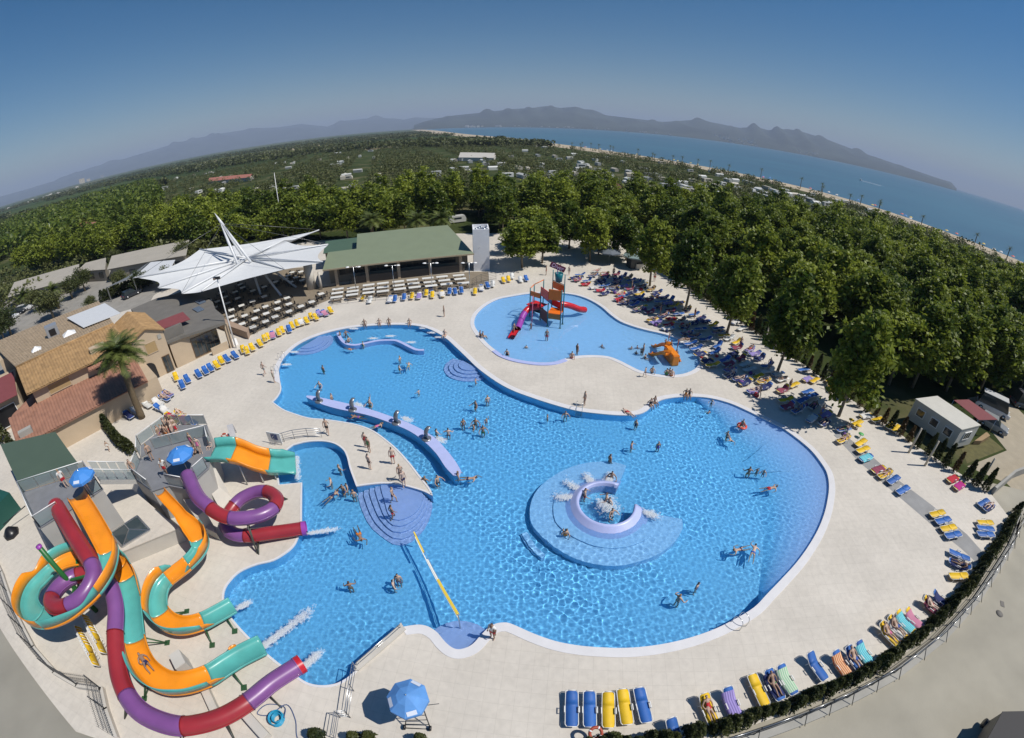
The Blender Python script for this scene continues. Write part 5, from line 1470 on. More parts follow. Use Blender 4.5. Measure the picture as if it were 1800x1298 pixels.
for k, (px, h) in enumerate((((1597,796), 3.0), ((1625.5,819), 3.0), ((1343,607), 2.6), ((1726,842), 2.6), ((1362,615), 2.6))):
    o = MB(); o.tube([(0, 0, 0), (0, 0, h)], [0.12, 0.1], 8); o.build('timber_post', M_TIMBER, label='bare pale timber post between the loungers and the cypress hedge', cat='post', group='timber posts along the cypress hedge', loc=G(*px))

# ---- railings
def bar_railing(name, pts, h, label, bars=4, post=1.4, mm=M_STEEL, z0=0.0, zt=None):
    o = empty(name, pts[0], label=label, cat='railing')
    L = [p - o.location for p in pts]
    for a, b in zip(L[:-1], L[1:]):
        n = max(1, round((b - a).length / post))
        for k in range(n + 1):
            p = a.lerp(b, k / n); MB().tube([p, p + Vector((0, 0, h))], 0.022, 6).build('post', mm, o)
    for k in range(bars):
        z = h * (k + 1) / bars
        MB().tube([p + Vector((0, 0, z)) for p in L], 0.018 if k < bars - 1 else 0.028, 6).build('bar', mm, o)
    return o
bar_railing('pool_railing', [G(x, y) for x, y in ((484,783),(500,777),(518,772),(542,769),(566,769))], 1.0, 'curved steel railing on the peninsula behind the splash basin', 4)
bar_railing('bridge_railing', [G(x, y) for x, y in ((705,1106),(666,1141),(630,1172))], 0.55, 'low steel handrail along the slanted pool wall', 2)
bar_railing('gate_railing', [G(x, y) for x, y in ((628,1178),(622,1215),(616,1262))], 1.1, 'double steel gate railing between the slide area and the deck', 3)
bar_railing('gate_railing', [G(x, y) for x, y in ((616,1262),(598,1262),(592,1300))], 1.1, 'steel railing corner below the gate by the hedge', 4)
MB().prism([p for p in (G(709,1103), G(706,1097), G(627,1167), G(624,1180), G(631,1180), G(714,1108))], 0.0, 0.18).build('slanted_wall', M_CONC, label='low concrete wall along the slanted pool edge', cat='wall')
bar_railing('terrace_railing', [G(x, y) for x, y in ((440,590),(480,570),(520,552),(560,534),(584,524))], 1.05, 'thin dark railing between the canopy terrace and the yellow loungers', 2, 2.0, M_DARKMETAL)
bar_railing('terrace_railing', [G(x, y) for x, y in ((584,537),(640,531),(700,525),(770,518),(830,512),(866,506))], 1.05, 'thin dark railing below the picnic tables', 2, 2.0, M_DARKMETAL)
bar_railing('terrace_railing', [G(x, y) for x, y in ((830,506),(846,497),(872,492))], 1.4, 'mesh railing below the white tower', 5, 1.4, M_DARKMETAL)
lw = [G(x, y) for x, y in ((386,578),(393,570),(440,590),(437,597))]
MB().prism(lw, 0, 1.1).build('terrace_wall', mat('pinkish_render', (0.36, 0.26, 0.19), 0.8, 0.06, 1), label='pinkish low wall at the corner of the canopy terrace', cat='wall')
struct(sheet('terrace_paving', [G(x, y) for x, y in ((330,560),(395,568),(440,590),(500,562),(560,535),(585,525),(700,521),(860,504),(858,478),(832,478),(560,505),(540,470),(400,480),(300,520))], [], 0.005, mat('brown_paving', (0.22, 0.18, 0.13), 0.85, 0.1, 0.8)))
# wire fence of the slide yard
def wire_fence(name, pts, h, label, top_wall=0.35):
    o = empty(name, pts[0], label=label, cat='fence'); L = [p - o.location for p in pts]
    M_WIRE = MATS.get('wire') or mat('wire', (0.1, 0.1, 0.1), 0.5, metal=0.3)
    for a, b in zip(L[:-1], L[1:]):
        d = b - a; rz = math.atan2(d.y, d.x); c = (a + b) / 2
        MB().box((c.x, c.y, top_wall / 2), (d.length + 0.1, 0.3, top_wall), rz).build('plinth', M_CONC, o)
        n = max(1, round(d.length / 2.4))
        for k in range(n):
            p, q = a.lerp(b, k / n), a.lerp(b, (k + 1) / n)
            MB().tube([p + Vector((0, 0, top_wall)), p + Vector((0, 0, h))], 0.035, 6).build('post', M_DARKMETAL, o)
            m = MB()
            for i in range(13):
                u = p.lerp(q, i / 12); m.beam(u + Vector((0, 0, top_wall)), u + Vector((0, 0, h)), 0.014)
            for i in range(4):
                z = top_wall + (h - top_wall) * (i + 0.5) / 4; m.beam(p + Vector((0, 0, z)), q + Vector((0, 0, z)), 0.02)
            w = m.build('wire_panel', M_WIRE, o); w['kind'] = 'stuff'
    return o
wire_fence('wire_fence', [G(x, y) for x, y in ((-20,955),(5,1010),(30,1080),(62,1142),(100,1185),(140,1208),(182,1214))], 2.0, 'dark wire mesh fence curving round the slide yard')
wire_fence('wire_fence', [G(x, y) for x, y in ((182,1214),(190,1250),(208,1300))], 2.0, 'dark wire mesh fence beside the long tube slide')
# boundary kerb and fence along the south hedge
kb = [G(x, y, 0) for x, y in ((1795,905),(1772,958),(1712,1050),(1650,1118),(1568,1181),(1486,1224),(1404,1259),(1322,1288),(1240,1312))]
MB().prism(kb + offset_ring(kb + [Vector((0, 20, 0))], 0.55)[:len(kb)][::-1], -0.1, 0.12).build('boundary_kerb', M_GREYCONC, label='long low concrete kerb outside the south hedge', cat='kerb')
bf = empty('boundary_fence', kb[0], label='dark metal fence rails outside the south hedge', cat='fence')
for a, b in zip(kb[:-1], kb[1:]):
    n = max(1, round((b - a).length / 2.2))
    for k in range(n):
        p = a.lerp(b, k / n) - bf.location; q = a.lerp(b, (k + 1) / n) - bf.location
        out_ = Vector(((b - a).y, -(b - a).x, 0)).normalized()
        if out_.dot(a - Vector((5, 25, 0))) < 0: out_ = -out_
        p += out_ * 0.15; q += out_ * 0.15
        MB().tube([p + Vector((0, 0, 0.1)), p + Vector((0, 0, 1.2))], 0.035, 6).build('post', M_DARKMETAL, bf)
        MB().tube([p + Vector((0, 0, 0.12)) + out_ * 0.5, p + Vector((0, 0, 0.9))], 0.025, 6).build('brace', M_DARKMETAL, bf)
        for z in (0.35, 0.75, 1.15): MB().tube([p + Vector((0, 0, z)), q + Vector((0, 0, z))], 0.022, 6).build('rail', M_STEEL if z > 1 else M_DARKMETAL, bf)
# grey paving strip under the east loungers
struct(sheet('paving_strip', [G(x, y) for x, y in ((1465,765),(1478,760),(1530,800),(1580,845),(1640,890),(1700,940),(1740,985),(1728,1000),(1690,965),(1640,925),(1570,865),(1510,812))], [], 0.005, mat('grey_paving', (0.27, 0.27, 0.27), 0.8, 0.15, 0.9)))
# sloping glass panel gate at the east corner
wl = [G(x, y) for x, y in ((1745,870),(1780,840),(1830,820))]
MB().prism([wl[0], wl[1], wl[2], wl[2] + Vector((0.2, 0.3, 0)), wl[1] + Vector((0.1, 0.3, 0)), wl[0] + Vector((0, 0.3, 0))], -0.1, 0.8).build('panel_wall', M_GREYCONC, label='grey panel wall at the east corner of the hedge', cat='wall')

# dry stubble fields out on the plain
for k, fp in enumerate((((352,287),(470,268),(562,255),(562,258.5),(470,273),(360,292)), ((455,276),(560,262),(610,257),(612,260),(560,267),(460,281)), ((60,374),(140,347),(215,331),(218,334),(145,352),(68,379)), ((640,262),(700,255),(702,257.5),(645,265)))):
    struct(sheet('stubble_field', [G(x, y, -0.1) for x, y in fp], [], -0.105 + 0.004 * k, mat('dry_stubble', (0.30, 0.25, 0.14), 0.95, 0.15, 0.02)))

# ================================================================== TREES AND PLANTS
def leaf_material(name, c_dark, c_light, trans=0.3, rough=0.5):
    m = bpy.data.materials.new(name); m.use_nodes = True
    nt = m.node_tree; b = nt.nodes['Principled BSDF']; out = nt.nodes['Material Output']
    b.inputs['Roughness'].default_value = rough; b.inputs['Specular IOR Level'].default_value = 0.3
    geo = nt.nodes.new('ShaderNodeNewGeometry'); oi = nt.nodes.new('ShaderNodeObjectInfo')
    nz = nt.nodes.new('ShaderNodeTexNoise'); nz.inputs['Scale'].default_value = 0.8; nz.inputs['Detail'].default_value = 2
    nt.links.new(geo.outputs['Position'], nz.inputs['Vector'])
    ad = nt.nodes.new('ShaderNodeMath'); ad.operation = 'MULTIPLY_ADD'; ad.inputs[1].default_value = 0.45
    nt.links.new(geo.outputs['Random Per Island'], ad.inputs[0])
    a2 = nt.nodes.new('ShaderNodeMath'); a2.operation = 'MULTIPLY_ADD'; a2.inputs[1].default_value = 0.7
    nt.links.new(oi.outputs['Random'], a2.inputs[0])
    a3 = nt.nodes.new('ShaderNodeMath'); a3.operation = 'MULTIPLY_ADD'; a3.inputs[1].default_value = 1.5; a3.inputs[2].default_value = -0.8
    nt.links.new(nz.outputs[0], a3.inputs[0]); nt.links.new(a3.outputs[0], a2.inputs[2]); nt.links.new(a2.outputs[0], ad.inputs[2])
    cr = nt.nodes.new('ShaderNodeValToRGB'); cr.color_ramp.elements[0].color = (*c_dark, 1); cr.color_ramp.elements[1].color = (*c_light, 1)
    nt.links.new(ad.outputs[0], cr.inputs[0]); nt.links.new(cr.outputs[0], b.inputs['Base Color'])
    tr = nt.nodes.new('ShaderNodeBsdfTranslucent'); nt.links.new(cr.outputs[0], tr.inputs[0])
    mx = nt.nodes.new('ShaderNodeMixShader'); mx.inputs[0].default_value = trans
    nt.links.new(b.outputs[0], mx.inputs[1]); nt.links.new(tr.outputs[0], mx.inputs[2]); nt.links.new(mx.outputs[0], out.inputs[0])
    return m
M_LEAF = leaf_material('plane_leaf', (0.04, 0.08, 0.009), (0.29, 0.34, 0.042), 0.38)
M_LEAFD = leaf_material('dark_leaf', (0.035, 0.055, 0.016), (0.13, 0.14, 0.045), 0.25)
M_CYP = leaf_material('cypress_leaf', (0.02, 0.032, 0.01), (0.075, 0.085, 0.022), 0.2)
M_CYPB = leaf_material('browned_cypress_leaf', (0.05, 0.032, 0.012), (0.14, 0.085, 0.03), 0.15)
M_PALM = leaf_material('palm_leaf', (0.045, 0.07, 0.014), (0.16, 0.19, 0.05), 0.25)
M_BARK = mat('pale_bark', (0.20, 0.165, 0.115), 0.9, 0.25, 3, 0.4, 12)
M_PBARK = mat('palm_bark', (0.13, 0.095, 0.055), 0.95, 0.25, 4, 0.5, 14)

def quads_mesh(name, C, S, g, mat_, flat=0.0, elong=1.5):
    """leaf quads at centres C (n,3) of size S (n,)"""
    n = len(C)
    nrm = g.normal(size=(n, 3)); nrm[:, 2] = np.abs(nrm[:, 2]) + flat
    nrm /= np.linalg.norm(nrm, axis=1)[:, None]
    t = g.normal(size=(n, 3)); t -= (t * nrm).sum(1)[:, None] * nrm; t /= np.linalg.norm(t, axis=1)[:, None]
    b = np.cross(nrm, t)
    s = S[:, None]
    V = np.empty((n, 4, 3))
    V[:, 0] = C - t * s * elong * 0.5
    V[:, 1] = C + b * s * 0.42
    V[:, 2] = C + t * s * elong * 0.5 - nrm * s * 0.15
    V[:, 3] = C - b * s * 0.42
    me = bpy.data.meshes.new(name)
    me.vertices.add(n * 4); me.vertices.foreach_set('co', V.ravel())
    me.loops.add(n * 4); me.loops.foreach_set('vertex_index', np.arange(n * 4, dtype=np.int32))
    me.polygons.add(n); me.polygons.foreach_set('loop_start', np.arange(0, n * 4, 4, dtype=np.int32))
    me.update(calc_edges=True)
    me.materials.append(mat_)
    return me

def crown_points(g, rx, rz, zc, clumps, per, cr, power=0.55):
    d = g.normal(size=(clumps, 3)); d /= np.linalg.norm(d, axis=1)[:, None]
    r = g.uniform(0.25, 1.0, clumps) ** power
    lump = 1 + 0.34 * np.sin(3 * np.arctan2(d[:, 1], d[:, 0]) + g.uniform(0, 6)) * np.cos(2.2 * d[:, 2] + g.uniform(0, 6))
    c = d * (r * lump)[:, None] * np.array([rx, rx, rz]); c[:, 2] += zc
    c[:, :2] *= (1 - 0.35 * np.clip((c[:, 2] - zc) / rz, 0, 1))[:, None]
    rad = g.uniform(0.6, 1.15, clumps) * cr
    p = g.normal(size=(clumps, per, 3)) * 0.5
    p *= np.array([1, 1, 0.7])
    return (c[:, None] + p * rad[:, None, None]).reshape(-1, 3), c

def make_tree(name, seed, rx, rz, zc, clumps, per, cr, leaf, mleaf, trunk_r, limbs=6):
    g = np.random.default_rng(seed)
    P, c = crown_points(g, rx, rz, zc, clumps, per, cr)
    P = P[P[:, 2] > zc - rz * 1.05]
    S = g.uniform(0.65, 1.2, len(P)) * leaf
    crown = quads_mesh('crown', P, S, g, mleaf, 0.6)
    m = MB()
    z0 = zc - rz * 0.45
    m.tube([(0, 0, 0), (g.normal() * 0.08, g.normal() * 0.08, z0 * 0.5), (g.normal() * 0.15, g.normal() * 0.15, z0), (g.normal() * 0.3, g.normal() * 0.3, zc + rz * 0.3)], [trunk_r * 1.25, trunk_r, trunk_r * 0.8, trunk_r * 0.25], 8)
    for k in range(limbs):
        q = c[g.integers(len(c))]
        s_ = z0 * g.uniform(0.75, 1.0)
        m.tube([(0, 0, s_), (q[0] * 0.4, q[1] * 0.4, s_ + (q[2] - s_) * 0.55), tuple(q * np.array([0.85, 0.85, 0.95]))], [trunk_r * 0.5, trunk_r * 0.35, trunk_r * 0.1], 6)
    tr = m.mesh('trunk'); tr.materials.append(M_BARK)
    return crown, tr
PLANES = [make_tree('plane_tree', 100 + k, 3.6 + 0.25 * (k % 3), 4.3 + 0.3 * (k % 2), 7.0, 125, 62, 1.2, 0.52, M_LEAF, 0.2) for k in range(5)]
PLANES.append(make_tree('plane_tree', 131, 2.9, 5.4, 7.6, 120, 62, 1.15, 0.52, M_LEAF, 0.2)); PLANES.append(make_tree('plane_tree', 132, 4.3, 3.8, 6.6, 135, 62, 1.3, 0.52, M_LEAF, 0.2))
PLANES_F = [make_tree('plane_tree', 140 + k, 3.7, 4.4 + 0.3 * (k % 2), 7.0, 80, 55, 1.7, 0.62, M_LEAF, 0.2, 3) for k in range(3)] + [make_tree('plane_tree', 150, 2.7, 5.6, 7.4, 80, 55, 1.4, 0.58, M_LEAF, 0.2, 3), make_tree('plane_tree', 151, 4.4, 3.6, 6.4, 90, 55, 1.8, 0.62, M_LEAF, 0.2, 3)]
TREE_AT = []
def put_tree(p, kind, label, group, s=None, name='plane_tree', z=-0.1):
    crown, tr = kind
    o = empty(name, (p[0], p[1], z), random.uniform(0, 6.28), label, 'tree', group)
    s = s or random.uniform(0.88, 1.12)
    o.scale = (s, s, s * random.uniform(0.92, 1.08))
    mesh_obj('crown', crown, None, o); mesh_obj('trunk', tr, None, o)
    TREE_AT.append((p[0], p[1]))
    return o
for k, (px, lab) in enumerate((((1142,503),'plane tree at the kids pool end of the shaded lounger row'), ((1205,543),'plane tree in the shaded lounger row behind the orange kiddie slide'), ((1277,588),'plane tree in the middle of the shaded lounger row'), ((1366,655),'plane tree in the shaded lounger row above the shallow shelf'), ((1474,732),'plane tree at the sunny east end of the shaded lounger row'))):
    p = G(*px); put_tree(p, PLANES[k], lab, None, 0.93, z=0.0).scale = (0.80, 0.80, 1.0)
for k, px in enumerate(((953,463),(1037,460),(918,471),(1052,447),(1000,437),(1100,458),(1085,440),(940,436))):
    p = G(*px); put_tree(p, PLANES[k % 5], 'plane tree with a bare trunk on the paved plaza behind the play tower', 'plane trees on the plaza', 0.82, z=0.0)

def fill(poly, step, jitter, g):
    xs = [p[0] for p in poly]; ys = [p[1] for p in poly]
    X, Y = np.meshgrid(np.arange(min(xs), max(xs), step), np.arange(min(ys), max(ys), step))
    X = X + g.uniform(-jitter, jitter, X.shape); Y = Y + g.uniform(-jitter, jitter, Y.shape)
    k = inside(poly, X, Y)
    return list(zip(X[k], Y[k]))
g0 = np.random.default_rng(11)
BELT = [(31,80),(36,66),(39.5,56),(42,47),(44,40),(50,38),(55,36.5),(60,33),(72,30),(100,34),(126,50),(128,92),(120,118),(95,128),(70,132),(40,132),(0,136),(-45,134),(-90,140),(-150,150),(-215,150),(-250,135),(-215,112),(-160,104),(-128,100),(-96,106),(-75,102),(-60,101),(-45,100),(-20,100),(0,104),(29,106)]
belt = [p for p in fill(BELT, 7.3, 1.6, g0) if all((p[0] - a) ** 2 + (p[1] - b) ** 2 > 20 for a, b in TREE_AT)]
# clearings seen between the trees
def clear(p):
    for (px, py), r_ in (((652,404),3.5),((733,398),3.5),((776,396),3.5),((615,405),4.0),((803,392),7),((860,425),8),((1010,440),7),((590,345),6)):
        q = G(px, py)
        if (p[0] - q.x) ** 2 + (p[1] - q.y) ** 2 < r_ * r_: return False
    return True
belt = [p for p in belt if clear(p)]
belt += [G(x, y).xy.to_tuple() for x, y in ((1562,676),(1604,680),(1650,672),(1700,672),(1745,680),(1790,690))]
belt.sort(key=lambda p: p[0] ** 2 + p[1] ** 2)
for k, p in enumerate(belt[:285]):
    near = math.hypot(*p) < 105
    put_tree(p, random.choice(PLANES if near else PLANES_F), 'tall leafy plane tree in the green belt round the pool park', 'plane trees of the green belt', random.uniform(0.8, 1.0))

# ---- palms
def frond_mesh(L, seed, mleaf, pairs=22):
    g = random.Random(seed)
    m = MB(); n = 9
    spine = []
    for i in range(n + 1):
        t = i / n
        spine.append(Vector((L * (t * 0.92), 0, L * (0.42 * t - 0.78 * t * t))))
    m.tube(spine, [0.035 * (1 - 0.8 * i / n) for i in range(n + 1)], 4, cap=False)
    for k in range(pairs):
        t = 0.12 + 0.86 * k / pairs
        i = min(n - 1, int(t * n)); f = t * n - i
        p = spine[i].lerp(spine[i + 1], f); d = (spine[i + 1] - spine[i]).normalized()
        ll = L * 0.27 * math.sin(math.pi * (0.15 + 0.8 * t)) + 0.08
        for s in (-1, 1):
            q = p + (d * 0.55 + Vector((0, s * 0.8, -0.1 + g.uniform(-0.15, 0.1)))).normalized() * ll
            w = d * 0.05 * L / 2.2
            m.add([p - w, p + w, q + w * 0.25, q - w * 0.25], [(0, 1, 2, 3)])
    me = m.mesh('frond'); me.materials.append(mleaf)
    return me
FRONDS = [frond_mesh(3.2, k, M_PALM) for k in range(3)]
FRONDS_S = [frond_mesh(2.0, 10 + k, M_PALM, 12) for k in range(2)]
def palm(p, h, n, label, big=True, group=None, z=0.0, s=1.0, lean=(0, 0)):
    o = empty('palm_tree', (p[0], p[1], z), 0, label, 'palm', group)
    o.scale = (s, s, s)
    m = MB()
    k = 12
    m.tube([(lean[0] * (i / k) ** 1.5, lean[1] * (i / k) ** 1.5, h * i / k) for i in range(k + 1)], [(0.34 if big else 0.18) * (1.15 - 0.3 * i / k) * (1.0 + 0.08 * (i % 2)) for i in range(k + 1)], 10)
    m.build('trunk', M_PBARK, o)
    for i in range(n):
        f = mesh_obj('frond', random.choice(FRONDS if big else FRONDS_S), None, o)
        f.location = (lean[0], lean[1], h - 0.1 + 0.25 * random.random())
        t = i / n
        f.rotation_euler = (0, R(-66 + 82 * t ** 0.8 + random.uniform(-6, 6)), i * 2.399)
    return o
palm(G(250,735), 7.6, 44, 'tall date palm with a thick trunk in front of the villa', lean=(0.25, 0.35))
for px, h, lab in (((104,543), 5.0, 'slender palm by the car park'), ((50,540), 3.6, 'short palm beside the car park hedge'), ((896,447), 4.0, 'stout palm on the plaza beside the white tower')):
    palm(G(*px), h, 24, lab, True, None, s=0.85)
for px, lab in (((652,386),'bushy palm behind the restaurant roof, nearest the annex'), ((733,386),'bushy palm behind the middle of the restaurant roof'), ((776,384),'bushy palm behind the restaurant roof beside the white tower')):
    q_ = G(*px, 6.3); palm(q_.xy.to_3d(), 6.0, 26, lab, True, None, s=1.0)
gp = random.Random(4)
ci = [p for p in coast if 120 < p.y < 560]
pk = 0
for i in range(len(ci) - 1):
    a, b = ci[i], ci[i + 1]
    n = max(1, int((b - a).length / 7))
    for k in range(n):
        if gp.random() < 0.42 and pk < 70:
            p = a.lerp(b, (k + gp.random()) / n) + Vector((gp.uniform(-34, -20), 0, 0))
            palm(p, gp.uniform(4.5, 6.5), 11, 'small palm at the back of the beach', False, 'palms along the beach', -0.1, 1.15); pk += 1

# ---- hedge shrubs
def shrub(seed, h, r_, n, mm, leaf=0.16):
    g = np.random.default_rng(seed)
    z = g.uniform(0.03, 1, n) ** 0.8
    rad = r_ * (1 - z) ** 0.6 * np.sqrt(g.uniform(0.15, 1, n)) + 0.03
    a = g.uniform(0, 2 * math.pi, n)
    C = np.stack([rad * np.cos(a), rad * np.sin(a), z * h], 1)
    return quads_mesh('foliage', C, g.uniform(0.7, 1.2, n) * leaf, g, mm, 0.2, 1.9)
M_STEM = mat('shrub_stem', (0.12, 0.08, 0.05), 0.9)
sm_ = MB(); sm_.tube([(0, 0, 0), (0, 0, 1.0)], [0.05, 0.02], 6); STEM = sm_.mesh('stem'); STEM.materials.append(M_STEM)
CYPR = [shrub(20 + k, 2.5, 0.42, 620, M_CYP) for k in range(3)]
CYPB = [shrub(30 + k, 2.3, 0.38, 420, M_CYPB) for k in range(2)]
HEDG = [shrub(40 + k, 1.75, 0.62, 620, M_CYP, 0.15) for k in range(3)]
def put_shrub(p, me, label, group, s=1.0, z=0.0, name='cypress'):
    o = empty(name, (p.x, p.y, z), random.uniform(0, 6.28), label, 'shrub', group); o.scale = (s, s, s * random.uniform(0.85, 1.15))
    mesh_obj('foliage', me, None, o); mesh_obj('stem', STEM, None, o)
    return o
def along(pts, step):
    out = []; acc = 0
    for a, b in zip(pts[:-1], pts[1:]):
        L = (b - a).length; t = acc
        while t < L:
            out.append(a.lerp(b, t / L)); t += step
        acc = t - L
    return out
east = deck_right[:11]
for i, p in enumerate(along(east, 1.15)):
    q = p + Vector((random.uniform(-.15, .15) - 0.5, random.uniform(-.15, .15), 0))
    if random.random() < 0.3: put_shrub(q, random.choice(CYPB), 'browned young cypress in the east hedge row', 'browned cypresses of the east hedge', random.uniform(0.8, 1.1))
    else: put_shrub(q, random.choice(CYPR), 'green young cypress in the east hedge row', 'green cypresses of the east hedge', random.uniform(0.85, 1.2))
south = [G(x, y) for x, y in ((1785,905),(1752,960),(1692,1042),(1632,1105),(1552,1166),(1474,1206),(1394,1240),(1314,1266),(1236,1288),(1160,1302),(1090,1310),(1020,1313)) ]
for i, p in enumerate(along(south, 0.62)):
    put_shrub(p + Vector((random.uniform(-.12, .12), random.uniform(-.12, .12), 0)), random.choice(HEDG), 'dense dark green shrub in the clipped south hedge', 'shrubs of the south hedge', random.uniform(0.55, 0.95), name='hedge_shrub')
for px, s_ in (((560,1298),0.8),((625,1302),0.7),((650,1300),0.7),((740,1303),0.6)):
    put_shrub(G(*px), random.choice(HEDG), 'low dark shrub beside the gate railing', 'low shrubs beside the gate', s_, name='hedge_shrub')
vl = [G(x, y) for x, y in ((178,735),(195,760),(215,785),(236,798))]
for i, p in enumerate(along(vl, 0.9)):
    put_shrub(p, random.choice(HEDG), 'leafy shrub in the bed between the villa and the low tower', 'shrubs beside the villa', 1.0, name='garden_shrub')
for i, p in enumerate(along([G(182,530), G(268,500)], 0.8)):
    put_shrub(p, random.choice(HEDG), 'clipped shrub in the hedge beside the pergola', 'hedge beside the pergola', 1.6, name='hedge_shrub')
for px in ((10,775),(30,800),(8,755)):
    put_shrub(G(*px), random.choice(HEDG), 'dark shrub squeezed behind the green-roofed shed', 'shrubs behind the shed', 1.5, name='garden_shrub')
OLIVE = make_tree('olive_tree', 200, 2.0, 1.3, 2.6, 50, 70, 0.9, 0.2, M_LEAFD, 0.16, 5)
put_tree(G(128,525), OLIVE, 'low spreading olive tree on a planter in the car park', None, 1.3, 'olive_tree', 0.0)
for px in ((8,600),(70,545),(150,512),(215,505),(250,512),(205,470),(330,462),(95,560),(20,590),(300,508)):
    put_tree(G(*px), OLIVE, 'dusty green olive tree in the planting round the car park', 'olive trees round the car park', random.uniform(1.0, 1.6), 'olive_tree', 0.0)
put_tree(G(165,545), OLIVE, 'bright green shrub tree beside the bar pavilion roof', None, 0.7, 'shrub_tree', 0.0)

# ---- caravans and white roofs across the campsite
M_CARA = mat('caravan_white', (0.56, 0.56, 0.53), 0.5, objrand=0.35)
M_CARB = mat('caravan_beige', (0.50, 0.46, 0.38), 0.6, objrand=0.2)
def caravan_meshes(kind):
    b = MB()
    if kind == 0:
        prof = [(-2.9, 0.4), (-3.1, 1.3), (-2.7, 2.5), (2.5, 2.6), (3.0, 1.6), (2.9, 0.4)]
        vs = [(x, s * 1.15, z) for s in (-1, 1) for x, z in prof]; n = len(prof)
        b.add(vs, [tuple(range(n)), tuple(range(2 * n - 1, n - 1, -1))] + [(i, i + n, (i + 1) % n + n, (i + 1) % n) for i in range(n)])
    elif kind == 1:
        b.add([(-3.4, -1.7, 0), (3.4, -1.7, 0), (3.4, 1.7, 0), (-3.4, 1.7, 0), (-3.6, -1.9, 2.2), (3.6, -1.9, 2.2), (3.6, 1.9, 2.2), (-3.6, 1.9, 2.2), (-3.6, 0, 2.95), (3.6, 0, 2.95)],
              [(0, 1, 5, 4), (1, 2, 6, 9, 5), (2, 3, 7, 6), (3, 0, 4, 8, 7), (4, 5, 9, 8), (6, 7, 8, 9)])
    else:
        b.box((0, 0, 1.45), (8.0, 3.0, 2.5)); b.v = b.v; 
    return b.mesh('caravan')
CARA = [caravan_meshes(k) for k in range(3)]
wn = MB(); wn.box((0, -1.17, 1.75), (2.6, 0.06, 0.6)); WIN0 = wn.mesh('window'); WIN0.materials.append(M_WINDOW)
wn = MB(); wn.box((0, -1.52, 1.7), (5.0, 0.06, 0.8)); WIN2 = wn.mesh('window'); WIN2.materials.append(M_WINDOW)
for me in CARA: me.materials.append(M_CARA)
CAR_AT = []
def caravan(p, kind, label, group, rz=None):
    names = ('caravan', 'frame_tent', 'mobile_home'); cats = ('caravan', 'tent', 'mobile home')
    o = empty(names[kind], (p.x, p.y, -0.12), random.choice((0.2, 1.8)) + random.uniform(-.15, .15) if rz is None else rz, label, cats[kind], group)
    b = mesh_obj('body', CARA[kind], None, o)
    o.scale = (0.78, 0.78, 0.75)
    if random.random() < 0.25: slot(b, M_CARB)
    if kind == 0: mesh_obj('window', WIN0, None, o)
    if kind == 2: mesh_obj('window', WIN2, None, o)
    CAR_AT.append((p.x, p.y))
LABS = (('white caravan parked among the campsite trees', 'caravans in the campsite'), ('pale frame tent pitched among the campsite trees', 'tents in the campsite'), ('long white mobile home among the campsite trees', 'mobile homes in the campsite'))
gc = random.Random(21)
zones = [((480,700,258,300),18),((600,780,300,345),12),((780,1060,280,315),26),((1060,1350,300,350),42),((1200,1500,318,375),26),((1350,1560,335,385),16),((250,450,300,345),16),((100,300,345,385),12),((880,1250,255,290),22),((450,560,330,350),6)]
for (x0, x1, y0, y1), n in zones:
    for k in range(int(n * 1.35)):
        p = G(gc.uniform(x0, x1), gc.uniform(y0, y1))
        if inside(BELT, p.x, p.y) or p.length > 900: continue
        d_ = min((p - q).length for q in coast)
        if d_ < 36 or not inside([(q.x, q.y) for q in coast] + [(-3000, -400), (-3000, 7600)], p.x, p.y): continue
        kd = gc.choice((0, 0, 1, 1, 2)); caravan(p, kd, *LABS[kd])
for px, kd, lab in (((612,396),0,'white caravan in the gap between the trees behind the annex'), ((618,372),2,'white mobile home in the gap between the trees behind the annex'), ((803,391),0,'white camper parked behind the restaurant beside the tower')):
    caravan(G(*px), kd, lab, None, 0.5)

# ---- campsite woodland and distant scrub: one mass
def woodland(name, P, hs, per, leaf, mm, label, seed):
    g = np.random.default_rng(seed)
    n = len(P)
    d = g.normal(size=(n, per, 3)); d /= np.linalg.norm(d, axis=2)[:, :, None]
    d *= g.uniform(0.35, 1.0, (n, per, 1)) ** 0.5
    d[:, :, 2] = d[:, :, 2] * 0.42 + 0.55
    C = d * hs[:, None, None] * np.array([0.52, 0.52, 1.0]) + P[:, None, :]
    S = np.repeat(hs * leaf, per) * g.uniform(0.7, 1.3, n * per)
    me = quads_mesh(name, C.reshape(-1, 3), S, g, mm, 0.5, 1.2)
    return mesh_obj(name, me, None, kind='stuff', label=label, cat='woodland')
gw = np.random.default_rng(31)
coast_poly = [(p.x, p.y) for p in inl] + [(-3000, -400), (-3000, 7000)]
def scatter(n, rmin, rmax, amin, amax, power=1.0):
    r = rmin + (rmax - rmin) * gw.uniform(0, 1, n) ** power
    a = np.radians(gw.uniform(amin, amax, n))
    return np.stack([np.sin(a) * r, np.cos(a) * r], 1)
Q = scatter(9000, 120, 620, -66, 66, 1.25)
k = inside(coast_poly, Q[:, 0], Q[:, 1]) & ~inside(BELT, Q[:, 0], Q[:, 1]) & ~inside([(p.x, p.y) for p in DECK], Q[:, 0], Q[:, 1])
k &= ~((Q[:, 0] > 30) & (Q[:, 1] < 45) & (Q[:, 0] < 90))
Q = Q[k]
ca = np.array(CAR_AT)
dm_ = np.min(np.hypot(Q[:, None, 0] - ca[None, :, 0], Q[:, None, 1] - ca[None, :, 1]), axis=1)
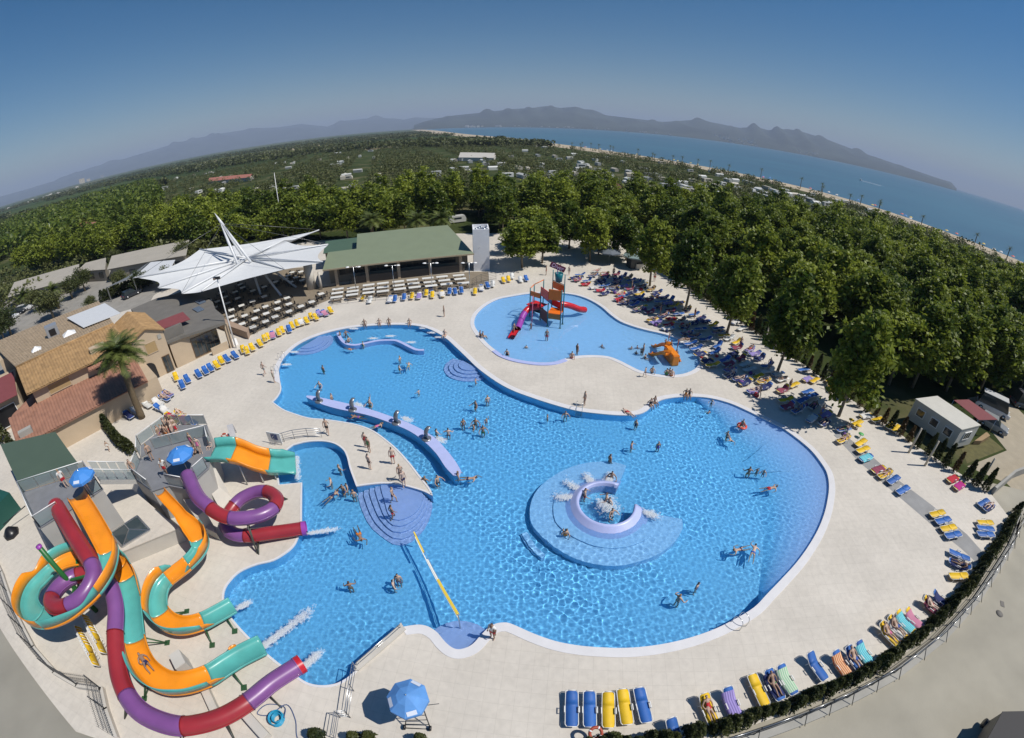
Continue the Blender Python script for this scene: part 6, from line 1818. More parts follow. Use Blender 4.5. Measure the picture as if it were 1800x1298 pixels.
# keep a sight line from the air to each caravan
dn_ = np.min(np.hypot(Q[:, None, 0] * 1.02 - ca[None, :, 0] * 0.985, Q[:, None, 1] * 1.02 - ca[None, :, 1] * 0.985), axis=1)
lanes = (np.sin(Q[:, 0] * 0.09 + Q[:, 1] * 0.025) > -0.75)
keep = (dm_ > 3.8) & (dn_ > 3.3) & lanes
Q = Q[keep]
woodland('campsite_woodland', np.c_[Q, np.full(len(Q), -0.12)], gw.uniform(2.4, 5.2, len(Q)), 62, 0.17, M_LEAFD, 'mixed low trees filling the campsite down to the beach', 1)
Q = scatter(15000, 560, 3000, -68, 20, 1.6)
Q = Q[inside(coast_poly, Q[:, 0], Q[:, 1])]
rows = (np.sin(Q[:, 1] * 0.012 + Q[:, 0] * 0.004) + 0.5 * np.sin(Q[:, 0] * 0.01)) > -0.25
Q = Q[rows]
woodland('far_woodland', np.c_[Q, np.full(len(Q), -0.12)], gw.uniform(4, 9, len(Q)), 22, 0.4, M_LEAFD, 'bands of distant trees across the coastal plain', 2)
Q = scatter(1500, 260, 700, -66, -42, 1.0)
woodland('poplar_grove', np.c_[Q, np.full(len(Q), -0.12)], gw.uniform(7, 11, len(Q)), 40, 0.2, M_LEAF, 'rows of poplars beyond the car park', 3)

# ---- far shore towns
M_TOWN = mat('town_white', (0.62, 0.6, 0.56), 0.8)
gt = random.Random(8)
tw = MB(); tw.box((0, 0, 0.5), (1, 1, 1)); TOWN = tw.mesh('house'); TOWN.materials.append(M_TOWN)
def town(x0, x1, n, rr0, rr1, lift, label, group, size):
    for k in range(n):
        x = gt.uniform(x0, x1); y = np.interp(x, [0, 125, 450, 700, 900, 1350, 1510, 1678], [365, 326, 252, 228, 221, 257, 290, 331])
        d = ray(x, y); az = math.atan2(d.x, d.y); rr = gt.uniform(rr0, rr1)
        o = mesh_obj('far_house', TOWN, None, None, (math.sin(az) * rr, math.cos(az) * rr, -2 + (rr - rr0) * lift), az * -1 + gt.uniform(-.3, .3), label=label, cat='house', group=group)
        s = gt.uniform(0.6, 1.2) * size
        o.scale = (s * gt.uniform(1, 2), s, s * gt.uniform(0.6, 1.0))
town(815, 880, 16, 6700, 6900, 0.08, 'white seaside building of the town at the near end of the far shore', 'far shore town at the near end', 26)
town(885, 1180, 30, 6700, 6950, 0.08, 'small white house on the far shore of the bay', 'houses on the far shore', 17)
town(1255, 1330, 34, 6700, 7700, 0.085, 'white house of the hillside village across the bay', 'hillside village across the bay', 21)
town(1390, 1440, 14, 6700, 7200, 0.085, 'white house of the small cove village across the bay', 'cove village across the bay', 18)
town(10, 135, 26, 2300, 3200, 0.0, 'pale house on the plain left of the apartment towers', 'houses on the plain', 9)
# ---- beach things and a boat
gb = random.Random(3)
cones = [(0.7, 0.15, 0.1), (0.75, 0.7, 0.65), (0.1, 0.25, 0.6), (0.75, 0.55, 0.1)]
pcs = []
pm = MB(); pm.lathe([(1.1, 1.75), (0.6, 2.1), (0.0, 2.3)], (0, 0, 0), 8); PARA = pm.mesh('canopy'); PARA.materials.append(M_WHITE)
pm = MB(); pm.tube([(0, 0, 0), (0, 0, 2.2)], 0.04, 5); PPOLE = pm.mesh('pole'); PPOLE.materials.append(M_STEEL)
for k in range(34):
    i = gb.randrange(len(ci)); p = ci[i] + Vector((gb.uniform(-16, -4), gb.uniform(-8, 8), 0)); c_ = gb.randrange(4)
    nm = ('red', 'white', 'blue', 'yellow')[c_]
    o = empty('beach_parasol', (p.x, p.y, -0.05), 0, nm + ' beach parasol on the sand by the sea', 'parasol', nm + ' parasols on the beach')
    q = mesh_obj('canopy', PARA, None, o); slot(q, mat('parasol_' + nm, cones[c_], 0.7)); mesh_obj('pole', PPOLE, None, o)
bp = G(1513, 317.5)
bo = empty('motor_boat', (bp.x, bp.y, -0.08), math.atan2(-60, -40), 'small white motor boat pulling a wake across the bay', 'boat')
bh = MB(); bh.add([(-4, -1.3, 0), (2, -1.3, 0), (5, 0, 0.3), (2, 1.3, 0), (-4, 1.3, 0), (-4, -1.6, 1.2), (2.4, -1.6, 1.3), (6, 0, 1.7), (2.4, 1.6, 1.3), (-4, 1.6, 1.2)], [(0, 1, 6, 5), (1, 2, 7, 6), (2, 3, 8, 7), (3, 4, 9, 8), (4, 0, 5, 9), (5, 6, 7, 8, 9)]); bh.build('hull', M_WHITE, bo)
MB().box((0.2, 0, 1.9), (2.4, 2.0, 1.2), 0, 0.8).build('cabin', M_WHITE, bo)
wk = [G(1514, 317), G(1549, 326.5), G(1549, 327.6), G(1514, 318)]
struct(sheet('boat_wake', wk, [], -0.068, M_FOAM))

# ================================================================== LOUNGERS, TABLES, PEOPLE
M_LB = mat('sling_blue', (0.022, 0.115, 0.40), 0.6, 0.06, 3, objrand=0.12); M_LY = mat('sling_yellow', (0.72, 0.46, 0.012), 0.6, 0.05, 3, objrand=0.08); M_LW = mat('sling_white', (0.66, 0.66, 0.64), 0.6, objrand=0.08)
M_LFR = mat('lounger_frame', (0.72, 0.72, 0.70), 0.4)
def lounger_proto(back):
    """length along Y, head at +Y"""
    ca, sa_ = math.cos(back), math.sin(back)
    H = 0.34
    hinge = 0.25
    def pt(y, x, dz=0.0):
        if y <= hinge: return Vector((x, y, H + dz))
        return Vector((x, hinge + (y - hinge) * ca, H + dz + (y - hinge) * sa_))
    m = MB(); m.sm = True
    ys = [-0.95, -0.9, -0.6, -0.2, 0.1, 0.25, 0.5, 0.75, 0.88, 0.93]
    ws = [0.22, 0.28, 0.3, 0.3, 0.3, 0.3, 0.3, 0.3, 0.27, 0.2]
    def strip(i0, i1):
        q = MB(); q.sm = True; vs = []
        for y, w in list(zip(ys, ws))[i0:i1]:
            sag = -0.025 if -0.8 < y < 0.8 else 0
            vs += [pt(y, -w), pt(y, 0, sag), pt(y, w), pt(y, w, -0.02), pt(y, 0, sag - 0.02), pt(y, -w, -0.02)]
        n = i1 - i0
        q.add(vs, [(i * 6 + k, i * 6 + (k + 1) % 6, i * 6 + 6 + (k + 1) % 6, i * 6 + 6 + k) for i in range(n - 1) for k in range(6)] + [(0, 1, 2, 3, 4, 5), tuple((n - 1) * 6 + k for k in range(5, -1, -1))])
        return q
    a = strip(0, 6).mesh('seat_sling'); b = strip(5, 10).mesh('back_sling')
    f = MB()
    for s_ in (-1, 1):
        f.tube([pt(-0.97, s_ * 0.25, -0.01), pt(-0.85, s_ * 0.33, -0.01), pt(0.25, s_ * 0.33, -0.01)], 0.025, 6)
        f.tube([pt(0.25, s_ * 0.33, -0.01), pt(0.9, s_ * 0.32, -0.01), pt(0.97, s_ * 0.2, -0.01)], 0.025, 6)
        f.box(pt(-0.1, s_ * 0.37, 0.14), (0.05, 0.34, 0.035)); f.box(pt(-0.24, s_ * 0.37, 0.06), (0.035, 0.035, 0.16)); f.box(pt(0.05, s_ * 0.37, 0.06), (0.035, 0.035, 0.16))
    f.tube([pt(-0.97, -0.25, -0.01), pt(-0.97, 0.25, -0.01)], 0.025, 6); f.tube([pt(0.97, -0.2, -0.01), pt(0.97, 0.2, -0.01)], 0.025, 6)
    fr = f.mesh('frame'); fr['joined'] = 1
    lg = []
    for x, y in ((-0.32, -0.6), (0.32, -0.6), (-0.32, 0.35), (0.32, 0.35)):
        q = MB(); q.tube([(x, y, H - 0.02 if y < 0 else H), (x * 1.08, y + (0.08 if y > 0 else -0.08), 0)], 0.022, 6); lg.append(q.mesh('leg'))
    for me in (fr, *lg): me.materials.append(M_LFR)
    for me in (a, b): me.materials.append(M_LB)
    return a, b, fr, lg
LOUN = {0: lounger_proto(R(6)), 1: lounger_proto(R(32)), 2: lounger_proto(R(52))}
TOWELS = {}
def towel_mesh(back):
    ca, sa_ = math.cos(back), math.sin(back)
    m = MB(); m.sm = True; vs = []; n = 12
    for i in range(n + 1):
        y = -0.8 + 1.5 * i / n
        z = 0.375 if y <= 0.25 else 0.375 + (y - 0.25) * sa_
        yy = y if y <= 0.25 else 0.25 + (y - 0.25) * ca
        for x, dz in ((-0.40, -0.14), (-0.34, -0.01), (-0.15, 0.0), (0.15, 0.0), (0.34, -0.01), (0.40, -0.14)): vs.append((x + 0.01 * math.sin(7 * y), yy, z + dz))
    m.add(vs, [(i * 6 + k, i * 6 + k + 1, i * 6 + 7 + k, i * 6 + 6 + k) for i in range(n) for k in range(5)])
    me = m.mesh('towel'); me.materials.append(M_LW)
    return me
for k, b in ((0, R(6)), (1, R(32)), (2, R(52))): TOWELS[k] = towel_mesh(b)
def stripes(name, c1, c2, sc_=14):
    m = bpy.data.materials.new(name); MATS[name] = m; m.use_nodes = True
    nt = m.node_tree; b = nt.nodes['Principled BSDF']; b.inputs['Roughness'].default_value = 0.9
    tc = nt.nodes.new('ShaderNodeTexCoord'); w = nt.nodes.new('ShaderNodeTexWave'); w.inputs['Scale'].default_value = sc_ / 6.28; w.inputs['Distortion'].default_value = 0.6
    nt.links.new(tc.outputs['Object'], w.inputs['Vector'])
    cr = nt.nodes.new('ShaderNodeValToRGB'); cr.color_ramp.interpolation = 'CONSTANT'; cr.color_ramp.elements[0].color = (*c1, 1); cr.color_ramp.elements[1].color = (*c2, 1); cr.color_ramp.elements[1].position = 0.5
    nt.links.new(w.outputs[0], cr.inputs[0]); nt.links.new(cr.outputs[0], b.inputs['Base Color'])
    return m
TOW = {'red': mat('towel_red', (0.45, 0.02, 0.04), 0.9), 'magenta': mat('towel_magenta', (0.42, 0.02, 0.2), 0.9), 'lilac': stripes('towel_lilac', (0.35, 0.28, 0.6), (0.2, 0.16, 0.4)), 'teal': stripes('towel_teal', (0.05, 0.4, 0.5), (0.25, 0.6, 0.65)), 'white': mat('towel_white', (0.65, 0.63, 0.6), 0.9), 'striped orange': stripes('towel_orange', (0.7, 0.5, 0.3), (0.5, 0.12, 0.04)), 'pink': mat('towel_pink', (0.5, 0.2, 0.3), 0.9), 'navy': mat('towel_navy', (0.02, 0.03, 0.12), 0.9), 'green': stripes('towel_green', (0.25, 0.5, 0.3), (0.55, 0.6, 0.5)), 'plum': stripes('towel_plum', (0.15, 0.02, 0.06), (0.35, 0.08, 0.12))}
LOU_AT = []
def lounger(c, rz, colr, back, label, group, z=0.0, parts=True):
    a, b, fr, lg = LOUN[back]
    o = empty('sun_lounger', (c.x, c.y, z), rz, label, 'sun lounger', group)
    mm = {'b': M_LB, 'y': M_LY, 'w': M_LW}[colr]
    for nm, me in (('seat_sling', a), ('back_sling', b)): slot(mesh_obj(nm, me, None, o), mm)
    mesh_obj('frame', fr, None, o)
    if parts:
        for me in lg: mesh_obj('leg', me, None, o)
    LOU_AT.append((c.x, c.y))
    return o
CN = {'b': 'blue', 'y': 'yellow', 'w': 'white'}
def towel_on(o, back, colr, place):
    t = mesh_obj('beach_towel', TOWELS[back], None, None, o.location, o.rotation_euler.z, label=f'{colr} towel spread on a lounger {place}', cat='towel', group=f'{colr} towels {place}')
    slot(t, TOW[colr])
    return t
def L2(head, foot, colr, back, place, towel=None, who=None):
    h, f = G(*head, 0.35), G(*foot, 0.35)
    c = (h + f) / 2; d = h - f
    rz = math.atan2(d.y, d.x) - math.pi / 2
    lab = f'{CN[colr]} sun lounger ' + ('with a ' + towel + ' towel ' if towel else '') + place
    o = lounger(c, rz, colr, back, lab, f'{CN[colr]} loungers ' + ('with a ' + towel + ' towel ' if towel else '') + place)
    if towel: towel_on(o, back, towel, place)
    if who: LIE.append((o.location.copy(), rz, back, place))
    return o
LIE = []
pS = 'in the row of five near the lifebuoy'
for h, f, c in (((1005,1216),(1005,1275),'b'), ((1036,1217),(1037,1276),'b'), ((1069,1219),(1070,1277),'y'), ((1094,1214),(1103,1271),'y'), ((1123,1211),(1137,1268),'b')): L2(h, f, c, 0, pS)
pH = 'along the south hedge'
for h, f, c, bk, t, w in (((1235,1225),(1256,1272),'y',1,None,1), ((1275,1212),(1297,1262),'b',1,'lilac',0), ((1321,1187),(1346,1239),'y',0,None,0), ((1346,1180),(1373,1228),'b',1,'navy',1), ((1367,1171),(1397,1219),'b',1,'green',0), ((1418,1149),(1451,1194),'b',1,None,0), ((1465,1150),(1492,1187),'b',1,'striped orange',0), ((1488,1142),(1514,1178),'b',1,None,1), ((1506,1133),(1533,1168),'b',1,'teal',0), ((1544,1098),(1578,1132),'y',1,None,1), ((1558,1087),(1592,1120),'y',1,'white',1), ((1573,1077),(1606,1110),'y',1,'teal',0), ((1590,1074),(1622,1104),'y',1,'pink',0), ((1620,1053),(1655,1080),'y',1,'plum',1), ((1636,1043),(1672,1067),'b',1,'navy',0), ((1180,1275),(1196,1310),'b',1,None,0)):
    L2(h, f, c, bk, pH, t, w)
pE = 'on the east paving strip'
for h, f, c, t, w in (((1707,985),(1667,967),'b',None,0), ((1706,1003),(1668,983),'b','navy',1), ((1700,1012),(1672,1012),'y',None,0), ((1663,899),(1633,906),'y',None,0), ((1673,911),(1643,918),'b',None,0), ((1683,925),(1652,931),'y',None,0), ((1692,937),(1659,943),'b',None,0), ((1558,820),(1531,829),'y','plum',0), ((1568,829),(1543,839),'y',None,1), ((1583,836),(1559,850),'b',None,0), ((1600,854),(1575,868),'b',None,0), ((1529,786),(1506,794),'y',None,0), ((1520,774),(1508,781),'y',None,0), ((1533,800),(1512,808),'b','teal',0), ((1495,768),(1470,777),'y',None,1)):
    L2(h, f, c, 0 if not w else 1, pE, t, w)
pC = 'beside the cypress hedge'
for h, f, c, t, w in (((1744,919),(1721,918),'y',None,0), ((1748,931),(1718,927),'b',None,0), ((1748,940),(1718,938),'b',None,0), ((1738,879),(1721,888),'b',None,0), ((1746,886),(1730,895),'b','navy',1), ((1687,836),(1663,846),'y','red',0), ((1698,846),(1675,861),'y','magenta',0), ((1555,734),(1530,740),'y',None,0), ((1573,743),(1558,752),'y',None,0), ((1582,746),(1568,759),'y',None,0), ((1530,729),(1515,731),'y','white',0), ((1515,740),(1500,747),'y',None,0), ((1427,663),(1413,668),'y','lilac',0), ((1440,664),(1425,672),'y',None,0), ((1466,662),(1452,672),'y',None,0), ((1457,672),(1462,690),'y',None,0), ((1420,648),(1406,650),'b',None,0), ((1404,673),(1388,679),'y',None,0), ((1430,685),(1410,691),'b',None,0), ((1438,692),(1416,698),'b',None,0), ((1300,563),(1286,569),'b','white',0), ((1312,574),(1296,580),'w',None,0)):
    L2(h, f, c, 0, pC, t, w)
def L1(px, colr, back, place, rz, towel=None, who=None):
    p = G(*px, 0.35)
    h = p + Vector((-math.sin(rz), math.cos(rz), 0)); f = p - Vector((-math.sin(rz), math.cos(rz), 0))
    o = lounger(Vector((p.x, p.y, 0)), rz + random.uniform(-.12, .12), colr, back, f'{CN[colr]} sun lounger ' + ('with a ' + towel + ' towel ' if towel else '') + place, f'{CN[colr]} loungers ' + ('with a ' + towel + ' towel ' if towel else '') + place, parts=True)
    if towel: towel_on(o, back, towel, place)
    if who: LIE.append((o.location.copy(), o.rotation_euler.z, back, place))
pB = 'in front of the bar pavilion'
for px, c in (((309,663),'y'),((320,677),'b'),((329,667),'b'),((349,658),'b'),((361,652),'b'),((370,647),'b'),((381,642),'y'),((389,634),'y'),((399,631),'b'),((413,625),'b')): L1(px, c, 1, pB, R(52))
pT = 'along the canopy terrace railing'
for k, (px, c, t) in enumerate((((427,615),'y',None),((434,617),'y',None),((443,611),'y',None),((457,604),'y',None),((465,596),'y',None),((470,593),'y',None),((479,590),'b','pink'),((490,585),'y',None),((496,581),'y',None),((508,579),'b',None),((513,573),'y',None),((522,569),'y',None),((529,567),'y','white'),((539,564),'y',None),((547,557),'y',None),((555,558),'y',None),((562,551),'b','lilac'),((571,551),'b','pink'),((581,546),'y',None))): L1(px, c, 1, pT, R(38), t)
pR = 'below the picnic tables of the restaurant'
for px, c, t in (((638,523),'y',None),((650,528),'w',None),((685,527),'b','white'),((694,526),'b',None),((710,523),'b',None),((724,521),'y',None),((736,521),'w','lilac'),((749,516),'y',None),((760,519),'y',None),((757,509),'b',None),((777,518),'y','white'),((790,513),'b',None),((800,513),'b',None),((811,511),'b',None),((835,513),'y',None),((846,507),'b','white'),((857,502),'b',None),((866,500),'w',None),((885,493),'y',None),((894,491),'y',None),((900,486),'w',None),((915,492),'w',None),((925,490),'b',None)): L1(px, c, 1, pR, R(8), t)
pV = 'under the tall palm by the villa'
for px, c, t, w in (((295,693),'b','lilac',1),((289,700),'b',None,1),((278,707),'w','white',0),((280,717),'b',None,0),((291,722),'w','white',0),((300,733),'y','red',0),((317,728),'y',None,1),((303,740),'y',None,0),((324,738),'y','pink',0),((337,741),'b',None,0),((226,730),'b','navy',0),((240,722),'w','white',0),((258,711),'w',None,0)): L1(px, c, 1, pV, R(70), t, w)
# crowded strip in the shade of the plane trees
STRIP = [G(x, y) for x, y in ((1000,487),(1060,478),(1125,497),(1195,535),(1285,594),(1365,655),(1440,712),(1500,765),(1482,782),(1400,733),(1318,688),(1250,645),(1195,600),(1120,548),(1045,512))]
sp = [(p.x, p.y) for p in STRIP]
gs = random.Random(17)
axis = (G(1440,712) - G(1125,497)).normalized(); perp = Vector((-axis.y, axis.x, 0))
if perp.x > 0: perp = -perp
strip_pts = []
tries = 0
while len(strip_pts) < 118 and tries < 9000:
    tries += 1
    x = gs.uniform(min(a for a, b in sp), max(a for a, b in sp)); y = gs.uniform(min(b for a, b in sp), max(b for a, b in sp))
    if not inside(sp, x, y): continue
    if any(abs((x - a) * axis.x + (y - b) * axis.y) < 0.85 and abs((x - a) * perp.x + (y - b) * perp.y) < 2.0 for a, b in strip_pts): continue
    if any((x - a) ** 2 + (y - b) ** 2 < 1.6 for a, b in LOU_AT): continue
    if any((x - a) ** 2 + (y - b) ** 2 < 0.7 for a, b in TREE_AT[:5]): continue
    strip_pts.append((x, y))
pK = 'in the shade of the plane trees'
for k, (x, y) in enumerate(strip_pts):
    rz = math.atan2(-perp.x, perp.y) * 1.0 + math.pi + gs.uniform(-.25, .25)
    c = gs.choice('bbbbyyw'); bk = gs.choice((0, 1, 1, 2))
    t = gs.choice((None, None, 'navy', 'white', 'plum', 'navy', 'lilac', None, None, 'navy', 'plum', 'red'))
    o = lounger(Vector((x, y, 0)), rz, c, bk, f'{CN[c]} sun lounger ' + ('with a ' + t + ' towel ' if t else '') + pK, f'{CN[c]} loungers ' + ('with a ' + t + ' towel ' if t else '') + pK)
    if t: towel_on(o, bk, t, pK)
    if gs.random() < 0.3: LIE.append((o.location.copy(), rz, bk, pK))
# stacked loungers in the slide yard, stood on edge
sk0 = G(165, 1131)
for r_ in range(2):
    for k in range(7):
        p = sk0 + Vector((0.28 * k - 0.9, 0.9 * r_ - 0.3 - 0.25 * k * 0.6, 0))
        o = lounger(p, R(60), 'y', 0, 'yellow lounger stacked on edge in the slide yard', 'stacked loungers in the slide yard', 0.42, parts=False)
        o.rotation_euler = (0, R(68), R(58))

# ---- restaurant furniture
M_TABLE = mat('table_white', (0.70, 0.69, 0.65), 0.5, objrand=0.06); M_CHAIR = mat('chair_dark', (0.05, 0.045, 0.04), 0.6)
def picnic_table(p, rz, label, group):
    o = empty('picnic_table', p, rz, label, 'picnic table', group)
    mesh_obj('table_top', PT[0], None, o)
    for y in (-0.68, 0.68): mesh_obj('bench', PT[1], None, o, (0, y, 0))
    for x in (-0.6, 0.6): mesh_obj('leg', PT[2], None, o, (x, 0, 0))
PT = []
q = MB().box((0, 0, 0.74), (1.9, 0.8, 0.06)).mesh('table_top'); q.materials.append(M_TABLE); PT.append(q)
q = MB().box((0, 0, 0.44), (1.9, 0.28, 0.05)).mesh('bench'); q.materials.append(mat('bench_brown', (0.2, 0.15, 0.1), 0.7)); PT.append(q)
q = MB(); q.beam((0, -0.7, 0), (0, 0.2, 0.72), 0.07); q.beam((0, 0.7, 0), (0, -0.2, 0.72), 0.07); q = q.mesh('leg'); q.materials.append(mat('bench_brown', (0.2, 0.15, 0.1), 0.7)); PT.append(q)
zr = zz(540, 380, 5.0)
for cx in (((270,640),(265,675),(258,712)),((400,630),(400,660),(395,690)),((540,605),(540,640),(540,672)),((665,590),(665,625),(665,660)),((800,575),(805,608),(815,640)),((925,560),(935,592),(945,625)),((1060,545),(1075,580),(1090,612)),((1185,532),(1205,565),(1225,597)),((1330,520),(1345,552),(1375,588))):
    for t in cx:
        p = G(*zr(*t), 0.75); picnic_table(Vector((p.x, p.y, 0.005)), RR, 'white picnic table with benches in front of the restaurant windows', 'picnic tables of the restaurant')
TB = MB().box((0, 0, 0.74), (0.95, 0.95, 0.05)).mesh('table_top'); TB.materials.append(M_TABLE)
q = MB(); q.tube([(0, 0, 0.04), (0, 0, 0.72)], 0.05, 8); q.lathe([(0.3, 0), (0.3, 0.04), (0, 0.06)], (0, 0, 0), 10); TL = q.mesh('pedestal'); TL.materials.append(M_DARKMETAL)
q = MB(); q.box((0, 0, 0.45), (0.46, 0.46, 0.05)); q.box((0, 0.22, 0.7), (0.46, 0.04, 0.42))
for x in (-0.2, 0.2):
    for y in (-0.2, 0.2): q.box((x, y, 0.215), (0.04, 0.04, 0.43))
CH = q.mesh('chair'); CH.materials.append(M_CHAIR)
zt_ = zz(200, 360, 4.5)
SUNT = [(1370,737),(1295,770),(1385,785),(1200,805),(1295,822),(1385,843),(1130,838),(1205,860),(1275,885),(1035,877),(1115,900),(1200,922),(950,915),(1015,942),(1100,967),(1480,803),(1565,768),(1640,705),(930,885)]
SHT = [(880,730),(980,740),(1190,725),(820,765),(900,778),(1095,763),(1010,797),(740,800),(800,812),(930,832),(725,845),(665,830),(690,787),(755,758),(620,818),(1020,655),(1000,630),(1380,560),(1440,575),(1490,597),(1400,612),(1480,530),(1410,535),(1360,587),(1100,680),(1190,650),(1280,610),(850,695),(960,690)]
for lst, lab, grp in ((SUNT, 'white square table on the sunny edge of the canopy terrace', 'tables on the sunny terrace'), (SHT, 'white square table in the shade under the canopy', 'tables under the canopy')):
    for t in lst:
        p = G(*zt_(*t), 0.75)
        o = empty('terrace_table', (p.x, p.y, 0.005), RR + 0.4, lab, 'table', grp)
        mesh_obj('table_top', TB, None, o); mesh_obj('pedestal', TL, None, o)
        for k in range(4):
            a = RR + 0.4 + k * math.pi / 2 + random.uniform(-.15, .15)
            mesh_obj('terrace_chair', CH, None, None, (p.x + 0.78 * math.sin(a) * -1 * -1, p.y + 0.78 * math.cos(a), 0.005), -a, label='dark chair ' + lab.replace('white square table', 'at a white square table'), cat='chair', group='chairs at ' + grp)

# ---- people
def body_mesh(J, name, female=False, scale=1.0):
    """J: joint positions; grows one continuous skin"""
    order = ['pelvis', 'waist', 'chest', 'upper', 'neck', 'jaw', 'head', 'crown']
    rad = dict(pelvis=(0.15, 0.115), waist=(0.12 if not female else 0.105, 0.095), chest=(0.155 if not female else 0.135, 0.11), upper=(0.13, 0.085), neck=(0.055, 0.055), jaw=(0.07, 0.075), head=(0.082, 0.098), crown=(0.055, 0.065))
    V = [J[k] for k in order]; E = [(i, i + 1) for i in range(7)]; Rr = [rad[k] for k in order]; tag = list(order)
    def chain(root, items):
        prev = root
        for k, p, r_ in items:
            V.append(p); Rr.append((r_, r_)); tag.append(k); E.append((prev, len(V) - 1)); prev = len(V) - 1
        return prev
    for s in 'lr':
        h = chain(3, [('shoulder', J['sh' + s], 0.062), ('elbow', J['el' + s], 0.042), ('wrist', J['wr' + s], 0.03), ('palm', J['ha' + s], 0.032)])
        d = (Vector(J['ha' + s]) - Vector(J['wr' + s])).normalized(); sd = d.orthogonal().normalized()
        for k, ln in enumerate((0.075, 0.085, 0.08, 0.065)):
            o = sd * (k - 1.5) * 0.021
            chain(h, [('finger', Vector(J['ha' + s]) + o + d * 0.03, 0.011), ('finger', Vector(J['ha' + s]) + o * 1.1 + d * (0.03 + ln), 0.008)])
        chain(h, [('finger', Vector(J['ha' + s]) - sd * 0.045, 0.011), ('finger', Vector(J['ha' + s]) - sd * 0.065 + d * 0.04, 0.009)])
        chain(0, [('hip', J['hp' + s], 0.092), ('knee', J['kn' + s], 0.058), ('ankle', J['an' + s], 0.038), ('toe', J['to' + s], 0.034)])
    me = bpy.data.meshes.new(name); me.from_pydata([tuple(Vector(v) * scale) for v in V], E, [])
    o = bpy.data.objects.new(name, me); COL.objects.link(o)
    sk = o.modifiers.new('skin', 'SKIN'); sk.use_smooth_shade = True
    for i, r_ in enumerate(Rr):
        me.skin_vertices[0].data[i].radius = (r_[0] * scale, r_[1] * scale)
    me.skin_vertices[0].data[0].use_root = True
    ss = o.modifiers.new('sub', 'SUBSURF'); ss.levels = 1; ss.render_levels = 1
    bpy.context.view_layer.update()
    out = bpy.data.meshes.new_from_object(o.evaluated_get(bpy.context.evaluated_depsgraph_get()))
    bpy.data.objects.remove(o); bpy.data.meshes.remove(me)
    out.name = 'body'
    out.materials.clear(); out.materials.append(None)
    # nearest bone of each vertex
    n = len(out.vertices); co = np.empty(n * 3); out.vertices.foreach_get('co', co); co = co.reshape(-1, 3) / scale
    nr = np.empty(n * 3); out.vertices.foreach_get('normal', nr); nr = nr.reshape(-1, 3)
    best = np.full(n, 1e9); seg = np.zeros(n, int); tt = np.zeros(n)
    for i, (a, b) in enumerate(E):
        A = np.array(V[a]); B = np.array(V[b]); AB = B - A
        t = np.clip(((co - A) @ AB) / max(1e-9, AB @ AB), 0, 1)
        d = np.linalg.norm(co - (A + t[:, None] * AB), axis=1)
        k = d < best; best[k] = d[k]; seg[k] = i; tt[k] = t[k]
    names = [(tag[a], tag[b]) for a, b in E]
    def region(f):
        sel = np.array([f(names[seg[i]], tt[i], co[i]) for i in range(n)])
        faces = [tuple(p.vertices) for p in out.polygons if all(sel[v] for v in p.vertices)]
        used = sorted({v for f_ in faces for v in f_}); rm = {v: i for i, v in enumerate(used)}
        m2 = bpy.data.meshes.new('cloth')
        m2.from_pydata([tuple((co[v] + nr[v] * 0.014) * scale) for v in used], [], [tuple(rm[v] for v in f_) for f_ in faces])
        m2.polygons.foreach_set('use_smooth', [True] * len(faces))
        m2.materials.append(None)
        return m2
    jaw, crown = Vector(J['jaw']), Vector(J['crown']); fwd = Vector(J['fwd'])
    hc = np.array(Vector(J['head'])); up_ = np.array((crown - jaw).normalized()); fw = np.array(fwd)
    reg = {}
    reg['hair'] = region(lambda s, t, c: s[0] in ('jaw', 'head') and ((c - hc) @ up_ * 1.0 - (c - hc) @ fw * (0.9 if not female else 1.1) > (0.005 if not female else -0.02)))
    reg['shorts'] = region(lambda s, t, c: (s == ('pelvis', 'waist') and t < 0.5) or s == ('pelvis', 'hip') or (s == ('hip', 'knee') and t < 0.55))
    reg['trunks'] = region(lambda s, t, c: (s == ('pelvis', 'waist') and t < 0.55) or s == ('pelvis', 'hip') or (s == ('hip', 'knee') and t < 0.2))
    reg['bikini_top'] = region(lambda s, t, c: (s == ('waist', 'chest') and t > 0.6) or (s == ('chest', 'upper') and t < 0.35))
    reg['swimsuit'] = region(lambda s, t, c: (s == ('pelvis', 'waist')) or s == ('pelvis', 'hip') or (s == ('waist', 'chest')) or (s == ('chest', 'upper') and t < 0.5))
    reg['shirt'] = region(lambda s, t, c: s in (('pelvis', 'waist'), ('waist', 'chest'), ('chest', 'upper'), ('upper', 'shoulder')) or (s == ('shoulder', 'elbow') and t < 0.55))
    return out, reg
def J0():
    return dict(pelvis=(0, 0, .95), waist=(0, .0, 1.1), chest=(0, .01, 1.28), upper=(0, .0, 1.42), neck=(0, .005, 1.49), jaw=(0, .02, 1.56), head=(0, .022, 1.63), crown=(0, .015, 1.70), fwd=(0, 1, 0),
                shl=(-.17, 0, 1.41), ell=(-.23, -.01, 1.13), wrl=(-.24, .05, .89), hal=(-.24, .07, .81), shr=(.17, 0, 1.41), elr=(.23, -.01, 1.13), wrr=(.24, .05, .89), har=(.24, .07, .81),
                hpl=(-.09, 0, .89), knl=(-.1, .02, .49), anl=(-.1, -.02, .09), tol=(-.12, .13, .03), hpr=(.09, 0, .89), knr=(.1, .02, .49), anr=(.1, -.02, .09), tor=(.12, .13, .03))
POSES = {}
POSES['stand'] = J0()
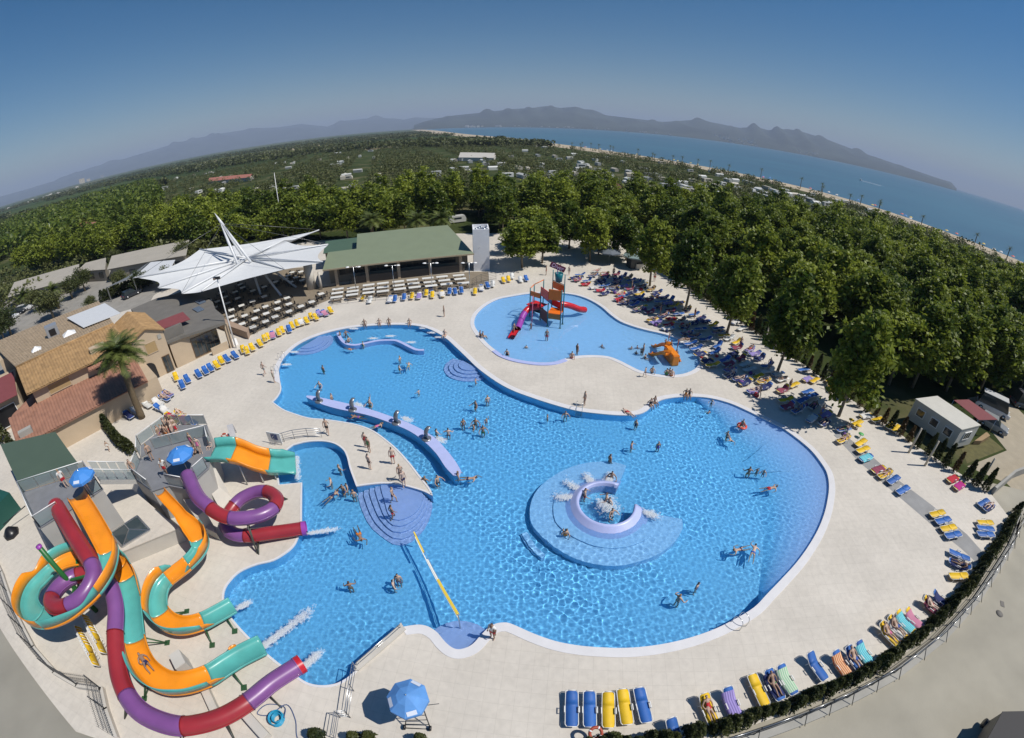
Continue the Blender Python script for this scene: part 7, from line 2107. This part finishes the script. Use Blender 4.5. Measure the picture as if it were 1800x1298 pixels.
j = J0(); j.update(knl=(-.1, .2, .52), anl=(-.1, .18, .12), tol=(-.11, .32, .06), knr=(.1, -.03, .49), anr=(.1, -.28, .14), tor=(.11, -.16, .04), ell=(-.22, -.12, 1.15), wrl=(-.22, -.1, .93), hal=(-.22, -.06, .86), elr=(.22, .1, 1.15), wrr=(.2, .25, .97), har=(.19, .31, .92)); POSES['walk'] = j
j = J0(); j.update(ell=(-.38, .08, 1.2), wrl=(-.42, .28, 1.12), hal=(-.4, .35, 1.1), elr=(.36, .1, 1.18), wrr=(.4, .3, 1.1), har=(.38, .38, 1.1), knl=(-.12, .1, .5), knr=(.12, .02, .49)); POSES['wade'] = j
j = J0(); j.update(ell=(-.28, .05, 1.58), wrl=(-.24, .1, 1.82), hal=(-.22, .1, 1.9), elr=(.3, .0, 1.2), wrr=(.3, .2, 1.1), har=(.28, .28, 1.08)); POSES['raise'] = j
def sit(base):
    j = J0()
    dz = -0.82
    for k, v in list(j.items()):
        if k != 'fwd': j[k] = (v[0], v[1], v[2] + dz)
    j.update(hpl=(-.1, .05, .1), hpr=(.1, .05, .1), knl=(-.13, .46, .14), knr=(.13, .46, .14), anl=(-.13, .5, -.28), anr=(.14, .52, -.28), tol=(-.13, .63, -.33), tor=(.14, .65, -.33),
             ell=(-.3, -.1, .34), wrl=(-.28, .1, .2), hal=(-.26, .18, .17), elr=(.3, -.16, .34), wrr=(.26, -.2, .1), har=(.26, -.22, .03))
    return j
POSES['sit'] = sit(0)
j = sit(0); j.update(knl=(-.16, .42, .3), knr=(.16, .42, .3), anl=(-.14, .62, .03), anr=(.14, .62, .03), tol=(-.14, .74, .03), tor=(.14, .74, .03)); POSES['squat'] = j
def lie(back):
    ca, sa_ = math.cos(back), math.sin(back)
    def up_(s, x=0, dz=0): return (x, .12 + s * ca, .47 + dz + s * sa_)
    return dict(pelvis=(0, .05, .47), waist=up_(.1), chest=up_(.3), upper=up_(.43), neck=up_(.5, 0, .02), jaw=up_(.56, 0, .04), head=up_(.62, 0, .045), crown=up_(.69, 0, .04), fwd=(0, -sa_, ca),
                shl=up_(.42, -.17), ell=up_(.2, -.3, -.04), wrl=up_(.0, -.26, .06), hal=up_(-.06, -.2, .08), shr=up_(.42, .17), elr=up_(.2, .3, -.04), wrr=up_(-.02, .3, -.02), har=up_(-.1, .3, -.02),
                hpl=(-.1, 0, .46), hpr=(.1, 0, .46), knl=(-.13, -.36, .56), knr=(.13, -.38, .48), anl=(-.12, -.75, .42), anr=(.14, -.78, .42), tol=(-.14, -.83, .52), tor=(.17, -.86, .52))
for k, b in ((0, R(6)), (1, R(32)), (2, R(52))): POSES['lie%d' % k] = lie(b)
POSES['swim'] = dict(pelvis=(0, -.1, -.02), waist=(0, .06, .0), chest=(0, .25, .01), upper=(0, .38, .02), neck=(0, .45, .05), jaw=(0, .51, .09), head=(0, .56, .13), crown=(0, .61, .18), fwd=(0, .7, -.5),
                     shl=(-.17, .38, .02), ell=(-.36, .55, -.03), wrl=(-.28, .78, -.04), hal=(-.24, .86, -.04), shr=(.17, .38, .02), elr=(.38, .3, -.03), wrr=(.42, .05, -.06), har=(.42, -.03, -.07),
                     hpl=(-.1, -.15, -.03), knl=(-.13, -.54, -.1), anl=(-.12, -.92, -.08), tol=(-.12, -1.05, -.1), hpr=(.1, -.15, -.03), knr=(.16, -.55, -.06), anr=(.2, -.94, -.14), tor=(.2, -1.06, -.16))
BODY = {}
def get_body(pose, fem, sc_):
    k = (pose, fem, sc_)
    if k not in BODY: BODY[k] = body_mesh(POSES[pose], 'body', fem, sc_)
    return BODY[k]
SKIN = [mat('skin_fair', (0.55, 0.40, 0.32), 0.55), mat('skin_tan', (0.44, 0.295, 0.215), 0.55), mat('skin_brown', (0.29, 0.18, 0.125), 0.55)]
HAIR = {'dark': mat('hair_dark', (0.018, 0.012, 0.009), 0.6), 'brown': mat('hair_brown', (0.07, 0.04, 0.02), 0.6), 'fair': mat('hair_fair', (0.26, 0.17, 0.08), 0.6)}
CLO = {'black': (0.012, 0.012, 0.014), 'red': (0.5, 0.02, 0.03), 'blue': (0.03, 0.1, 0.4), 'white': (0.7, 0.7, 0.68), 'navy': (0.015, 0.02, 0.08), 'green': (0.05, 0.2, 0.06), 'purple': (0.2, 0.05, 0.3), 'orange': (0.7, 0.22, 0.03), 'grey': (0.2, 0.2, 0.21), 'pink': (0.6, 0.15, 0.3)}
CLM = {k: mat('swimwear_' + k, v, 0.7) for k, v in CLO.items()}
PV = {'stand': 'standing', 'walk': 'walking', 'wade': 'wading', 'raise': 'reaching up', 'sit': 'sitting', 'squat': 'sitting', 'swim': 'swimming', 'lie0': 'lying', 'lie1': 'lying', 'lie2': 'resting'}
hp = random.Random(77)
def person(p, rz, pose, place, fem=None, child=False, clothes=None, colr=None, wet=False, skin=None, hair=None):
    fem = hp.random() < 0.5 if fem is None else fem
    sc_ = 0.72 if child else (0.96 if fem else 1.03)
    me, reg = get_body(pose, fem, sc_)
    colr = colr or hp.choice(list(CLO)); hair = hair or hp.choice(('dark', 'dark', 'brown', 'fair')); skin = hp.choice((0, 1, 1, 2)) if skin is None else skin
    clothes = clothes or (hp.choice(('bikini', 'swimsuit')) if fem else hp.choice(('shorts', 'shorts', 'trunks')))
    word = {'bikini': 'bikini', 'swimsuit': 'swimsuit', 'shorts': 'swim shorts', 'trunks': 'swim trunks', 'shirt': 'shirt'}[clothes]
    lab = f'{"small " if child else ""}person in {colr} {word} {PV[pose]} {place}'
    o = mesh_obj('person', me, None, None, p, rz, label=lab, cat='person', group=f'people {place}')
    slot(o, SKIN[skin])
    parts = [('hair', 'hair', HAIR[hair])]
    if clothes == 'bikini': parts += [('bikini_bottom', 'trunks', CLM[colr]), ('bikini_top', 'bikini_top', CLM[colr])]
    elif clothes == 'shirt': parts += [('shirt', 'shirt', CLM[colr]), ('shorts', 'shorts', CLM['red' if colr == 'white' else 'navy'])]
    else: parts += [(word.replace(' ', '_'), clothes, CLM[colr])]
    for nm, k, m_ in parts:
        c = mesh_obj(nm, reg[k], None, o); slot(c, m_)
        if wet: recv(c)
    if wet: recv(o)
    return o
def in_water(px, pose='wade', place='in the main pool', rz=None, depth=None, **kw):
    p = G(*px, WZ)
    kw.setdefault('child', hp.random() < 0.15)
    z = DEPTH if not kw.get('child') else -0.85
    if pose == 'swim': z = WZ - 0.02
    if depth is not None: z = depth
    person(Vector((p.x, p.y, z)), hp.uniform(0, 6.28) if rz is None else rz, pose, place, wet=True, **kw)
pUB = 'in the upper bay of the main pool'
for px in ((598,590),(608,588),(638,607),(703,633),(702,649),(568,651),(562,679),(583,701)): in_water(px, hp.choice(('wade', 'stand')), pUB, child=False)
for px in ((615,614),(718,643)): in_water(px, 'swim', pUB, child=False)
in_water((614,603), 'squat', pUB, depth=-0.1)
pPI = 'beside the curved pier'
for px, ps in (((650,712),'wade'),((650,706),'raise'),((628,733),'swim'),((663,749),'swim'),((767,762),'wade'),((788,763),'wade'),((747,846),'wade'),((769,846),'wade'),((805,839),'wade'),((825,841),'swim')): in_water(px, ps, pPI, child=False)
pMD = 'in the middle of the main pool'
for px, ps in (((736,692),'wade'),((836,672),'wade'),((857,705),'stand'),((836,714),'wade'),((836,745),'wade'),((832,753),'wade'),((855,742),'raise'),((849,758),'wade'),((814,746),'stand'),((962,736),'stand'),((994,731),'wade'),((1118,746),'stand'),((1110,784),'wade'),((1157,785),'stand'),((1072,809),'stand')): in_water(px, ps, pMD)
pSB = 'in the splash basin below the slides'
for px, ps in (((596,825),'wade'),((582,848),'wade'),((585,871),'swim'),((603,862),'wade'),((610,858),'wade'),((622,872),'stand'),((632,942),'swim'),((615,1031),'wade'),((700,1019),'stand'),((691,1028),'wade')): in_water(px, ps, pSB, child=False)
pWH = 'at the whirlpool island'
for px, ps in (((1075,839),'wade'),((1028,869),'wade'),((1066,877),'wade'),((1071,883),'wade'),((1075,904),'wade')): in_water(px, ps, pWH, child=False)
in_water((994,940), 'squat', pWH, depth=-0.38)
pSH = 'near the shallow shelf of the main pool'
for px, ps in (((1278,766),'wade'),((1283,771),'swim'),((1316,831),'wade'),((1330,831),'raise'),((1342,833),'wade'),((1355,858),'swim'),((1300,966),'swim'),((1325,969),'swim'),((1225,1032),'stand'),((1192,1055),'wade')): in_water(px, ps, pSH)
in_water((1250,712), 'wade', pSH, child=True, depth=-0.6); in_water((1246,726), 'squat', pSH, child=True, depth=-0.4)
p = G(1304, 750, WZ); person(Vector((p.x, p.y, WZ - 0.05)), 2.0, 'squat', 'in a red swim ring near the shallow shelf', fem=False, colr='black', clothes='shorts', wet=True)
rg = MB(); rg.tube([(0.42 * math.cos(a), 0.42 * math.sin(a), 0) for a in [2 * math.pi * k / 18 for k in range(18)]], 0.12, 8, close=True); rg.build('swim_ring', mat('ring_red', (0.7, 0.09, 0.06), 0.35), label='red inflatable swim ring with a person sitting in it', cat='swim ring', loc=(p.x, p.y, WZ + 0.05))
pED = 'on the white coping of the main pool'
def facing(px_from, px_to):
    a, b = G(*px_from), G(*px_to); d = b - a
    return math.atan2(d.y, d.x) - math.pi / 2
for px, to in (((641,572),(650,600)),((667,570),(670,600)),((684,569),(690,600)),((720,570),(715,600)),((782,591),(765,610)),((1143,713),(1160,730)),((1150,709),(1170,725)),((1205,696),(1205,720)),((1211,696),(1215,720))):
    p = G(*px); person(Vector((p.x, p.y, 0.03)), facing(px, to), 'sit', pED)
person(Vector((*G(1105,728).xy, -0.35)), 0.6, 'lie0', pED, fem=True, colr='red', clothes='swimsuit')
pKP = 'in the kids pool'
for px, ps, ch in (((961,598),'stand',0),((1014,622),'stand',0),((1118,621),'squat',1),((1110,613),'squat',1),((1120,611),'squat',1),((1130,623),'stand',0),((1127,623),'stand',1),((1134,629),'squat',0),((1187,632),'stand',0),((1183,634),'walk',1),((1058,609),'squat',1),((925,611),'squat',1),((933,579),'walk',1),((903,585),'stand',1)):
    p = G(*px, -0.1); q = G(*px, -0.42); person(Vector((p.x, p.y, -0.42)), hp.uniform(0, 6.28), ps, pKP, child=bool(ch), wet=True)
for px, z, ps, ch in (((1175,600),0.9,'stand',1),((1170,604),0.9,'squat',1),((1179,610),0.6,'squat',0),((904,576),0.3,'squat',1)):
    p = G(*px, z); person(Vector((p.x, p.y, z)), hp.uniform(0, 6.28), ps, 'on the kids slides', child=bool(ch))
pKE = 'at the edge of the kids pool'
for px, ps, to in (((844,592),'sit',(870,590)),((849,594),'sit',(870,590)),((891,626),'sit',(900,600)),((1005,631),'sit',(1005,600)),((1146,657),'sit',(1146,640)),((1171,660),'sit',(1171,640)),((1176,659),'sit',(1180,640)),((1180,662),'squat',(1180,640))):
    p = G(*px); person(Vector((p.x, p.y, 0.03)), facing(px, to), ps, pKE)
person(Vector((*G(1133,663).xy, 0.0)), 0.5, 'walk', pKE, child=True)
pDK = 'on the paved deck between the pools'
for px, ps, kw in (((781,557),'stand',{}),((1027,713),'stand',dict(fem=True)),((1332,700),'walk',{})): person(G(*px), hp.uniform(0, 6.28), ps, pDK, **kw)
pWS = 'on the paved deck west of the upper bay'
for px, ps in (((466,660),'walk'),((483,673),'stand')): person(G(*px), hp.uniform(0, 6.28), ps, pWS)
pPE = 'on the paved peninsula'
for px, ps, kw in (((577,764),'walk',dict(fem=False, colr='black', clothes='shorts')),((644,787),'stand',dict(fem=True)),((650,795),'stand',dict(child=False)),((651,825),'stand',dict(fem=True, colr='black')),((692,816),'stand',dict(fem=False, colr='red', clothes='shorts')),((706,846),'walk',dict(fem=False, colr='black')),((711,856),'stand',dict(fem=False, colr='navy'))): person(G(*px), hp.uniform(0, 6.28), ps, pPE, **kw)
for px, z in (((693,884),-0.26),((692,915),-0.5)): person(Vector((*G(*px, z).xy, z)), hp.uniform(0, 6.28), 'walk', 'on the peninsula steps', wet=True)
person(G(866,1122), 2.6, 'stand', 'on the coping beside the net nook', fem=False, colr='white', clothes='shirt', hair='brown')
pTW = 'on the low slide tower'
for (x, y), ps, kw in (((500,650),'stand',dict(clothes='trunks', colr='black', fem=False)),((290,850),'walk',dict(fem=False, colr='red', clothes='shorts')),((690,840),'walk',dict(clothes='shirt', colr='white', fem=False)),((1020,500),'stand',dict(fem=True, colr='pink')),((950,610),'squat',dict(fem=True)),((1050,560),'squat',dict(fem=False, colr='black')),((1110,560),'stand',{}),((1220,470),'squat',dict(child=True)),((980,600),'squat',dict(child=True))):
    p = G(*z21(x, y), 3.1); person(p, hp.uniform(0, 6.28), ps, pTW, **kw)
for (x, y) in ((620,410),(660,380),(700,400),(740,380),(790,370),(830,350),(760,320),(720,290),(690,310),(800,310),(840,390),(750,250)):
    p = G(*z21(x, y), 2.56); person(p, hp.uniform(0, 6.28), 'stand', 'queueing on the waiting ramp', child=hp.random() < 0.4)
p = G(*z11(860,700), 4.9); person(p, 1.2, 'stand', 'under the umbrella on the tall slide tower', fem=False, colr='white', clothes='shirt')
p = G(258, 1168, 1.1); person(p + Vector((0, 0, -0.3)), facing((252,1158), (275,1190)) + math.pi, 'lie0', 'sliding down the long open slide', fem=False, colr='navy', clothes='shorts')
p = G(*z11(1410,205)); person(G(193,793), 0.3, 'walk', 'on the path beside the villa shrubs', child=True)
for loc, rz, bk, place in LIE:
    person(Vector((loc.x, loc.y, 0.0)), rz, 'lie%d' % bk, 'on a lounger ' + place)
pSD = 'standing about in the shade of the plane trees'
for px in ((1078,487),(1150,495),(1220,560),(1110,510),(1300,612),(1385,688),(1440,735),(985,481),(1000,484),(960,484),(1160,555),(1350,650)): person(G(*px), hp.uniform(0, 6.28), 'stand', 'in the shade of the plane trees')

# ================================================================== SMALL THINGS
# lifeguard chair with a big umbrella
p = G(735, 1262); lc = empty('lifeguard_chair', (p.x, p.y, 0), 0, 'steel lifeguard chair on wheels under the blue umbrella', 'lifeguard chair')
w1, w2 = G(712, 1280) - p, G(757, 1282) - p
t1, t2 = G(716, 1245, 1.7) - p, G(742, 1240, 1.7) - p
b1, b2 = G(722, 1262) - p, G(748, 1255) - p
for a, b in ((w1, t1), (w2, t2), (b1 + Vector((0, .5, 0)), t1), (b2 + Vector((0, .5, 0)), t2)): MB().tube([a, b], 0.03, 6).build('leg', M_DARKMETAL, lc)
MB().tube([w1, w2], 0.03, 6).build('axle', M_DARKMETAL, lc)
for w in (w1, w2):
    o = MB().lathe([(0, -0.05), (0.14, -0.05), (0.14, 0.05), (0, 0.05)], (0, 0, 0), 12).build('wheel', M_DARK, lc, loc=w + Vector((0, 0, 0.14))); o.rotation_euler = (0, math.pi / 2, 0)
sc2 = (t1 + t2) / 2
MB().box(sc2, (0.6, 0.5, 0.06)).build('seat', M_WHITE, lc); MB().box(sc2 + Vector((0, 0.25, 0.3)), (0.6, 0.05, 0.5)).build('backrest', M_WHITE, lc)
for k in range(4): MB().tube([w1.lerp(t1, 0.2 + 0.2 * k), w2.lerp(t2, 0.2 + 0.2 * k)], 0.022, 6).build('rung', M_DARKMETAL, lc)
MB().tube([t2 + Vector((0.1, 0.1, -0.3)), t2 + Vector((0.75, 0.25, -0.35))], 0.02, 6).build('arm', M_DARKMETAL, lc)
umbrella('sun_umbrella', (715, 1225), 3.0, 1.0, 0.0, 'faded blue umbrella with worn prints over the lifeguard chair', mm=mat('umbrella_faded', (0.10, 0.28, 0.62), 0.7, 0.12, 2.0))
# blue hose
p = G(490, 1266)
hs = empty('pool_hose', p, 0, 'coil of bright blue pool hose beside the long tube slide', 'hose')
pts = []
for k in range(150):
    a = k * 0.42; r_ = 0.22 + 0.22 * (0.5 + 0.5 * math.sin(k * 0.21)); pts.append((r_ * math.cos(a), r_ * math.sin(a), 0.05 + 0.0028 * k))
MB().tube(pts, 0.028, 6).build('coil', mat('hose_blue', (0.02, 0.30, 0.50), 0.4), hs)
lp_ = spline([Vector(v) for v in ((0.4, 0.1, 0.3), (0.1, 0.75, 0.03), (-0.9, 0.7, 0.03), (-1.3, 0.1, 0.03), (-0.6, 0.15, 0.03), (0.2, 0.9, 0.05), (0.9, 0.2, 0.03), (1.2, -0.6, 0.03), (1.6, -1.2, 0.03))], 6)
MB().tube(lp_, 0.028, 6).build('loose_end', mat('hose_dark', (0.06, 0.10, 0.22), 0.4), hs)
# lifebuoys
def buoy(p, z, label, tilt):
    o = empty('lifebuoy', (p.x, p.y, z), 0, label, 'lifebuoy'); o.rotation_euler = (tilt, 0, 0.3)
    m = MB(); m.tube([(0.3 * math.cos(a), 0.3 * math.sin(a), 0) for a in [2 * math.pi * k / 20 for k in range(20)]], 0.085, 8, close=True); m.build('ring', mat('buoy_red', (0.36, 0.06, 0.03), 0.5), o)
    for k in range(4):
        a = math.pi / 4 + k * math.pi / 2
        MB().tube([(0.3 * math.cos(a + d), 0.3 * math.sin(a + d), 0) for d in (-0.12, 0, 0.12)], 0.09, 8).build('white_band', M_WHITE, o)
    return o
buoy(G(1047, 1290, 0.9), 0.95, 'red lifebuoy on a post beside the row of five loungers', R(25))
q = G(1047, 1290, 0.9); MB().tube([(0, 0, 0), (0, 0, 0.9)], 0.04, 6).build('buoy_post', M_STEEL, label='short steel post carrying the red lifebuoy', cat='post', loc=(q.x, q.y - 0.1, 0))
buoy(G(*z21(1385, 305), 0.9), 0.5, 'red and white lifebuoy leaning by the start of the wide slide', R(60))
# notice boards beside the peninsula railing
p = G(*z51(980, 440)); o = empty('notice_board', p, -0.15, 'white notice board with a blue print beside the curved railing', 'notice board')
MB().box((0, 0, 0.75), (1.5, 0.06, 1.1)).build('board', M_WHITE, o); MB().box((0.05, -0.034, 0.85), (0.7, 0.01, 0.6)).build('print', mat('blue_print', (0.03, 0.06, 0.2), 0.5), o)
for x in (-0.6, 0.6): MB().box((x, 0, 0.1), (0.06, 0.05, 0.2)).build('foot', M_STEEL, o)
p = G(*z51(440, 330)); o = empty('folded_screen', p, 0.4, 'folded white A-frame screen beside the lifebuoy', 'screen')
for s_ in (-1, 1): MB().add([(-0.3, 0, 1.3), (0.3, 0, 1.3), (0.3, 0.35 * s_, 0), (-0.3, 0.35 * s_, 0)], [(0, 1, 2, 3)]).build('panel', mat('screen_white', (0.55, 0.56, 0.6), 0.6), o)
p = G(412, 607); o = empty('a_frame_sign', p, 0.9, 'white A-frame sign at the foot of the floodlight pole', 'sign')
for s_ in (-1, 1): MB().add([(-0.5, 0, 0.9), (0.5, 0, 0.9), (0.5, 0.3 * s_, 0), (-0.5, 0.3 * s_, 0)], [(0, 1, 2, 3)]).build('panel', M_WHITE, o)
# shade umbrellas and kiosk behind the play tower
for px, r_, lab in (((1072,440),2.2,'grey-blue parasol on the plaza beside the kiosk'), ((1120,447),2.6,'pale green parasol roof of the kiosk at the end of the plaza')):
    umbrella('plaza_parasol', px, 2.6, r_, 0.0, lab, mm=mat('parasol_' + lab[:4].strip(), (0.20, 0.27, 0.26) if 'green' in lab else (0.12, 0.14, 0.17), 0.7), prints=False)
p = G(1118, 470); k_ = empty('kiosk', p, 0.2, 'small dark kiosk with a pale counter under the green parasol', 'kiosk')
MB().box((0, 0, 1.1), (3.2, 2.0, 2.2)).build('body', M_DARKMETAL, k_); MB().box((0.6, -1.15, 0.5), (2.4, 0.4, 1.0)).build('counter', M_CONC, k_); MB().box((0, 0, 2.28), (3.6, 2.4, 0.12)).build('roof', M_GREYR, k_)
# small round tables between the loungers
for px, c, lab in (((1497,738),M_LY,'small yellow plastic table by the last plane tree'), ((1510,748),M_LY,'small yellow stool by the last plane tree'), ((1514,763),mat('ball_green', (0.1, 0.4, 0.12), 0.5),'green inflatable toy on a small table among the loungers')):
    p = G(*px, 0.45); o = empty('side_table', (p.x, p.y, 0), 0, lab, 'table')
    MB().lathe([(0, 0.42), (0.3, 0.42), (0.3, 0.46), (0, 0.47)], (0, 0, 0), 14).build('top', c, o); MB().tube([(0, 0, 0), (0, 0, 0.42)], 0.04, 6).build('leg', M_LFR, o)
# bags and small bundles lying under the shaded loungers
gb2 = random.Random(9)
bagm = MB(); bagm.sm = True
bagm.lathe([(0.0, 0.0), (0.2, 0.0), (0.24, 0.12), (0.18, 0.26), (0.05, 0.3), (0.0, 0.3)], (0, 0, 0), 10)
BAG = bagm.mesh('bag'); BAG.materials.append(M_DARK)
cols_ = {'black': (0.02, 0.02, 0.02), 'red': (0.4, 0.03, 0.04), 'navy': (0.02, 0.03, 0.1), 'pale': (0.5, 0.48, 0.45), 'violet': (0.15, 0.06, 0.25)}
for k, (x, y) in enumerate(strip_pts[:70]):
    c = gb2.choice(list(cols_)); o = mesh_obj('beach_bag', BAG, None, None, (x + gb2.uniform(-.3, .3), y + gb2.choice((-0.62, 0.62)), 0), gb2.uniform(0, 6), label=f'{c} beach bag on the ground between the shaded loungers', cat='bag', group=f'{c} beach bags in the shade')
    slot(o, mat('bag_' + c, cols_[c], 0.8)); s_ = gb2.uniform(0.8, 1.5); o.scale = (s_, s_ * 0.8, s_)

# ---- vehicles
def car(p, rz, col, label, kind='hatch', z=0.0, s=1.0):
    o = empty('parked_car', (p.x, p.y, z), rz, label, 'car' if kind == 'hatch' else 'van'); o.scale = (s, s, s)
    paint = mat('car_paint_' + col, {'white': (0.65, 0.65, 0.65), 'silver': (0.35, 0.36, 0.37), 'dark': (0.03, 0.035, 0.045), 'grey': (0.15, 0.15, 0.16)}[col], 0.25, metal=0.2 if col != 'white' else 0.0, coat=0.5)
    L, W, H = (4.2, 1.75, 1.5) if kind == 'hatch' else (5.0, 2.0, 2.3)
    lo_ = [(-L / 2, 0.35), (-L / 2 + 0.05, 0.75), (-L / 2 + 0.3, 0.92), (L / 2 - 1.15, 0.95), (L / 2 - 0.3, 0.8), (L / 2, 0.6), (L / 2, 0.35), (L / 2 - 0.2, 0.22), (-L / 2 + 0.2, 0.22)]
    n = len(lo_); m = MB()
    vs = [(x, s_ * W / 2 * (1.0 if z_ < 0.8 else 0.94), z_) for s_ in (-1, 1) for x, z_ in lo_]
    m.add(vs, [tuple(range(n)), tuple(range(2 * n - 1, n - 1, -1))] + [(i, i + n, (i + 1) % n + n, (i + 1) % n) for i in range(n)])
    m.build('body', paint, o, bevel=0.04)
    cab = [(-L / 2 + 0.22, 0.9), (-L / 2 + 0.5, H - 0.06), (0.35 if kind == 'hatch' else L / 2 - 1.0, H - 0.02), (L / 2 - 1.15 if kind == 'hatch' else L / 2 - 0.4, 0.93)]
    m = MB(); vs = [(x, s_ * W / 2 * (0.92 if z_ < 1 else 0.78), z_) for s_ in (-1, 1) for x, z_ in cab]
    m.add(vs, [(0, 1, 2, 3), (7, 6, 5, 4), (0, 4, 5, 1), (2, 6, 7, 3)]); m.build('glasshouse', M_WINDOW, o)
    m = MB(); m.box(((cab[1][0] + cab[2][0]) / 2, 0, H), (cab[2][0] - cab[1][0] + 0.06, W * 0.8, 0.06)); m.build('roof', paint, o)
    for x in (-L / 2 + 0.85, L / 2 - 0.85):
        for s_ in (-1, 1):
            w = MB().lathe([(0, -0.1), (0.31, -0.1), (0.31, 0.1), (0, 0.1)], (0, 0, 0), 16).build('wheel', M_DARK, o, loc=(x, s_ * (W / 2 - 0.08), 0.31)); w.rotation_euler = (math.pi / 2, 0, 0)
            MB().lathe([(0, -0.11), (0.18, -0.11), (0.18, 0.11), (0, 0.11)], (0, 0, 0), 12).build('rim', M_STEEL, w)
    for s_ in (-1, 1):
        MB().box((L / 2 - 0.04, s_ * W * 0.36, 0.68), (0.12, 0.32, 0.13)).build('headlight', M_WHITE, o); MB().box((-L / 2 + 0.03, s_ * W * 0.38, 0.75), (0.1, 0.22, 0.16)).build('tail_light', mat('tail_red', (0.3, 0.01, 0.01), 0.3), o)
    return o
for px, rz, c, lab, kd in (((45,546),0.5,'white','white estate car in the row by the car park hedge','hatch'), ((32,553),0.5,'dark','dark car between two white cars in the car park','hatch'), ((20,562),0.5,'white','white car parked beside the villa chimney','hatch'), ((176,487),0.9,'silver','silver car parked at the end of the service building','hatch'), ((70,536),0.6,'dark','dark car parked under the palm in the car park','hatch'), ((232,521),1.2,'dark','dark car in the shade beside the canopy','hatch'),
                           ((1742,722),-0.9,'white','white car parked next to the maroon awning','van'), ((1742,751),-1.0,'silver','silver car parked at the mobile home steps','hatch'), ((1800,715),-0.4,'grey','grey van at the end of the gravel lane','van')):
    car(G(*px, 0), rz, c, lab, kd, -0.1 if px[0] > 1000 else 0.006)
# plant equipment beside the shed
p = G(22, 940); o = empty('covered_machine', p, 0.4, 'machine under a black cover beside the tall slide tower', 'machine')
cm = MB(); cm.sm = True; cm.lathe([(0.75, 0), (0.8, 0.25), (0.55, 0.5), (0.3, 0.75), (0, 0.8)], (0, 0, 0), 7); cm.build('cover', M_DARK, o)
MB().tube([(-0.6, 0.4, 0.9), (1.6, 1.8, 1.4)], 0.05, 6).build('boom', M_DARKMETAL, o)
p = G(-14, 885, 2.0); MB().prism([Vector((-3, -1.2, 0)), Vector((0.9, -1.6, 0)), Vector((1.0, 1.6, 0)), Vector((-3, 1.8, 0))], 0, 2.0).build('green_shelter', mat('green_tarp', (0.01, 0.075, 0.06), 0.6), label='dark green shelter at the edge of the slide yard', cat='shelter', loc=(p.x, p.y, 0))

# ================================================================== AIR
def haze():
    m = bpy.data.materials.new('sea_haze'); m.use_nodes = True
    nt = m.node_tree; nt.nodes.clear()
    o = nt.nodes.new('ShaderNodeOutputMaterial'); v = nt.nodes.new('ShaderNodeVolumePrincipled')
    v.inputs['Color'].default_value = (0.63, 0.76, 1.0, 1)
    v.inputs['Density'].default_value = HAZE
    v.inputs['Density Attribute'].default_value = ''
    v.inputs['Anisotropy'].default_value = 0.0
    nt.links.new(v.outputs[0], o.inputs['Volume'])
    h = MB().box((0, 0, 449), (61000, 61000, 902)).build('haze', m, kind='stuff', label='pale blue sea haze over the bay', cat='haze')
    return h
HAZE = 0.00009
haze()
